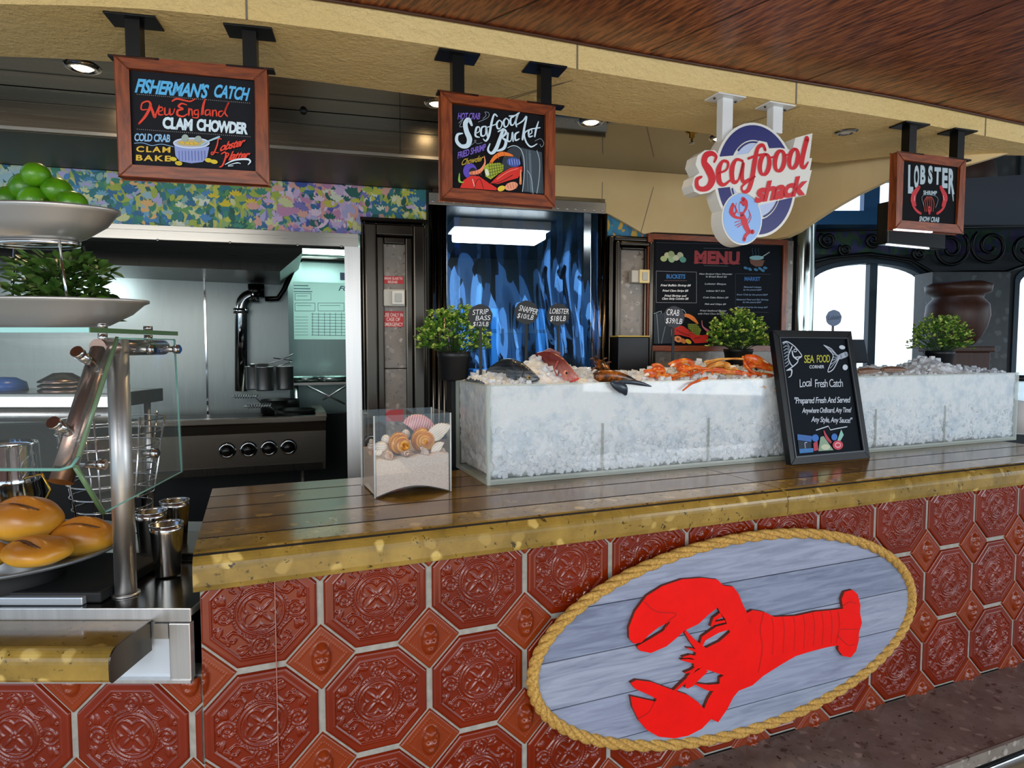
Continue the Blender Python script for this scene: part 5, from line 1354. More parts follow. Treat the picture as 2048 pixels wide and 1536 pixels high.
for t_, x_, x2_, y_ in (('New England Clam Chowder', 755, 1148, 528), ('in Bread Bowl $6', 832, 1080, 560), ('Lobster Bisque', 820, 1072, 645), ('Lobster BLT $16', 838, 1056, 728), ('Crab Cake Sliders $9', 800, 1098, 806), ('Fish and Chips $9', 820, 1070, 884), ('Fried Seafood Platter', 762, 1080, 962), ('with Fried Clam Strips $12', 738, 1090, 998)):
    a.tx('aab0ba', t_, (x_, y_), (x2_, y_+3), (x_+2, y_-20), .02, .2)
for t_, x_, x2_, y_ in (('Steamed Lobster', 1280, 1490, 682), ('by the pound $AP', 1275, 1490, 714), ('Snow Crab by the pound $AP', 1196, 1562, 772), ('Steamed Peel and Eat Shrimp', 1192, 1570, 830), ('by the pound $AP', 1268, 1486, 862), ('Mussels priced by the scoop $AP', 1196, 1562, 920)):
    a.tx('7e96b8', t_, (x_, y_), (x2_, y_+3), (x_+2, y_-19), .015, .2)
for x_, y_, cc_ in ((335, 340, '9fb27a'), (380, 300, 'b4b894'), (425, 350, '8fae84'), (480, 330, 'b8bca4'), (530, 300, 'a2aa90'), (560, 352, '4f8a80'), (425, 285, '8a9c70')): a.el(cc_, x_, y_, 40, 34, x_*7 % 60)
a.poly('6a4436', [(1345, 350), (1360, 400), (1420, 435), (1500, 428), (1525, 360)]).el('7fb0b8', 1430, 330, 85, 26).st('9fb4bc', [(1480, 330), (1580, 265)], 10)
for x_ in (1380, 1415, 1450): a.st('2f5a6a', [(x_, 300), (x_+8, 270), (x_-4, 240), (x_+4, 215)], 4)
for x_, y_ in ((1300, 450), (1350, 465), (1420, 470), (1470, 458), (1530, 450), (1500, 480)): a.el('2f6c94', x_, y_, 26, 16, x_ % 40)
a.poly('26323e', [(215, 990), (400, 975), (430, 1340), (215, 1345)]).st('9fb0bc', [(215, 990), (300, 960), (300, 985)], 5).st('8fa0ac', [(250, 990), (275, 1340)], 5).st('8fa0ac', [(350, 1140), (305, 1340)], 5).st('8fa0ac', [(520, 935), (570, 950), (605, 1010)], 6)
a.st('e07a34', [(560, 1010), (620, 1015), (680, 1050), (735, 1105)], (24, 40, 44, 14)).poly('c8281e', [(425, 1160), (480, 1130), (560, 1135), (650, 1200), (780, 1245), (860, 1230), (850, 1330), (700, 1340), (640, 1270), (520, 1240), (450, 1240)])
a.st('e8925a', [(430, 1170), (440, 1260), (450, 1300)], (16, 30, 14)).poly('7f8f34', [(615, 1110), (720, 1110), (775, 1180), (745, 1250), (690, 1230), (620, 1160)])
for k in range(5): a.st('2e3a10', [(625+k*24, 1112), (640+k*24, 1200+k*8)], 4).st('2e3a10', [(615, 1125+k*24), (760, 1135+k*24)], 4)
a.el('e8925a', 500, 1290, 50, 36, 20).el('7a4a30', 500, 1290, 20, 14, 20).el('d8b83a', 620, 1318, 40, 24, 30).el('d07840', 560, 1312, 36, 26, 40).st('c2708a', [(780, 1070), (790, 1140), (860, 1200)], (6, 14, 30)).st('5c0c08', [(480, 1180), (560, 1220), (640, 1250)], 5).st('5c0c08', [(690, 1280), (760, 1270)], 5)
a.done({WM: 'lettering', 'd8dade': 'lettering', '8e2c34': 'menu_heading', 'aab0ba': 'lettering', '7e96b8': 'lettering', '2f6cae': 'blue_lettering'})

# ================================================================== LEANING CHALKBOARD
pA = onz(1582, 931, ZT); pB = onz(1741, 913, ZT)
ang = math.degrees(math.atan2(pB.y-pA.y, pB.x-pA.x)); print('chalk', ang, (pB-pA).length)
fk = Fr((pA.x, pA.y, ZT+.001), 23, -11.5)
q = [fk.hit(*p_) for p_ in ((1541, 662), (1700, 662), (1741, 913), (1582, 931))]; print(q)
xk = (q[1][0]+q[2][0])/2; zk = (q[0][1]+q[1][1])/2
ck = framed_sign('chalkboard', 'black framed chalkboard reading SEA FOOD CORNER leaning against the ice box', fk, 0, xk, 0, zk, .036, .028, False, '131a22')
ck['category'] = 'chalkboard'
obj('inner_bead', MB().ring([(.031, .031), (xk-.031, .031), (xk-.031, zk-.031), (.031, zk-.031)], [(.036, .036), (xk-.036, .036), (xk-.036, zk-.036), (.036, zk-.036)], -.004, .004), mat('bead_grey', '3a3f48', .3), ck)
P = zm(fk, 1520, 640, 4.954, .0095); U = (xk)/((1741-1582)*4.954)
a = Art(P, .0098, ck, U); CW = 'c8d0dc'
a.st(CW, [(225, 225), (270, 215), (340, 260), (400, 330), (412, 360), (380, 385), (370, 420), (320, 465), (265, 500)], 8).st(CW, [(318, 262), (280, 360), (300, 430), (325, 460)], 9).st(CW, [(412, 362), (345, 370)], 7).arc(CW, 348, 302, 14, 14, 6).st(CW, [(318, 310), (330, 360), (372, 395)], 12)
for k in range(8): a.st('8e98a8', [(228+k*3, 240+k*32), (262+k*3, 225+k*30), (292-k*2, 270+k*22)], 7)
a.st(CW, [(270, 500), (310, 495), (305, 550), (280, 570)], (5, 14, 8, 4))
a.tx('b8b83a', 'SEA', (435, 425), (535, 425), (435, 345), .01, 0, .9).tx('b8b83a', 'FOOD', (560, 422), (690, 418), (560, 345), .01, 0, .9).tx(CW, 'CORNER', (485, 480), (632, 478), (486, 448), .02)
a.st(CW, [(628, 250), (700, 285), (755, 345), (790, 365), (770, 400), (720, 490), (668, 512), (700, 420), (720, 350), (672, 290), (628, 250)], 7)
for (x_, y_) in ((660, 270), (690, 300), (715, 335), (712, 400), (700, 440), (690, 480), (725, 370)): a.st('a8b2c2', [(785, 368), (x_, y_)], 5)
a.st('a8b2c2', [(790, 365), (850, 340)], 40).el(CW, 808, 272, 30, 20, 10).el(CW, 838, 470, 26, 28)
a.tx(CW, 'Local', (388, 668), (505, 655), (386, 585), .0, 0, .85).tx(CW, 'Fresh Catch', (540, 668), (815, 662), (538, 585), .0, 0, .85)
a.tx(CW, '"Prepared Fresh And Served', (330, 828), (885, 818), (335, 765), .01, .05, .9)
a.tx(CW, 'Anywhere OnBoard, Any Time!', (410, 922), (895, 915), (415, 868), .01, .05, .9).tx(CW, 'Any Style, Any Sauce!"', (500, 1010), (905, 1020), (505, 955), .01, .05, .9)
a.st(CW, [(550, 1092), (670, 1052), (690, 1090), (760, 1075), (855, 1058)], 7, False)
a.poly('3f6cae', [(362, 1132), (510, 1150), (500, 1210), (365, 1190)]).poly('1f2c3c', [(368, 1195), (500, 1215), (500, 1275), (375, 1275)]).poly('3f7cb8', [(380, 1278), (520, 1270), (520, 1310), (385, 1322)]).el('3a72c0', 540, 1170, 34, 36).poly('b84050', [(520, 1220), (560, 1200), (570, 1290), (525, 1300)]).poly('8fa890', [(590, 1160), (620, 1150), (720, 1290), (570, 1300)])
a.st('b84050', [(625, 1100), (650, 1160), (690, 1210)], (10, 26, 20)).el('3a72c0', 728, 1160, 30, 34).poly('8fc4b8', [(795, 1085), (820, 1140), (790, 1195), (755, 1200)]).el('c84858', 762, 1240, 52, 46).arc('f0b0b8', 762, 1240, 26, 22, 8).el('c9cfb0', 640, 1260, 44, 28).st(CW, [(440, 1270), (435, 1220), (455, 1215)], 5)
a.done({CW: 'chalk_lettering', 'b8b83a': 'yellow_lettering'})
# ================================================================== ICE DISPLAY

ACR = m_clear('clear_acrylic', 'cfe0dc', .05); ACRE = m_clear('acrylic_edge', 'd4dcd0', .42); ACRD = m_clear('acrylic_divider', '9a9684', .45)
t = NT('crushed_ice'); co = t.coord(); v1 = t.voro(co, 46, 'SMOOTH_F1'); v2 = t.noise(co, 120, 4, .7); n3 = t.noise(co, 9, 5, .65)
mth = t.n('Math', operation='ADD'); t.l(v1, mth.inputs[0]); t.l(v2, mth.inputs[1])
t.set(Base_Color=t.ramp(n3, [(.36, (.70, .76, .84, 1)), (.52, (.95, .96, .99, 1))]), Roughness=.22, IOR=1.31)
t.b.inputs['Subsurface Weight'].default_value = .35; t.b.inputs['Subsurface Radius'].default_value = (.03, .04, .05); t.b.inputs['Transmission Weight'].default_value = .12
t.bump(mth.outputs[0], .6, .008); ICE = t.m
t = NT('clear_ice_cube'); t.set(Base_Color=(.93, .96, 1, 1), Roughness=.10, IOR=1.31); t.b.inputs['Transmission Weight'].default_value = .4
t.bump(t.noise(t.coord(), 90, 3), .3, .003); CUBE = t.m
C0 = BAR.I @ onz(975, 972, ZT); C1 = BAR.I @ onz(2015, 878, ZT)
T0 = C0.y; TD = .40; S0 = C0.x; S1 = C1.x; SM = (BAR.I @ onz(1650, 905, ZT)).x
ZI = BAR.hit(985, 770, T0)[1]
print('ice', S0, S1, SM, T0, C1.y, ZI)
def bt(px, py, t): x, z = BAR.hit(px, py, t); return (x, t, z)
rs = np.random.RandomState(5)
def vor2(X, Y, seeds):
    best = np.full(X.shape, 9.)
    for sx_, sy_ in seeds:
        m_ = (abs(X-sx_) < .06) & (abs(Y-sy_) < .06)
        if m_.any(): best[m_] = np.minimum(best[m_], np.hypot(X[m_]-sx_, Y[m_]-sy_))
    return best
def mound(s, t):
    u = (s-S0)/(S1-S0)
    return None
def ice_box(sa, sb, label, lab_ice, divs, moundf, nch, end_left=True):
    th = thing('ice_display_box', label, 'box', fr=Fr(BAR.w(sa, T0, ZT+.001), 22.05), group='ice display boxes')
    L_ = sb-sa; H_ = ZI-ZT-.001; g = .008
    obj('base_plate', MB().box(0, L_, 0, TD, 0, .012), ACRE, th)
    obj('front_pane', MB().box(0, L_, 0, g, .0125, H_), ACR, th)
    obj('back_pane', MB().box(0, L_, TD-g, TD, .0125, H_), ACR, th)
    obj('end_pane', MB().box(0, g, g+.0005, TD-g-.0005, .0125, H_), ACR, th)
    obj('end_pane', MB().box(L_-g, L_, g+.0005, TD-g-.0005, .0125, H_), ACR, th)
    mb = MB()
    for x in (0, L_-.012): mb.box(x-.0006, x+.0125, -.0006, .010, 0, H_+.0006)
    mb.box(0, L_, -.0006, .0085, H_-.004, H_+.0006).box(-.0006, .0085, 0, TD, H_-.004, H_+.0006).box(-.0006, .012, TD-.01, TD+.0006, 0, H_)
    mb.box(.012, L_-.012, -.0006, .0085, .012, .020)
    obj('glued_edges', mb, ACRE, th)
    for d in divs: obj('divider', MB().box(d-sa-.004, d-sa+.004, .0086, .05, .015, H_*.56), ACRD, th)
    # ice body
    nx, nz = int(L_/.0085), 44
    xs_ = np.linspace(.011, L_-.011, nx); mbI = MB()
    def wall_grid(A, B, inward, n_):
        """rippled ice face between plan points A, B"""
        Ls = np.linspace(0, 1, n_); zz = np.linspace(.016, H_-.002, nz); LL, ZZ = np.meshgrid(Ls, zz)
        ln_ = math.hypot(B[0]-A[0], B[1]-A[1])
        seeds = np.stack([rs.uniform(0, ln_, int(ln_*H_/.00042)), rs.uniform(0, H_, int(ln_*H_/.00042))], 1)
        d = vor2(LL*ln_, ZZ, seeds); fz = 1-.75*np.clip((ZZ/H_-.25)/.4, 0, 1)
        dd = np.clip(d*.9, 0, .02)*fz + .003*(np.sin(LL*ln_*31+3*np.sin(ZZ*40))*.5+.5)
        dd = dd + .03*np.clip((.035-ZZ)/.02, 0, 1)
        Xw = A[0] + (B[0]-A[0])*LL + inward[0]*dd; Yw = A[1] + (B[1]-A[1])*LL + inward[1]*dd
        V = np.stack([Xw.ravel(), Yw.ravel(), ZZ.ravel()], 1)
        mbI.add(V.tolist(), [(j*n_+i, j*n_+i+1, (j+1)*n_+i+1, (j+1)*n_+i) for j in range(nz-1) for i in range(n_-1)], True)
    wall_grid((.010, .010), (L_-.010, .010), (0, 1), nx)
    wall_grid((.010, TD-.010), (.010, .010), (1, 0), 46)
    wall_grid((L_-.010, .010), (L_-.010, TD-.010), (-1, 0), 46)
    # top mound
    ny = 44; gx, gy = np.meshgrid(np.linspace(.010, L_-.010, nx), np.linspace(.010, TD-.010, ny))
    seeds = np.stack([rs.uniform(0, L_, int(L_*TD/.0006)), rs.uniform(0, TD, int(L_*TD/.0006))], 1)
    dv = vor2(gx, gy, seeds)
    e = np.clip(gy/.10, 0, 1)*np.clip((TD-gy)/.06, 0, 1)
    e = e*e*(3-2*e)
    hgt = H_-.004 + e*moundf(gx+sa, gy) - np.clip(dv, 0, .022)*.6*np.clip(gy/.03, 0, 1)
    V = np.stack([gx.ravel(), gy.ravel(), hgt.ravel()], 1)
    mbI.add(V.tolist(), [(j*nx+i, j*nx+i+1, (j+1)*nx+i+1, (j+1)*nx+i) for j in range(ny-1) for i in range(nx-1)], True)
    mbI.add([(.02, TD-.011, .02), (L_-.02, TD-.011, .02), (L_-.02, TD-.011, H_), (.02, TD-.011, H_)], [(1, 0, 3, 2)])
    ic = obj('crushed_ice', mbI, ICE, fr=Fr(BAR.w(sa, T0, ZT+.001), 22.05)); tag(ic, lab_ice, 'ice', kind='stuff')
    # loose cubes
    mc = MB(); r_ = random.Random(11 + nch)
    for k in range(nch):
        x = r_.uniform(.03, L_-.03); y = r_.uniform(.04, TD-.04)
        i = min(nx-1, int((x-.01)/(L_-.02)*nx)); j = min(ny-1, int((y-.01)/(TD-.02)*ny))
        z = float(hgt[j, i]) + r_.uniform(-.004, .008); q = r_.uniform(.007, .014)*(1.25 if y > TD*.6 else 1)
        M = Matrix.Translation((x, y, z)) @ Matrix.Rotation(r_.uniform(0, 6), 4, 'Z') @ Matrix.Rotation(r_.uniform(0, 6), 4, 'X')
        P8 = [M @ Vector((sx_*q*r_.uniform(.7, 1.1), sy_*q*r_.uniform(.6, 1), sz_*q*r_.uniform(.6, 1))) for sz_ in (-1, 1) for sx_, sy_ in ((-1, -1), (1, -1), (1, 1), (-1, 1))]
        mc.add(P8, [(0,3,2,1),(4,5,6,7),(0,1,5,4),(1,2,6,5),(2,3,7,6),(3,0,4,7)])
    for k in range(nch):          # cubes pressed against the front pane, mostly low
        x = r_.uniform(.02, L_-.02); z = .03 + (H_*.6)*r_.random()**1.8; q = r_.uniform(.006, .014)
        M = Matrix.Translation((x, .0225, z)) @ Matrix.Rotation(r_.uniform(0, 6), 4, 'Y') @ Matrix.Rotation(r_.uniform(-.4, .4), 4, 'X')
        P8 = [M @ Vector((sx_*q*r_.uniform(.7, 1.1), sy_*q*.6, sz_*q*r_.uniform(.6, 1))) for sz_ in (-1, 1) for sx_, sy_ in ((-1, -1), (1, -1), (1, 1), (-1, 1))]
        mc.add(P8, [(0,3,2,1),(4,5,6,7),(0,1,5,4),(1,2,6,5),(2,3,7,6),(3,0,4,7)])
    ic2 = obj('ice_cubes', mc, CUBE, ic, bevel=.002, bseg=1); ic2['kind'] = 'stuff'
    return th
def g2(x, y, cx_, cy_, rx_, ry_, h): return h*np.exp(-((x-cx_)/rx_)**2-((y-cy_)/ry_)**2)
def S_(px, t=.2): return BAR.hit(px, 700, T0+t)[0]
def mA(x, y): return .015 + g2(x, y, S_(1078), .22, .10, .12, .085) + g2(x, y, S_(1160), .24, .10, .1, .045) + g2(x, y, S_(990), .2, .12, .12, .02) + g2(x, y, S_(1420), .27, .25, .1, .05) + g2(x, y, S_(1250), .24, .1, .1, .02) + .012*np.sin(x*23)*np.sin(y*17)
def mB(x, y): return .012 + g2(x, y, S_(1858), .2, .11, .12, .085) + g2(x, y, S_(1760), .2, .15, .12, .02) + .008*np.sin(x*27)
d1 = [BAR.hit(q_, 880, T0)[0] for q_ in (1208, 1420)]; d2 = [BAR.hit(q_, 860, T0)[0] for q_ in (1755, 1893)]
ice_box(S0, SM-.002, 'long clear box packed with white ice carrying fish, lobster and crab', 'crushed ice filling the long box under the fish, left of the chalkboard', d1, mA, 900)
ice_box(SM+.002, S1, 'clear ice-filled box to the right of the leaning chalkboard', 'crushed ice filling the box right of the chalkboard', d2, mB, 420)

# ---- seafood
def loft(secs, n=20):
    """secs: (centre, up half, side half, up dir, side dir)"""
    mb = MB(); V = []
    for cc_, hu, hw, ud, sd in secs:
        for k in range(n):
            t = 2*math.pi*k/n; V.append(Vector(cc_) + Vector(ud)*hu*math.sin(t) + Vector(sd)*hw*math.cos(t))
    m = len(secs)
    mb.add(V, [(i*n+k, i*n+(k+1) % n, (i+1)*n+(k+1) % n, (i+1)*n+k) for i in range(m-1) for k in range(n)], True)
    for q_ in (list(range(n-1, -1, -1)), list(range((m-1)*n, m*n))): mb.f.append(q_); mb.m.append(0); mb.smooth.append(True)
    return mb
def interp(vals, n):
    out = []
    m = len(vals)
    for i in range(n):
        f = i/(n-1)*(m-1); k = min(int(f), m-2); u = f-k
        a = vals[max(k-1, 0)]; b = vals[k]; c_ = vals[k+1]; d = vals[min(k+2, m-1)]
        out.append(.5*((2*b) + (c_-a)*u + (2*a-5*b+4*c_-d)*u*u + (3*b-a-3*c_+d)*u**3))
    return out
def fish_from_px(top, bot, ts, wf, n=26):
    """outline points (top, bottom pixel rows) placed on planes of depth ts behind the pane"""
    secs = []; 
    tp = [np.array(bt(a, b, T0+t)) for (a, b), t in zip(top, ts)]; bo = [np.array(bt(a, b, T0+t)) for (a, b), t in zip(bot, ts)]
    tp = interp(tp, n); bo = interp(bo, n); W_ = interp(list(map(float, wf)), n)
    for a, b, w_ in zip(tp, bo, W_):
        cc_ = (a+b)/2; u = (a-b); hu = np.linalg.norm(u)/2; u = u/(2*hu+1e-9)
        secs.append((Vector(cc_), hu, w_, Vector(u), Vector((0, 1, 0))))
    return secs
def m_fish(name, top, mid, belly, sc=150, stripes=0):
    t = NT(name); co = t.coord(); g_ = t.coord(kind='Generated'); sz = t.n('SeparateXYZ'); t.l(g_, sz.inputs[0])
    nz = t.noise(co, 12, 3); ad = t.n('Math', operation='MULTIPLY_ADD'); t.l(nz, ad.inputs[0]); ad.inputs[1].default_value = .35; t.l(sz.outputs['Z'], ad.inputs[2])
    cc_ = t.ramp(ad.outputs[0], [(.22, c(belly)), (.48, c(mid)), (.85, c(top))])
    v = t.voro(co, sc); cc_ = t.mix(t.ramp(v, [(.1, (.0,0,0,1)), (.6, (.3,.3,.3,1))]), cc_, c(top))
    if stripes:
        wv = t.n('TexWave'); wv.bands_direction = 'Z'; wv.inputs['Scale'].default_value = stripes; wv.inputs['Distortion'].default_value = 1.2; t.l(co, wv.inputs[0])
        cc_ = t.mix(t.ramp(wv.outputs[0], [(.6, (0,0,0,1)), (.8, (.6,.6,.6,1))]), cc_, c('161a20'))
    t.set(Base_Color=cc_, Roughness=.25); t.bump(v, .35, .0015); return t.m
# striped bass
secs = fish_from_px([(972, 741), (985, 730), (1002, 720), (1020, 717), (1040, 723), (1058, 736), (1071, 748), (1079, 757)], [(972, 746), (988, 746), (1004, 750), (1018, 757), (1032, 765), (1050, 770), (1066, 769), (1079, 760)], [.22, .20, .17, .13, .10, .07, .05, .035], [.004, .012, .024, .034, .034, .028, .018, .004])
fa = thing('striped_bass', 'dark grey striped bass lying head down on the ice at left', 'fish', fr=BAR)
obj('body', loft(secs), m_fish('bass_skin', '23272c', '727b84', 'ccccc0', 170, 22), fa)
e_ = bt(1057, 755, T0+.037)
ey = obj('eye', MB().ball(e_, .0085, 14, 10), mat('eye_gold', 'a08a4a', .15), fa); obj('pupil', MB().ball((e_[0], e_[1]-.0035, e_[2]), .0058, 12, 8), mat('eye_black', '050505', .05), ey)
def finp(pts, t, th_=.002):
    q_ = [bt(a, b, T0+t) for a, b in pts]; return MB().prism([(p[0], p[2]) for p in q_], T0+t-th_, T0+t+th_)
obj('pectoral_fin', finp([(1012, 738), (1032, 741), (1034, 762), (1020, 756)], .085), m_fish('fin_skin', '1a1d22', '4a525c', '6d757c', 60, 30), fa)
obj('mouth', MB().tube([bt(1079, 757, T0+.030), bt(1070, 762, T0+.032), bt(1063, 764, T0+.040)], .0022, 8), mat('mouth_dark', '2b2320', .4), fa)
obj('gill_line', MB().tube([bt(1040, 728, T0+.062), bt(1046, 742, T0+.052), bt(1043, 760, T0+.056)], .002, 8), mat('mouth_dark', '2b2320', .4), fa)
# red snapper
secs = fish_from_px([(1072, 706), (1088, 702), (1102, 702), (1120, 711), (1135, 727), (1148, 743), (1157, 755)], [(1078, 722), (1090, 738), (1104, 750), (1117, 759), (1131, 765), (1146, 765), (1157, 759)], [.22, .19, .16, .12, .085, .055, .035], [.02, .036, .042, .042, .034, .022, .005])
fb = thing('red_snapper', 'pink red snapper with its head resting over the front of the ice', 'fish', fr=BAR)
obj('body', loft(secs), m_fish('snapper_skin', '6e2c28', 'c08078', 'ec9a90', 130), fb)
e_ = bt(1131, 746, T0+.048)
ey = obj('eye', MB().ball(e_, .011, 14, 10), mat('eye_pink', 'd88a72', .15), fb); obj('pupil', MB().ball((e_[0], e_[1]-.005, e_[2]), .0072, 12, 8), mat('eye_black', '050505', .05), ey)
obj('lips', MB().tube([bt(1158, 756, T0+.030), bt(1149, 761, T0+.034), bt(1140, 763, T0+.044)], .0035, 8), mat('lip_red', 'c8382e', .3), fb)
obj('gill_cover', MB().tube([bt(1116, 722, T0+.085), bt(1108, 738, T0+.10), bt(1114, 752, T0+.09)], .003, 8), mat('gill_red', 'a8483e', .4), fb)
obj('dorsal_fin', finp([(1085, 703), (1100, 696), (1122, 706), (1118, 712), (1102, 704)], .155), mat('fin_red', '7a332c', .4), fb)
# lobster
lbm = NT('raw_lobster'); lbm.set(Base_Color=lbm.ramp(lbm.noise(lbm.coord(), 28, 4, .7), [(.38, c('1c1510')), (.5, c('5a3212')), (.62, c('a8580f'))]), Roughness=.25); LBM = lbm.m
lbd = mat('lobster_blue_black', '2a3340', .25)
lo = thing('raw_lobster', 'brown and orange raw lobster with dark claws hanging over the pane', 'lobster', fr=BAR)
def limb(pts, rs_, flat=1.0, n=16):
    P3 = [np.array(bt(a, b, T0+t)) for a, b, t in pts]; P3 = interp(P3, 16); R_ = interp(list(map(float, rs_)), 16); sec = []
    for i, p in enumerate(P3):
        t = Vector(P3[min(i+1, 15)]-P3[max(i-1, 0)]).normalized(); sd = Vector((0, 1, 0)); u = t.cross(sd).normalized(); sd = u.cross(t).normalized()
        sec.append((Vector(p), max(R_[i], .001), max(R_[i]*flat, .001), u, sd))
    return loft(sec, n)
obj('body', limb([(1192, 724, .16), (1202, 731, .12), (1212, 744, .08), (1222, 752, .06)], [.012, .024, .022, .012]), LBM, lo)
obj('claw', limb([(1189, 752, .03), (1200, 752, .03), (1225, 752, .025), (1255, 758, .02), (1276, 764, .012)], [.012, .024, .024, .016, .003], .7), LBM, lo)
obj('claw', limb([(1222, 764, -.016), (1232, 770, -.02), (1246, 778, -.02), (1252, 790, -.018)], [.008, .018, .022, .006], .6), lbd, lo)
obj('claw', limb([(1230, 764, -.01), (1262, 764, -.016), (1285, 768, -.016), (1303, 773, -.016)], [.006, .010, .008, .002], .6), lbd, lo)
mb = MB()
for a_, b_ in (((1192, 722), (1180, 718)), ((1196, 722), (1190, 712)), ((1204, 726), (1214, 716)), ((1210, 732), (1222, 724)), ((1196, 738), (1182, 742)), ((1200, 745), (1186, 748))):
    obj('walking_leg', MB().tube([bt(*a_, T0+.10), bt((a_[0]+b_[0])/2, (a_[1]+b_[1])/2-4, T0+.09), bt(*b_, T0+.08)], [.005, .0045, .002], 8), LBM, lo)
# crab legs
cm = NT('crab_shell'); cn = cm.noise(cm.coord(), 30, 4, .6); cm.set(Base_Color=cm.ramp(cn, [(.3, c('a8300c')), (.5, c('d4561a')), (.66, c('e09030'))]), Roughness=.25); CRB = cm.m
cy_ = NT('crab_shell_gold'); cn = cy_.noise(cy_.coord(), 22, 3, .6); cy_.set(Base_Color=cy_.ramp(cn, [(.35, c('b8641a')), (.6, c('dca04a'))]), Roughness=.25); CRY = cy_.m
CT = mat('claw_tip', 'f0dcc0', .3)
def zb2(x, y): return (1160 + x/4.876, 680 + y/4.876)
def leg(th, pts, r0, r1, m_=None, ts=(.09, .06), name='leg'):
    n = len(pts); Q = []
    for i, p in enumerate(pts):
        a, b = zb2(*p[:2]); t = p[2] if len(p) > 2 else ts[0]+(ts[1]-ts[0])*i/(n-1); Q.append(np.array(bt(a, b, T0+t)))
    m = 22; Q = interp(Q, m); rr = []
    for i in range(m):
        f = i/(m-1); k = abs(math.sin(math.pi*f*(n-1))); rr.append((r0+(r1-r0)*f)*(.82+.22*k))
    o = obj(name, MB().tube([tuple(q) for q in Q], rr, 10), m_ or CRB, th); return o
def claw(th, base, mid, tip, tip2, r, m_=None, t=.07):
    o = obj('claw', MB(), m_ or CRB, th); mb = limb([(*zb2(*base), t), (*zb2(*mid), t-.005), (*zb2(*tip), t-.01)], [r*.5, r, r*.25], .6)
    o.data = None or obj('tmp', mb, m_ or CRB).data; tmp = [x for x in bpy.data.objects if x.name.startswith('tmp')]
    for x in tmp: bpy.data.objects.remove(x)
    obj('claw_finger', limb([(*zb2(*mid), t-.006), (*zb2((mid[0]+tip2[0])/2, (mid[1]+tip2[1])/2-6), t-.012), (*zb2(*tip2), t-.015)], [r*.5, r*.4, r*.1], .6), CT, o)
def crab(lab, body, legs, claws, m_=None, br=(.035, .03, .02)):
    th = thing('snow_crab', lab, 'crab', fr=BAR, group='crabs on the ice')
    bx_, by_ = zb2(*body); p = bt(bx_, by_, T0+.11)
    mb = MB().ball(p, br, 18, 12)
    obj('carapace', mb, m_ or CRB, th)
    for l_ in legs: leg(th, *l_)
    for c_ in claws: claw(th, *c_, m_=m_)
    return th
crab('orange crab nearest the raw lobster, pale jointed claw towards it', (760, 300), [([(740, 340), (800, 350), (860, 375), (930, 385)], .010, .005), ([(700, 250), (760, 240), (820, 270)], .008, .005), ([(800, 330), (900, 350), (980, 330), (1060, 330)], .009, .006), ([(720, 330), (760, 375), (850, 380)], .008, .005)],
     [((740, 330), (690, 325), (625, 300), (625, 350), .020)])
crab('deep orange crab with raised front legs, second from the raw lobster', (1010, 280), [([(880, 245, .08), (960, 212, .06), (1050, 205, .05), (1100, 235, .06)], .013, .012), ([(960, 350), (1050, 290), (1130, 265), (1180, 285)], .012, .010), ([(900, 372), (1000, 350), (1100, 325), (1200, 290)], .008, .006),
     ([(1000, 495, -.012), (1050, 455, -.012), (1100, 420, -.008), (1240, 368, .02)], .003, .007), ([(1180, 335, .03), (1220, 300, .03), (1280, 300, .03), (1290, 335, .02)], .005, .004), ([(1080, 270), (1090, 330), (1060, 370), (1100, 385)], .009, .006)], [((1000, 230), (930, 235), (860, 232), (880, 262), .014)])
crab('golden crab with long pale legs, third from the raw lobster', (1360, 245), [([(1230, 235), (1330, 195), (1480, 182), (1600, 186)], .006, .005, CRY), ([(1210, 215), (1280, 200), (1400, 178)], .005, .004, CRY), ([(1240, 275), (1330, 240), (1400, 232), (1460, 255)], .013, .012, CRY), ([(1100, 280), (1400, 285), (1600, 318), (1750, 365), (1850, 425), (1925, 505, -.012)], .008, .004),
     ([(1200, 300), (1450, 300), (1700, 335), (1900, 352)], .007, .005), ([(1380, 328), (1600, 340), (1720, 395), (1810, 468, -.01)], .005, .003, CRY), ([(1300, 310), (1480, 318), (1640, 345), (1760, 385)], .006, .005)], [((1400, 240), (1450, 262), (1545, 288), (1520, 262), .012)], CRY)
crab('red orange crab beside the leaning chalkboard with white tipped claw', (1660, 215), [([(1600, 230), (1640, 280), (1700, 320), (1880, 345)], .010, .007), ([(1590, 160), (1600, 200), (1620, 250), (1680, 320)], .008, .004), ([(1640, 260), (1720, 250), (1800, 270), (1890, 285)], .012, .012), ([(1480, 300), (1600, 330), (1720, 345)], .007, .006)],
     [((1610, 165), (1720, 195), (1890, 268), (1840, 228), .022)])
# fish on the right box
def bt2(px, py, t): return bt(px, py, t)
for i, (top, bot, lab) in enumerate((([(1712, 742), (1722, 737), (1740, 735), (1758, 739)], [(1712, 746), (1722, 748), (1740, 747), (1758, 743)], 'small brown fish on the ice just right of the chalkboard'), ([(1762, 737), (1775, 733), (1795, 733), (1815, 738)], [(1762, 742), (1775, 744), (1795, 744), (1815, 741)], 'small brown fish on the ice below the ice heap'))):
    th = thing('small_fish', lab, 'fish', fr=BAR, group='small fish on the right ice box')
    obj('body', loft(fish_from_px(top, bot, [.06, .05, .045, .04], [.006, .016, .016, .004], 16)), m_fish('small_fish_skin', '6a4a3a', '9a7a66', 'c0aa9a', 200), th)
    e_ = bt(bot[0][0]+5, bot[0][1]-2, T0+.044); obj('eye', MB().ball(e_, .003, 8, 6), mat('eye_black', '050505', .05), th)

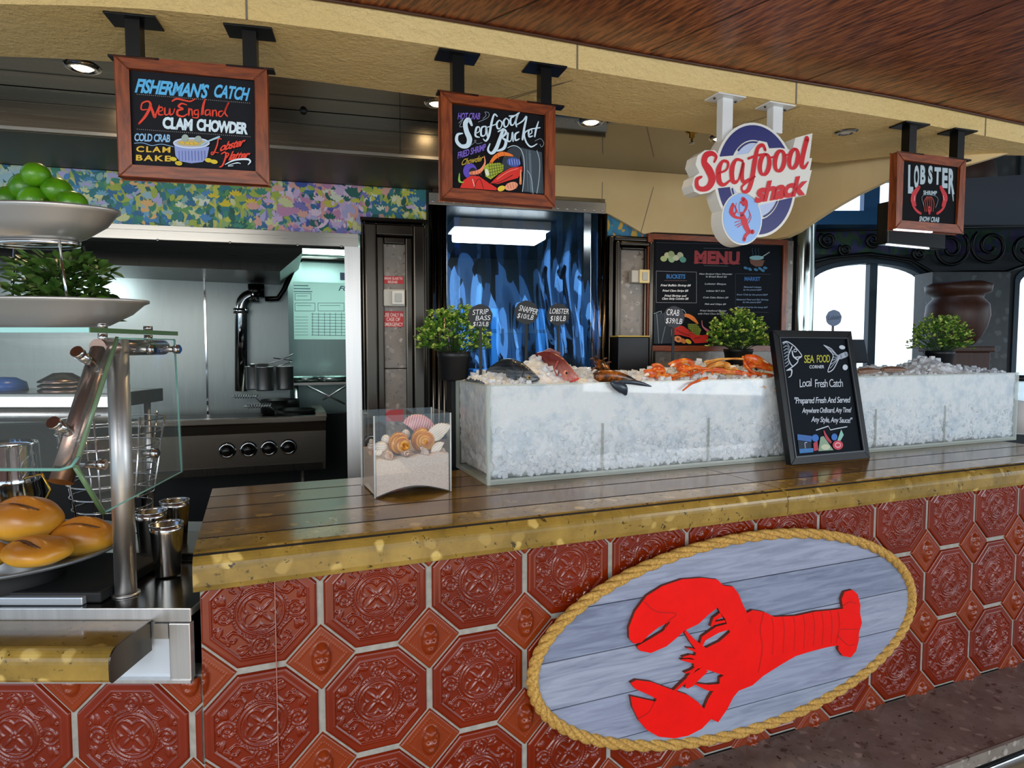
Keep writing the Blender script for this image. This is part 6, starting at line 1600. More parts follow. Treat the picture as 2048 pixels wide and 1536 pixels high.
# ---- price tags
def tag_sign(px, py, rpx, t, lines, lab, stem_y, bgc='12141a', fg='e6e8ee'):
    p = bt(px, py, T0+t); cc_ = BAR.w(*p); r = rpx/F*cc_.y
    fr = Fr((cc_.x, cc_.y, cc_.z), 8)
    th = thing('price_tag', lab, 'price tag', fr=fr, group='round price tags in the ice')
    mb = MB(); n = 48
    mb.prism([((r*(1+.02*math.sin(9*2*math.pi*k/n)))*math.cos(2*math.pi*k/n), (r*.97*(1+.02*math.cos(8*2*math.pi*k/n)))*math.sin(2*math.pi*k/n)) for k in range(n)], 0, .004)
    obj('disc', mb, mat('tag_'+bgc, bgc, .5), th)
    zst = -(cc_.z - BAR.w(*bt(px, stem_y, T0+t)).z)
    obj('stem', MB().box(-.006, .006, .0045, .009, zst-.05, -r*.5), BLACKM, th)
    mt_ = MB()
    P_2 = zm(fr, 0, 0, 1, -.0008)
    for s_, bl, br, tl, b_ in lines: text_mesh(mt_, s_, P_2(*bl), P_2(*br), P_2(*tl), -.0008, 0, .15)
    obj('lettering', mt_, mat('tag_chalk_'+fg, fg, .6), th)
    return th
tag_sign(961, 632, 24, .24, [('STRIP', (945, 630), (977, 628), (945, 619), .03), ('BASS', (951, 641), (981, 640), (951, 631), .03), ('$12/LB', (946, 652), (977, 652), (946, 643), .03)], 'round black tag reading STRIP BASS beside the leafy pot', 735)
tag_sign(1053, 625, 24, .26, [('SNAPPER', (1037, 621), (1074, 630), (1040, 609), .03), ('$10/LB', (1034, 635), (1066, 640), (1036, 625), .03)], 'round black tag reading SNAPPER, middle of three by the doorway', 712)
tag_sign(1117, 629, 22.5, .28, [('LOBSTER', (1099, 627), (1137, 628), (1100, 616), .03), ('$18/LB', (1100, 642), (1131, 642), (1101, 631), .03)], 'round black tag reading LOBSTER to the right of the SNAPPER tag', 722)
tag_sign(1348, 634, 22, .26, [('CRAB', (1333, 630), (1358, 632), (1334, 617), .03), ('$39/LB', (1331, 646), (1364, 648), (1332, 635), .03)], 'round black tag reading CRAB in front of the menu board', 712, '23242e')
tag_sign(1668, 636, 16.5, .26, [('Lobster', (1656, 640), (1682, 638), (1657, 630), .02)], 'small grey round tag rising behind the chalkboard', 700, '4f6484', '2a3448')

# ---- potted plants
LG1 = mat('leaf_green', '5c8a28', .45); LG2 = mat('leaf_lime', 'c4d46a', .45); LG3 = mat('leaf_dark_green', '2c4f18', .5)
def plant(px, py_pot, t, pot_r, pot_h, fr_r, fol_h, lab, seed, dens=300, leafs=.0155):
    p = bt(px, py_pot, T0+t); base = BAR.w(*p)
    th = thing('potted_plant', lab, 'plant', fr=Fr(base), group='small green plants in black pots')
    obj('pot', MB().lathe([(0, 0), (pot_r*.80, 0), (pot_r*.84, .004), (pot_r*.97, pot_h*.78), (pot_r, pot_h*.8), (pot_r*1.02, pot_h), (pot_r*.94, pot_h), (pot_r*.9, pot_h*.85), (0, pot_h*.85)], n=36), mat('pot_black', '0e1014', .45), th)
    r_ = random.Random(seed); mb = MB(); st_ = MB()
    for k in range(dens):
        a = r_.uniform(0, 2*math.pi); el_ = math.acos(1-r_.random()*1.15) ; rad = (r_.uniform(.55, 1)**.6)
        d = Vector((math.sin(el_)*math.cos(a)*fr_r, math.sin(el_)*math.sin(a)*fr_r*.85, math.cos(el_)*fol_h))
        tip = Vector((0, 0, pot_h*.95)) + Vector((d.x*rad, d.y*rad, max(d.z*rad + fol_h*.22, -.01)))
        root_ = Vector((d.x*.15, d.y*.15, pot_h*.85))
        if k % 3 == 0: st_.tube([root_, root_.lerp(tip, .5)+Vector((0, 0, .01)), tip], .0012, 4, caps=False)
        outer = rad > .84
        for q in range(6 if outer else 5):
            aa = q*2*math.pi/5 + r_.random(); L_ = leafs*r_.uniform(.8, 1.35); W_ = L_*.42
            dirv = Vector((math.cos(aa), math.sin(aa), r_.uniform(.1, .9))).normalized()
            if dirv.dot(d) < 0: dirv = (dirv + d.normalized()*.8).normalized()
            sd = dirv.cross(Vector((r_.uniform(-.3, .3), r_.uniform(-.3, .3), 1))).normalized()*W_; up = sd.cross(dirv).normalized()*L_*.15
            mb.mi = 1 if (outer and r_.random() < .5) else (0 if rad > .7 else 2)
            b = tip - d.normalized()*r_.uniform(0, .02)
            mb.add([b, b+dirv*L_*.35+sd*.8+up, b+dirv*L_*.75+sd*.75+up, b+dirv*L_, b+dirv*L_*.75-sd*.75+up, b+dirv*L_*.35-sd*.8+up], [(0, 1, 2, 3), (0, 3, 4, 5)])
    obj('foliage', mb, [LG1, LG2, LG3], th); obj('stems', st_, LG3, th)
    return base
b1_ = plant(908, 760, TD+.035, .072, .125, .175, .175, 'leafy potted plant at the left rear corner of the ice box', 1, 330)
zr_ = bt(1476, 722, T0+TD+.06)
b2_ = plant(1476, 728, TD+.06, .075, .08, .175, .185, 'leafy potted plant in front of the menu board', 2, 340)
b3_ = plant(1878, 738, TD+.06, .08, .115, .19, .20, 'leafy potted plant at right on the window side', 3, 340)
for b_, lab, i in ((b1_, 'black riser block under the leftmost potted plant', 0), (b2_, 'black riser block under the potted plant by the menu board', 1), (b3_, 'black riser block under the rightmost potted plant', 2)):
    fr = Fr((b_.x, b_.y, ZT+.001), 22.05); h = b_.z-ZT-.002
    x_off = .0
    o = obj('riser_block', MB().box(-.02 if i == 0 else -.05, .09, -.030 if i == 0 else -.05, .05, 0, h), [BLACK], fr=fr, bevel=.003); tag(o, lab, 'riser', 'riser blocks')

# ---- shell vase
fv = Fr(onz(750, 998, ZT), 24); fv = Fr((fv.loc.x, fv.loc.y, ZT+.001), 24)
VW = fv.onz(903, 984, ZT).x; VD = .235; VH = fv.hit(750, 832)[1]
print('vase', VW, VH)
va = thing('shell_vase', 'square clear vase of sand and seashells on the bar', 'vase', fr=fv)
VC = m_clear('clear_vase', 'dfe6e6', .015, .02, .8); VE = m_clear('vase_edge', 'e8eeee', .5, .05)
# the floor of the vase arches up, so its walls have curved lower edges
def archp(w_, h_, a_, n=18): return [(w_*k/n, a_*math.sin(math.pi*k/n)) for k in range(n+1)] + [(w_, h_), (0, h_)]
AR = .028
obj('front_wall', MB().prism(archp(VW, VH, AR), 0, .004), VC, va); obj('rear_wall', MB().prism(archp(VW, VH, AR), VD-.004, VD), VC, va)
for x in (0, VW-.004): obj('side_wall', MB().prism([(p[0]*(VD-.01)/VW+.005, p[1]) for p in archp(VW, VH, AR)], x, x+.004, axis='x'), VC, va)
mb = MB()
for x, y in ((0, 0), (VW, 0), (0, VD), (VW, VD)): mb.tube([(x, y, .001), (x, y, VH)], .0030, 8)
obj('corner_edges', mb, VE, va)
sandm = NT('pale_sand'); sn = sandm.noise(sandm.coord(), 380, 3, .8); sandm.set(Base_Color=sandm.ramp(sn, [(.3, c('a89484')), (.5, c('cdbcae')), (.75, c('e2d6ca'))]), Roughness=.9); sandm.bump(sn, .5, .002)
zsand = fv.hit(752, 923, .006)[1]; zsr = fv.hit(900, 905, .006)[1]
N = 26; mb = MB(); V = []
for j in range(N+1):
    for i in range(N+1):
        x = .006+(VW-.012)*i/N; y = .006+(VD-.012)*j/N; z = zsand+(zsr-zsand)*i/N + .02*j/N + .004*math.sin(i*.9+j*.4)+.003*math.sin(j*1.3); V.append((x, y, z))
K = (N+1)*(N+1)
for j in range(N+1):
    for i in range(N+1):
        x = .006+(VW-.012)*i/N; y = .006+(VD-.012)*j/N; V.append((x, y, .004 + AR*min(math.sin(math.pi*i/N), 1)*(1 if 1 else 0)))
fs = [(j*(N+1)+i, j*(N+1)+i+1, (j+1)*(N+1)+i+1, (j+1)*(N+1)+i) for j in range(N) for i in range(N)] + [(K+j*(N+1)+i, K+(j+1)*(N+1)+i, K+(j+1)*(N+1)+i+1, K+j*(N+1)+i+1) for j in range(N) for i in range(N)]
for i in range(N): fs += [(i, K+i, K+i+1, i+1), (N*(N+1)+i+1, K+N*(N+1)+i+1, K+N*(N+1)+i, N*(N+1)+i), ((i+1)*(N+1), K+(i+1)*(N+1), K+i*(N+1), i*(N+1)), (i*(N+1)+N, K+i*(N+1)+N, K+(i+1)*(N+1)+N, (i+1)*(N+1)+N)]
sd_ = obj('sand', mb.add(V, fs, False), sandm.m, fr=fv); tag(sd_, 'pale sand filling the lower half of the shell vase', 'sand', kind='stuff')
def zs_at(x, y): return zsand+(zsr-zsand)*x/VW + .02*y/VD
def m_shell(name, a, b, sc=30, ax='Z'):
    t = NT(name); wv = t.n('TexWave'); wv.bands_direction = ax; wv.inputs['Scale'].default_value = sc; wv.inputs['Distortion'].default_value = 1; t.l(t.coord(), wv.inputs[0])
    t.set(Base_Color=t.ramp(wv.outputs[0], [(.2, c(a)), (.8, c(b))]), Roughness=.3); t.bump(wv.outputs[0], .2, .001); return t.m
SH = [m_shell('shell_amber', 'b86a14', 'e0a23a', 26), m_shell('shell_cream', 'd8c8b4', 'efe6da', 40), m_shell('shell_pink', 'b8787e', 'e0b4b4', 34, 'X'), m_shell('shell_banded', '9a6a5a', 'ead8c8', 60)]
def conch(name, lab, px, py, y, L_, r, m_, rot, tilt=90, turns=5):
    x, z = fv.hit(px, py, y); n = 90; pts = []; rr = []
    for i in range(n):
        f = i/(n-1); a = turns*2*math.pi*f; R_ = r*(1-f)**1.1*.55; pts.append((R_*math.cos(a), R_*math.sin(a), L_*(f**.8)-L_*.3)); rr.append(max(r*(1-f)**1.15*.62, .0006))
    mb = MB().tube(pts, rr, 12)
    mb.ball((r*.25, 0, -L_*.22), (r*.75, r*.7, L_*.32), 16, 10)
    o = obj(name, mb, m_, fr=None); w_ = fv.w(x, y, z); o.location = w_; o.rotation_euler = (R(tilt), R(rot), R(24)); tag(o, lab, 'shell', 'seashells in the vase'); return o
def scallop(name, lab, px, py, y, r, m_, rx, ry):
    x, z = fv.hit(px, py, y); mb = MB(); V = [(0, 0, 0)]; n = 30; rings = 6
    V = []
    for j in range(rings+1):
        q = j/rings
        for i in range(n+1):
            a = R(-75+150*i/n); rr_ = r*q*(1+.03*math.cos(i*math.pi)); V.append((rr_*math.sin(a), -.32*r*math.sin(math.pi*min(q, .96)*.6)+.0016*math.cos(i*math.pi)*q, rr_*math.cos(a)))
    mb.add(V, [(j*(n+1)+i, j*(n+1)+i+1, (j+1)*(n+1)+i+1, (j+1)*(n+1)+i) for j in range(rings) for i in range(n)], True)
    o = obj(name, mb, m_); o.modifiers.new('s', 'SOLIDIFY').thickness = .002; o.location = fv.w(x, y, z); o.rotation_euler = (R(rx), R(ry), R(24)); tag(o, lab, 'shell', 'seashells in the vase'); return o
conch('whelk_shell', 'amber whelk shell lying in the middle of the vase', 800, 888, .045, .12, .040, SH[0], 100, 80)
conch('whelk_shell', 'amber rounded whelk shell at the right of the vase', 848, 882, .05, .09, .042, SH[0], -70, 80)
conch('auger_shell', 'banded auger shell lying on the sand at front left', 778, 912, .022, .10, .018, SH[3], 75, 90, 9)
conch('auger_shell', 'small banded auger shell against the front wall', 812, 905, .022, .07, .017, SH[3], 70, 90, 8)
scallop('scallop_shell', 'large pink scallop shell at the top of the heap', 833, 868, .10, .070, SH[2], -20, 20)
scallop('scallop_shell', 'white scallop shell leaning at the right wall', 882, 878, .06, .058, SH[1], -10, -35)
scallop('scallop_shell', 'small tan scallop shell low at the front right', 842, 912, .02, .034, SH[3], -30, 60)
scallop('scallop_shell', 'small cream scallop shell beside the amber whelk', 880, 902, .03, .032, SH[1], -30, -40)
for i, (px, py, y, r, lab) in enumerate(((762, 893, .035, .022, 'smooth cream clam shell at the left front'), (772, 880, .07, .020, 'small white cockle shell behind the clam'), (792, 875, .09, .018, 'white cockle shell near the middle back'), (812, 868, .11, .018, 'pale cockle shell below the pink scallop'), (757, 905, .03, .014, 'tiny pale cockle shell at the left corner'))):
    x, z = fv.hit(px, py, y); o = obj('cockle_shell', MB().ball((0, 0, 0), (r, r*.8, r*.85), 20, 12, Matrix.Rotation(i, 4, 'Y')), SH[1]); o.location = fv.w(x, y, z); o.rotation_euler = (0, R(i*30), R(24)); tag(o, lab, 'shell', 'seashells in the vase')
for i, (x, y, lab) in enumerate(((.024, .16, 'small cream snail shell near the left wall'), (.026, .085, 'pale pink whelk shell pressed to the left wall'))):
    o = obj('snail_shell', MB().ball((0, 0, 0), (.016, .016, .018+.004*i), 18, 10).ball((0, -.002, .018), (.009, .009, .012), 14, 8), [SH[1], SH[2]][i]); o.location = fv.w(x, y, zs_at(x, y)+.016); o.rotation_euler = (R(20), R(30*i), 0); tag(o, lab, 'shell', 'seashells in the vase')

# ---- spice jar at the right edge
jp = onz(2046, 869, ZT)
ja = thing('storage_jar', 'clear jar with black lid at the right end of the bar', 'jar', fr=Fr((jp.x, jp.y+.06, ZT+.001)))
jr = .075; jh = (871-768)/F*jp.y
obj('jar_body', MB().lathe([(0, 0), (jr, 0), (jr, jh), (jr*.9, jh+.01), (jr*.85, jh+.012), (jr*.85, jh)], n=36), m_clear('jar_glass', 'e8f0f4', .2), ja)
obj('contents', MB().lathe([(0, .006), (jr*.94, .006), (jr*.94, jh*.62), (0, jh*.66)], n=30), mat('spice', 'cfc6c0', .8), ja)
obj('lid', MB().lathe([(0, jh+.045), (jr*.9, jh+.045), (jr*.92, jh+.012), (0, jh+.012)], n=36), BLACKM, ja)
# ---- switches and notices
def plate_box(name, lab, cat, px0, py0, px1, py1, dep, mt, x_in=None):
    a_ = WALL.hit(px0, py0, -dep); b_ = WALL.hit(px1, py1, -dep)
    return a_, b_
fw0 = Fr(WALL.w(0, 0, 0), 14)
a_, b_ = plate_box('', '', '', 767, 578, 810, 613, .04, None)
sw = thing('emergency_switch', 'grey boxed switch between two red notices on the stone pillar', 'switch', fr=fw0)
obj('switch_box', MB().box(a_[0], b_[0], -.045, -.011, b_[1], a_[1]), mat('switch_grey', 'b9b6ae', .4), sw, bevel=.005)
w_ = b_[0]-a_[0]; h_ = a_[1]-b_[1]
obj('cover', MB().box(a_[0]+w_*.38, b_[0]-w_*.04, -.060, -.0455, b_[1]+h_*.1, a_[1]-h_*.1), mat('switch_white', 'd8d6d0', .3), sw, bevel=.003)
obj('button', MB().box(a_[0]+w_*.52, b_[0]-w_*.16, -.066, -.0605, b_[1]+h_*.25, a_[1]-h_*.25), mat('button_clear', 'a8aaa4', .15), sw, bevel=.002)
REDN = mat('notice_red', 'b8161c', .4); NW = mat('notice_white', 'ead8d4', .5)
for (x0_, y0_, x1_, y1_, ls, lab) in ((766, 552, 807, 568, [('BREAK GLASS TO', 769, 805, 559, 5), ('RELEASE', 776, 795, 566, 5)], 'small red notice above the boxed switch'), (766, 622, 807, 654, [('USE ONLY IN', 768, 806, 633, 7.5), ('CASE OF', 773, 800, 642, 7.5), ('EMERGENCY', 768, 806, 652, 7.5)], 'red notice reading USE ONLY IN CASE OF EMERGENCY'), (768, 820, 806, 842, [], 'red notice low on the pillar behind the shell vase')):
    a_ = WALL.hit(x0_, y0_, -.0125); b_ = WALL.hit(x1_, y1_, -.0125)
    th = thing('red_notice', lab, 'notice', fr=fw0, group='red notices on the pillar')
    obj('plaque', MB().box(a_[0], b_[0], -.0135, -.011, b_[1], a_[1]), REDN, th)
    if ls:
        mb = MB()
        for s_, xa_, xb_, yb_, h_ in ls: text_mesh(mb, s_, WALL.hit(xa_, yb_, -.014), WALL.hit(xb_, yb_+.5, -.014), WALL.hit(xa_, yb_-h_, -.014), -.014, .01)
        obj('lettering', mb, NW, th)
a_ = WALL.hit(1263, 540, -.05); b_ = WALL.hit(1297, 566, -.05)
sw = thing('light_switch', 'cream boxed switch on the stone pier left of the menu board', 'switch', fr=fw0)
obj('switch_box', MB().box(a_[0], b_[0], -.055, -.011, b_[1], a_[1]), mat('switch_grey', 'b9b6ae', .4), sw, bevel=.005)
w_ = b_[0]-a_[0]; obj('cover', MB().box(a_[0]+w_*.4, b_[0], -.066, -.0555, b_[1]-.003, a_[1]+.003), mat('switch_cream', 'd8c48a', .3), sw, bevel=.004)
obj('button', MB().box(a_[0]+w_*.56, b_[0]-w_*.14, -.072, -.0665, b_[1]+.012, a_[1]-.012), mat('button_clear', 'a8aaa4', .15), sw, bevel=.002)
a_ = WALL.hit(1237, 671, -.16); b_ = WALL.hit(1297, 735, -.16)
bn = thing('wall_cabinet', 'black cabinet with pale yellow top against the stone pier', 'cabinet', fr=fw0)
obj('body', MB().box(a_[0], b_[0], -.16, -.058, .9, a_[1]-.008), BLACKM, bn, bevel=.003)
obj('lid', MB().box(a_[0]-.004, b_[0]+.004, -.165, -.058, a_[1]-.0075, a_[1]), mat('lid_yellow', 'b8a04a', .4), bn, bevel=.002)
# ================================================================== FOOD STATION ON THE LEFT
XE = -.812
zc_ = 1.02
st = thing('steel_counter', 'brushed steel food station counter at the left of the bar', 'counter', loc=(0, 0, 0))
TOPS = m_steel('counter_steel', '8d8d8c', .16, (1, 60, 60), .05)
mb = MB().box(-2.4, XE, 1.572, 1.80, zc_-.02, zc_).box(-2.4, XE, 1.80, 2.42, zc_-.02, zc_-.012)
obj('top', mb, TOPS, st, bevel=.002)
obj('front_lip', MB().box(-2.4, XE, 1.566, 1.5715, zc_-.034, zc_+.002), STEEL, st, bevel=.002)
obj('apron_panel', MB().box(-2.4, XE-.055, 1.574, 1.58, .838, zc_-.035), mat('apron_steel', 'dfe6ee', .35, .35), st)  # pale base stands in for the outdoor floor reflected in the steel
obj('corner_strip', MB().box(XE-.054, XE, 1.560, 1.582, .838, zc_-.035), STEEL, st, bevel=.002)
obj('lower_flange', MB().box(-2.4, XE, 1.556, 1.5735, .832, .840), STEEL, st)
obj('shelf_bracket', MB().box(-.905, XE-.056, 1.562, 1.573, zc_-.075, zc_-.036), STEEL, st)
obj('underframe', MB().box(-2.4, XE-.01, 1.665, 2.4, .80, .83), DSTEEL, st)
# stone tray slide
sl = thing('tray_slide', 'golden stone tray ledge with rounded front below the steel counter', 'ledge', loc=(0, 0, 0))
zt0 = .992; pr = [(1.560, zt0), (1.425, zt0)] + [(1.425 - .03*math.sin(R(a_)), zt0-.03+.03*math.cos(R(a_))) for a_ in range(0, 91, 15)] + [(1.395, zt0-.065), (1.402, zt0-.073), (1.560, zt0-.073)]
sm = MB().prism(pr, -2.4, -.913, axis='x'); sm.m = [0]*len(sm.f)
for i, f in enumerate(sm.f):
    vs = [sm.v[q_] for q_ in f]
    if all(v[2] > zt0-.001 for v in vs): sm.m[i] = 1
obj('slab', sm, [GOLD, m_terrazzo('tray_stone_reflecting', ('6b5222', '7d622b', '917536'), ('a88a48', '6b5222'), '4a3a18', .14, 20)], sl)  # browner top faces: reflections put into the colour of the gold stone
obj('end_cap', MB().prism([(p[0], p[1]+(.002 if p[1] > .95 else -.002)) for p in pr], -.9125, -.909, axis='x'), DSTEEL, sl)

# sneeze guard
GL = m_clear('guard_glass', 'dff2ec', .03, .02, .8); GE = mat('glass_edge', '6fa79a', .15); GED = mat('glass_edge_green', '5d7a52', .2)
sg = thing('sneeze_guard', 'glass sneeze guard on steel posts over the bread station', 'sneeze guard', loc=(0, 0, 0))
pb = onz(247, 1192, zc_); pbx, pby = pb.x, pb.y+.012
obj('post', MB().tube([(pbx, pby, zc_+.001), (pbx, pby, 1.705)], .0262, 32), STEEL, sg)
obj('post_flange', MB().lathe([(.027, 0.0005), (.034, .0005), (.034, .004), (.027, .006)], pbx, pby, zc_, 32), STEEL, sg)
XR = -.985
obj('side_glass', MB().prism([(1.41, 1.413), (1.50, 1.284), (1.862, 1.312), (1.845, 1.703), (1.585, 1.703)], XR, XR+.010, axis='x'), GL, sg)
def edge(pts, w, m_, nm='glass_rim'): return obj(nm, MB().tube(pts, w, 6), m_, sg)
edge([(XR+.005, 1.41, 1.413), (XR+.005, 1.50, 1.284)], .0058, GED); edge([(XR+.005, 1.50, 1.284), (XR+.005, 1.862, 1.312)], .002, GE); edge([(XR+.005, 1.862, 1.312), (XR+.005, 1.845, 1.703)], .0025, GE); edge([(XR+.005, 1.845, 1.703), (XR+.005, 1.585, 1.703)], .002, GE)
# leaning front pane
gt = Vector((0, 1.60, 1.703)); gb = Vector((0, 1.425, 1.402))
t_ = (gt-gb).normalized(); nv_ = Vector((0, -t_.z, t_.y))
XF = XR-.006
mb = MB(); r_ = .03
q0 = [(-2.4, 0), (XF-r_, 0), (XF-.008, .008), (XF, r_), (XF, (gt-gb).length), (-2.4, (gt-gb).length)]
A_ = [gb + t_*b + Vector((a_, 0, 0)) for a_, b in q0]; B_ = [p + nv_*.008 for p in A_]
n = len(q0); mb.add(A_+B_, [tuple(range(n)), tuple(range(2*n-1, n-1, -1))] + [(i, (i+1) % n, n+(i+1) % n, n+i) for i in range(n)])
obj('front_glass', mb, GL, sg)
edge([p+nv_*.004 for p in A_[:4]], .004, GE); edge([p+nv_*.004 for p in A_[3:5]], .0055, GED)
obj('top_glass', MB().box(-2.4, -1.0, 1.505, 1.90, 1.716, 1.727), GL, sg)
obj('top_glass_edge', MB().box(-2.4, -1.0, 1.5035, 1.5055, 1.7155, 1.7275), mat('glass_front_edge', '9fd8d4', .12), sg)
obj('top_glass_edge', MB().box(-1.0, -.998, 1.505, 1.90, 1.7155, 1.7275), GED, sg)
# slanted tube and pins
tb = Vector((-1.034, 1.437, 1.372)); tt = Vector((-1.034, 1.60, 1.672))
BRN = m_steel('tube_steel', '8d7468', .25, (60, 60, 60), .04)
obj('slanted_tube', MB().tube([tb, tb.lerp(tt, .5), tt], .0255, 28), BRN, sg)
for f in (.86, .33):
    p = tb.lerp(tt, f); o = obj('glass_pin', MB().tube([p+nv_*.02, p+nv_*.068], .0125, 18).tube([p+nv_*.068, p+nv_*.082], .0145, 18), CHROME, sg)
obj('top_arm', MB().tube([(pbx, pby-.08, 1.680), (pbx, 1.88, 1.680)], .0215, 24), BRN, sg)
for y_ in (1.60, 1.80): obj('glass_pin', MB().tube([(-1.03, y_, 1.695), (-1.03, y_, 1.7155)], .011, 16).tube([(-1.03, y_, 1.7285), (-1.03, y_, 1.740)], .012, 16), CHROME, sg)
for (y_, z_) in ((1.70, 1.675), (1.83, 1.675), (1.48, 1.405), (1.70, 1.395)):
    obj('glass_pin', MB().tube([(-1.03 if z_ > 1.5 else -1.0, y_, z_), (XR+.03, y_, z_)], .0085, 14).tube([(XR+.012, y_, z_), (XR+.026, y_, z_)], .013, 16), CHROME, sg)

# tiered fruit stand
cx_, cy_ = -1.232, 1.66
STN_M = mat('satin_bowl', 'c9c7c4', .38, .8)
ts = thing('tiered_stand', 'two-tier brushed metal fruit stand on the glass shelf', 'fruit stand', loc=(cx_, cy_, 1.728))
def bowl(z, r, h, rb, name):
    return obj(name, MB().lathe(M=Matrix.Diagonal((1, .52, 1, 1)), n=72, prof=[(0, z), (rb, z), (rb*1.25, z+h*.12), (r*.86, z+h*.55), (r*.97, z+h*.92), (r*1.02, z+h), (r*1.02, z+h+.006), (r*.97, z+h+.004), (r*.84, z+h*.62), (rb*1.2, z+h*.2), (0, z+.006)]), STN_M, ts)
bowl(.001, .272, .068, .14, 'lower_bowl'); bowl(.226, .208, .075, .10, 'upper_bowl')
obj('bowl_collar', MB().lathe([(.10, .212), (.11, .214), (.11, .2265), (.10, .226)], n=40, M=Matrix.Diagonal((1, .52, 1, 1))), CHROME, ts)
for k in range(4):
    a_ = R(-45 + 90*k); obj('support_wire', MB().tube([(.13*math.cos(a_), .065*math.sin(a_), .222), (.17*math.cos(a_), .085*math.sin(a_), .03)], .0035, 10), CHROME, ts)
    a_ = R(-118 + 90*k)
lm = NT('lime_skin'); ln1 = lm.noise(lm.coord(), 14, 3); lm.set(Base_Color=lm.ramp(ln1, [(.3, c('2f6a08')), (.7, c('5c9a12'))]), Roughness=.3); lm.bump(lm.voro(lm.coord(), 260), .25, .001)
def lime(px, py, rpx, Y, lab, grp='limes on the fruit stand'):
    p = ony(px, py, Y); r = rpx/F*Y; rr_ = random.Random(px)
    th = thing('lime', lab, 'lime', fr=Fr(p, rr_.uniform(0, 360), rr_.uniform(-30, 30)), group=grp)
    prof = [(r*math.cos(t)*(1), r*1.05*math.sin(t)) for t in [R(a_) for a_ in range(-88, 89, 8)]]
    prof = [(0, -r*1.10), (r*.10, -r*1.06)] + prof[1:-1] + [(r*.10, r*1.07), (0, r*1.12)]
    obj('fruit', MB().lathe(prof, n=28, M=Matrix.Rotation(R(90), 4, 'Y')), lm.m, th)
    obj('stem_scar', MB().ball((r*1.10, 0, 0), (r*.04, r*.09, r*.09), 10, 6), mat('scar', '8a8a3a', .6), th)
for a_ in ((72, 350, 24, 1.62, 'topmost lime of the pile on the upper bowl'), (53, 376, 28, 1.64, 'lime just below the topmost, to its left'), (114, 383, 27, 1.64, 'lime just below the topmost, to its right'), (19, 400, 26, 1.64, 'lime at the far left of the bottom row'), (70, 403, 29, 1.62, 'lime in the middle of the bottom row'), (146, 408, 25, 1.62, 'lime at the right end of the bottom row'),
           (95, 412, 25, 1.74, 'lime hidden at the back of the pile'), (165, 608, 16, 1.62, 'lime in the lower bowl beside the pot'), (207, 612, 20, 1.66, 'lime in the lower bowl near its right rim')): lime(*a_)
# leafy plant between the tiers
pl = thing('leafy_plant', 'dark green broad-leaved plant in black pot between the two tiers', 'plant', loc=(cx_+.03, cy_+.04, 1.737))
obj('pot', MB().lathe([(0, .0), (.05, .0), (.065, .07), (.06, .07), (0, .06)], n=28), mat('pot_black', '0e1014', .45), pl)
LD = NT('broad_leaf'); l_ = LD.noise(LD.coord(), 20, 2); LD.set(Base_Color=LD.ramp(l_, [(.35, c('2f4f1c')), (.65, c('5c7c38'))]), Roughness=.35); LDM = LD.m; LDL = mat('broad_leaf_light', '7a9450', .4)
mb = MB(); r_ = random.Random(4); stx = MB()
for k in range(520):
    a = r_.uniform(0, 2*math.pi); q = r_.uniform(.25, 1); h = r_.uniform(.0, 1)
    tip = Vector((q*.135*math.cos(a), q*.085*math.sin(a), .03 + .155*h - .03*q*q)); d = Vector((math.cos(a), math.sin(a), r_.uniform(-.5, .9))).normalized()
    L_ = r_.uniform(.028, .044); W_ = L_*.34; sd = d.cross(Vector((r_.uniform(-.5, .5), r_.uniform(-.5, .5), 1))).normalized()*W_; up = sd.cross(d).normalized()*L_*.12
    if (Vector((0, 0, tip.z))-tip).length > .14: L_ *= .8
    mb.mi = 1 if r_.random() < .12 else 0
    if tip.z + d.z*L_ > .205: continue
    mb.add([tip, tip+d*L_*.3+sd*.85+up, tip+d*L_*.65+sd*.85+up, tip+d*L_, tip+d*L_*.65-sd*.85+up, tip+d*L_*.3-sd*.85+up, tip+d*L_*.5], [(0, 1, 6), (1, 2, 6), (2, 3, 6), (3, 4, 6), (4, 5, 6), (5, 0, 6)], True)
    if k % 5 == 0: stx.tube([(0, 0, .06), (tip.x*.5, tip.y*.5, tip.z*.7+.03), tip], .0018, 5, caps=False)
obj('foliage', mb, [LDM, LDL], pl); obj('stems', stx, LDM, pl)

# bread platter
bp_ = Vector((-1.36, 1.70, 1.1))
zpl = 1.132
pt_ = thing('bread_platter', 'wide grey round platter carrying bread rolls', 'platter', loc=(bp_.x, bp_.y, 0))
PR = .275
obj('plate', MB().lathe([(0, zpl-.016), (PR*.78, zpl-.016), (PR*.96, zpl-.004), (PR, zpl+.002), (PR, zpl+.007), (PR*.97, zpl+.007), (PR*.78, zpl-.006), (0, zpl-.008)], n=72), mat('platter_grey', '7c8288', .3, .6), pt_)
obj('platter_stand', MB().lathe([(.11, zc_-.011), (.13, zc_-.011), (.10, zpl-.02), (.09, zpl-.02)], n=32), BLACK, pt_)
obj('chafing_insert', MB().box(-2.4-bp_.x, -1.06-bp_.x, -.10, .22, zc_+.001, zc_+.03), BLACK, pt_, bevel=.006)
br = NT('bread_crust'); b1 = br.noise(br.coord(), 9, 4, .6); b2 = br.noise(br.coord(), 70, 3)
gz = br.t.nodes.new('ShaderNodeSeparateXYZ'); br.l(br.coord(kind='Generated'), gz.inputs[0])
ad = br.n('Math', operation='MULTIPLY_ADD'); br.l(b1, ad.inputs[0]); ad.inputs[1].default_value = .5; br.l(gz.outputs['Z'], ad.inputs[2])
br.set(Base_Color=br.ramp(ad.outputs[0], [(.3, c('dcb45c')), (.6, c('d0962c')), (.95, c('a8681a'))]), Roughness=.32); br.bump(b2, .12, .001); BRM = br.m
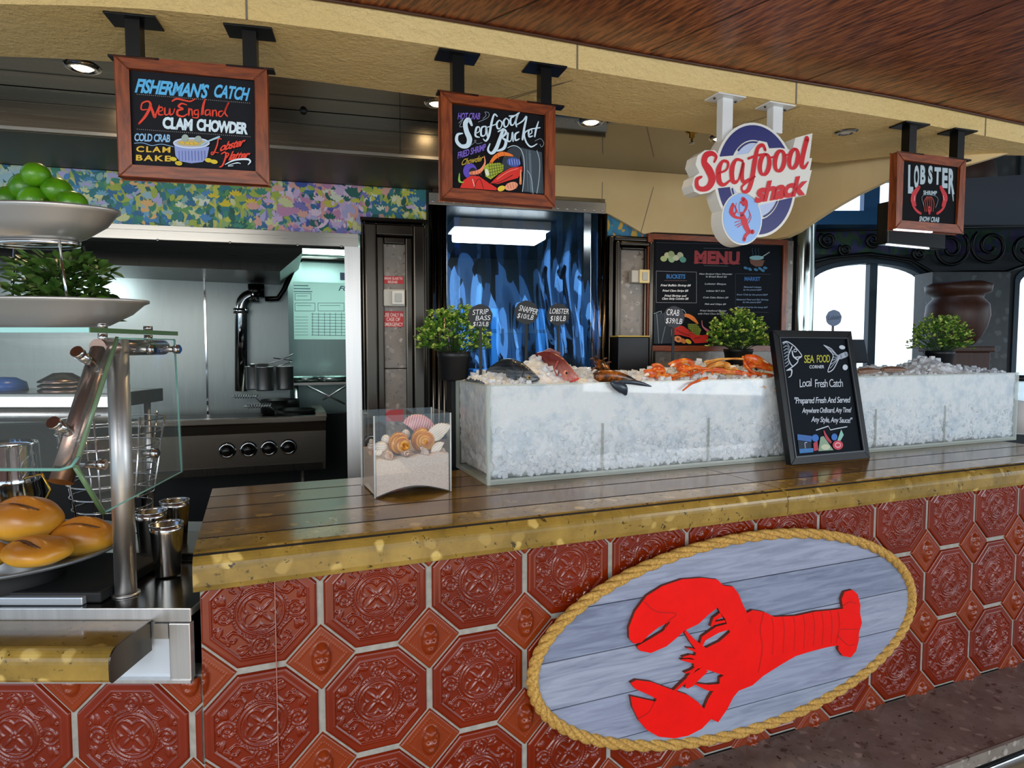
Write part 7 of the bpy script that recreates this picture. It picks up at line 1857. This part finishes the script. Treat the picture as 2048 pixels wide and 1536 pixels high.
def bun(px, py, rx, ry, Y, lab, rot=0):
    p = ony(px, py, Y); a_ = rx/F*Y; h_ = ry/F*Y
    th = thing('bread_roll', lab, 'bread', fr=Fr(p, rot), group='bread rolls on the platter')
    mb = MB(); n, m = 40, 24; V = []
    for i in range(m+1):
        th_ = math.pi*i/m
        for k in range(n):
            an = 2*math.pi*k/n; x = math.sin(th_)*math.cos(an); y = math.sin(th_)*math.sin(an); z = -math.cos(th_)
            gr = math.exp(-((y+.35+.12*math.sin(x*3))/.09)**2)*max(0, z)*max(0, 1-(x/.75)**2)
            rr2 = 1 + .035*math.sin(an*3+px) + .02*math.sin(an*5+th_*4)
            V.append((x*a_*rr2, y*a_*.85*rr2, (z*(1 if z > 0 else .82) - .30*gr + .12*math.exp(-((y+.15)/.14)**2)*max(0, z)*max(0, 1-(x/.8)**2))*h_))
    mb.add(V, [(i*n+k, i*n+(k+1) % n, (i+1)*n+(k+1) % n, (i+1)*n+k) for i in range(m) for k in range(n)], True)
    obj('crust', mb, BRM, th)
    mb = MB(); pts = [(-.62*a_+i*.124*a_, (-.34-.12*math.sin((-.62+i*.124)*3))*a_*.85, 0) for i in range(11)]
    q_ = []
    for x, y, _ in pts: 
        u = x/a_; v = y/(a_*.85); q_.append((x, y, h_*(math.sqrt(max(0, 1-u*u-v*v)) - .20*(1-(u/.75)**2))))
    obj('split', mb.tube(q_, [.002+.004*math.sin(math.pi*i/10) for i in range(11)], 8), mat('crust_dark', '4a2a0c', .6), th)
bun(50, 1043, 66, 50, 1.66, 'large golden bread roll on top at left', 8); bun(74, 1104, 66, 32, 1.56, 'flat golden bread roll at the front of the platter', -14); bun(166, 1078, 58, 44, 1.70, 'golden bread roll at the right of the platter beside the post', 20); bun(-30, 1112, 46, 30, 1.56, 'bread roll cut by the left edge of the photo', 0)

# tumblers
tm = m_steel('tumbler_steel', 'b4b0aa', .18, (60, 60, 1), .05)
def tumbler(px, py, lab, h=.148, rt=.033, rb=.044, Y=None, up=True):
    p = onz(px, py, zc_)
    th = thing('steel_tumbler', lab, 'tumbler', loc=(p.x, p.y, zc_+.001), group='steel tumblers beside the guard post')
    obj('cup_body', MB().lathe([(0, .003), (rt, .003), (rt, 0), (rt*1.03, .006), (rb*.98, h-.02), (rb, h-.016), (rb, h), (rb*.96, h), (rt*.95, .01), (0, .008)], n=40), tm, th)
    obj('rolled_rim', MB().lathe([(rb*.97, h-.002), (rb*1.03, h+.001), (rb*1.03, h+.004), (rb*.97, h+.004), (rb*.95, h)], n=40), CHROME, th)
tumbler(336, 1150, 'front steel tumbler beside the end of the bar counter')
tumbler(305, 1118, 'steel tumbler behind the front one, half hidden by it')
tumbler(352, 1092, 'steel tumbler farthest back near the bar counter end', .15)
# drawer rail and dish edge at the front
o = obj('serving_rail', MB().box(-2.4, -1.098, 1.585, 1.612, zc_+.001, zc_+.022), [mat('white_steel', 'c9ccd0', .25, .6)], bevel=.003); tag(o, 'pale steel rail lying along the front of the steel counter', 'rail')
# wire basket
wb = thing('wire_basket', 'tapered chrome wire basket standing behind the bread', 'basket', loc=(-1.35, 2.12, zc_-.011))
for i, (z, r) in enumerate([(.0, .10)] + [(.05+.042*k, .105+.006*k) for k in range(10)]):
    obj('wire_ring', MB().tube([(r*math.cos(2*math.pi*k/40), r*math.sin(2*math.pi*k/40), z+.003) for k in range(40)], .0028, 6, close=True), CHROME, wb)
for k in range(8):
    a_ = 2*math.pi*k/8+.3; obj('upright_wire', MB().tube([(.098*math.cos(a_), .098*math.sin(a_), .003), (.165*math.cos(a_), .165*math.sin(a_), .445)], .003, 6), CHROME, wb)
# steel pitcher
th = thing('steel_pitcher', 'shiny steel pitcher with ridged body and wire handle at far left', 'pitcher', loc=(-1.64, 2.02, zc_-.011))
obj('pitcher_body', MB().lathe([(0, 0), (.085, 0), (.105, .03), (.11, .12), (.112, .2), (.107, .24), (.11, .25), (.104, .26), (.098, .36), (.095, .365), (.095, .34), (.09, .02), (0, .01)], n=44), CHROME, th)
obj('wire_handle', MB().tube([(.10, -.02, .26), (.15, -.03, .27), (.175, -.03, .22), (.15, -.03, .17), (.11, -.02, .16)], .004, 8), mat('brass', 'b08a3a', .25, 1), th)
# warming shelf behind
ws = thing('warming_shelf', 'long steel warming shelf with painted daylight reflection on its front, behind the guard', 'shelf', loc=(0, 0, 0))
zs0 = ony(100, 787, 2.2).z; zs1 = ony(100, 816, 2.2).z
xe_ = ony(232, 800, 2.2).x
obj('shelf_body', MB().box(-2.7, xe_, 2.2, 2.5, zs1, zs0), STEELH, ws, bevel=.003)
obj('front_glow', MB().box(-2.7, xe_-.004, 2.196, 2.1995, zs1+.004, zs0-.012), mat('daylight_glow', 'f2f4fa', .3, 0, Emission_Color=(.9, .95, 1, 1), Emission_Strength=.9), ws)  # glowing face imitates daylight reflected on the shelf front
obj('heat_tube', MB().tube([(-2.7, 2.26, zs1-.03), (xe_, 2.26, zs1-.03)], .025, 20), STEEL, ws)
for x in (-2.4, -1.42): obj('shelf_post', MB().tube([(x, 2.46, zc_-.011), (x, 2.46, zs1)], .012, 12), STEEL, ws)
for i, (dz) in enumerate((0, .016, .032)):
    p = ony(127, 782, 2.32); o = obj('dish_cover', MB().lathe([(.078, 0), (.078, .005), (.066, .012), (.03, .034 if i == 2 else .014), (0, .036 if i == 2 else .014)], n=32), BRN, fr=Fr((p.x, p.y, zs0+.001+dz))); tag(o, ('bottom steel lid of the stack on the warming shelf', 'middle steel lid of the stack on the warming shelf', 'top domed steel lid of the stack on the warming shelf')[i], 'lid', 'stacked steel lids')
p = ony(8, 782, 2.35); o = obj('blue_bowl', MB().lathe([(0, .05), (.04, .048), (.07, .03), (.075, 0), (.07, 0), (0, .04)], n=32), mat('blue_glaze', '2f5fae', .3), fr=Fr((p.x, p.y, zs0+.001))); tag(o, 'blue bowl upside down at the left end of the warming shelf', 'bowl')
# sink and tray behind the steel counter
sk = thing('steel_tray', 'shallow steel tray with golden reflections behind the tumblers', 'tray', loc=(-1.06, 2.1, zc_-.011))
obj('tray_body', MB().ring([(-.25, -.0), (.22, -.0), (.22, .02), (-.25, .02)], [(-.24, .004), (.21, .004), (.21, .016), (-.24, .016)], -.12, .12), STEELH, sk)
obj('tray_bottom', MB().box(-.25, .22, -.12, .12, .0005, .003), STEELH, sk)
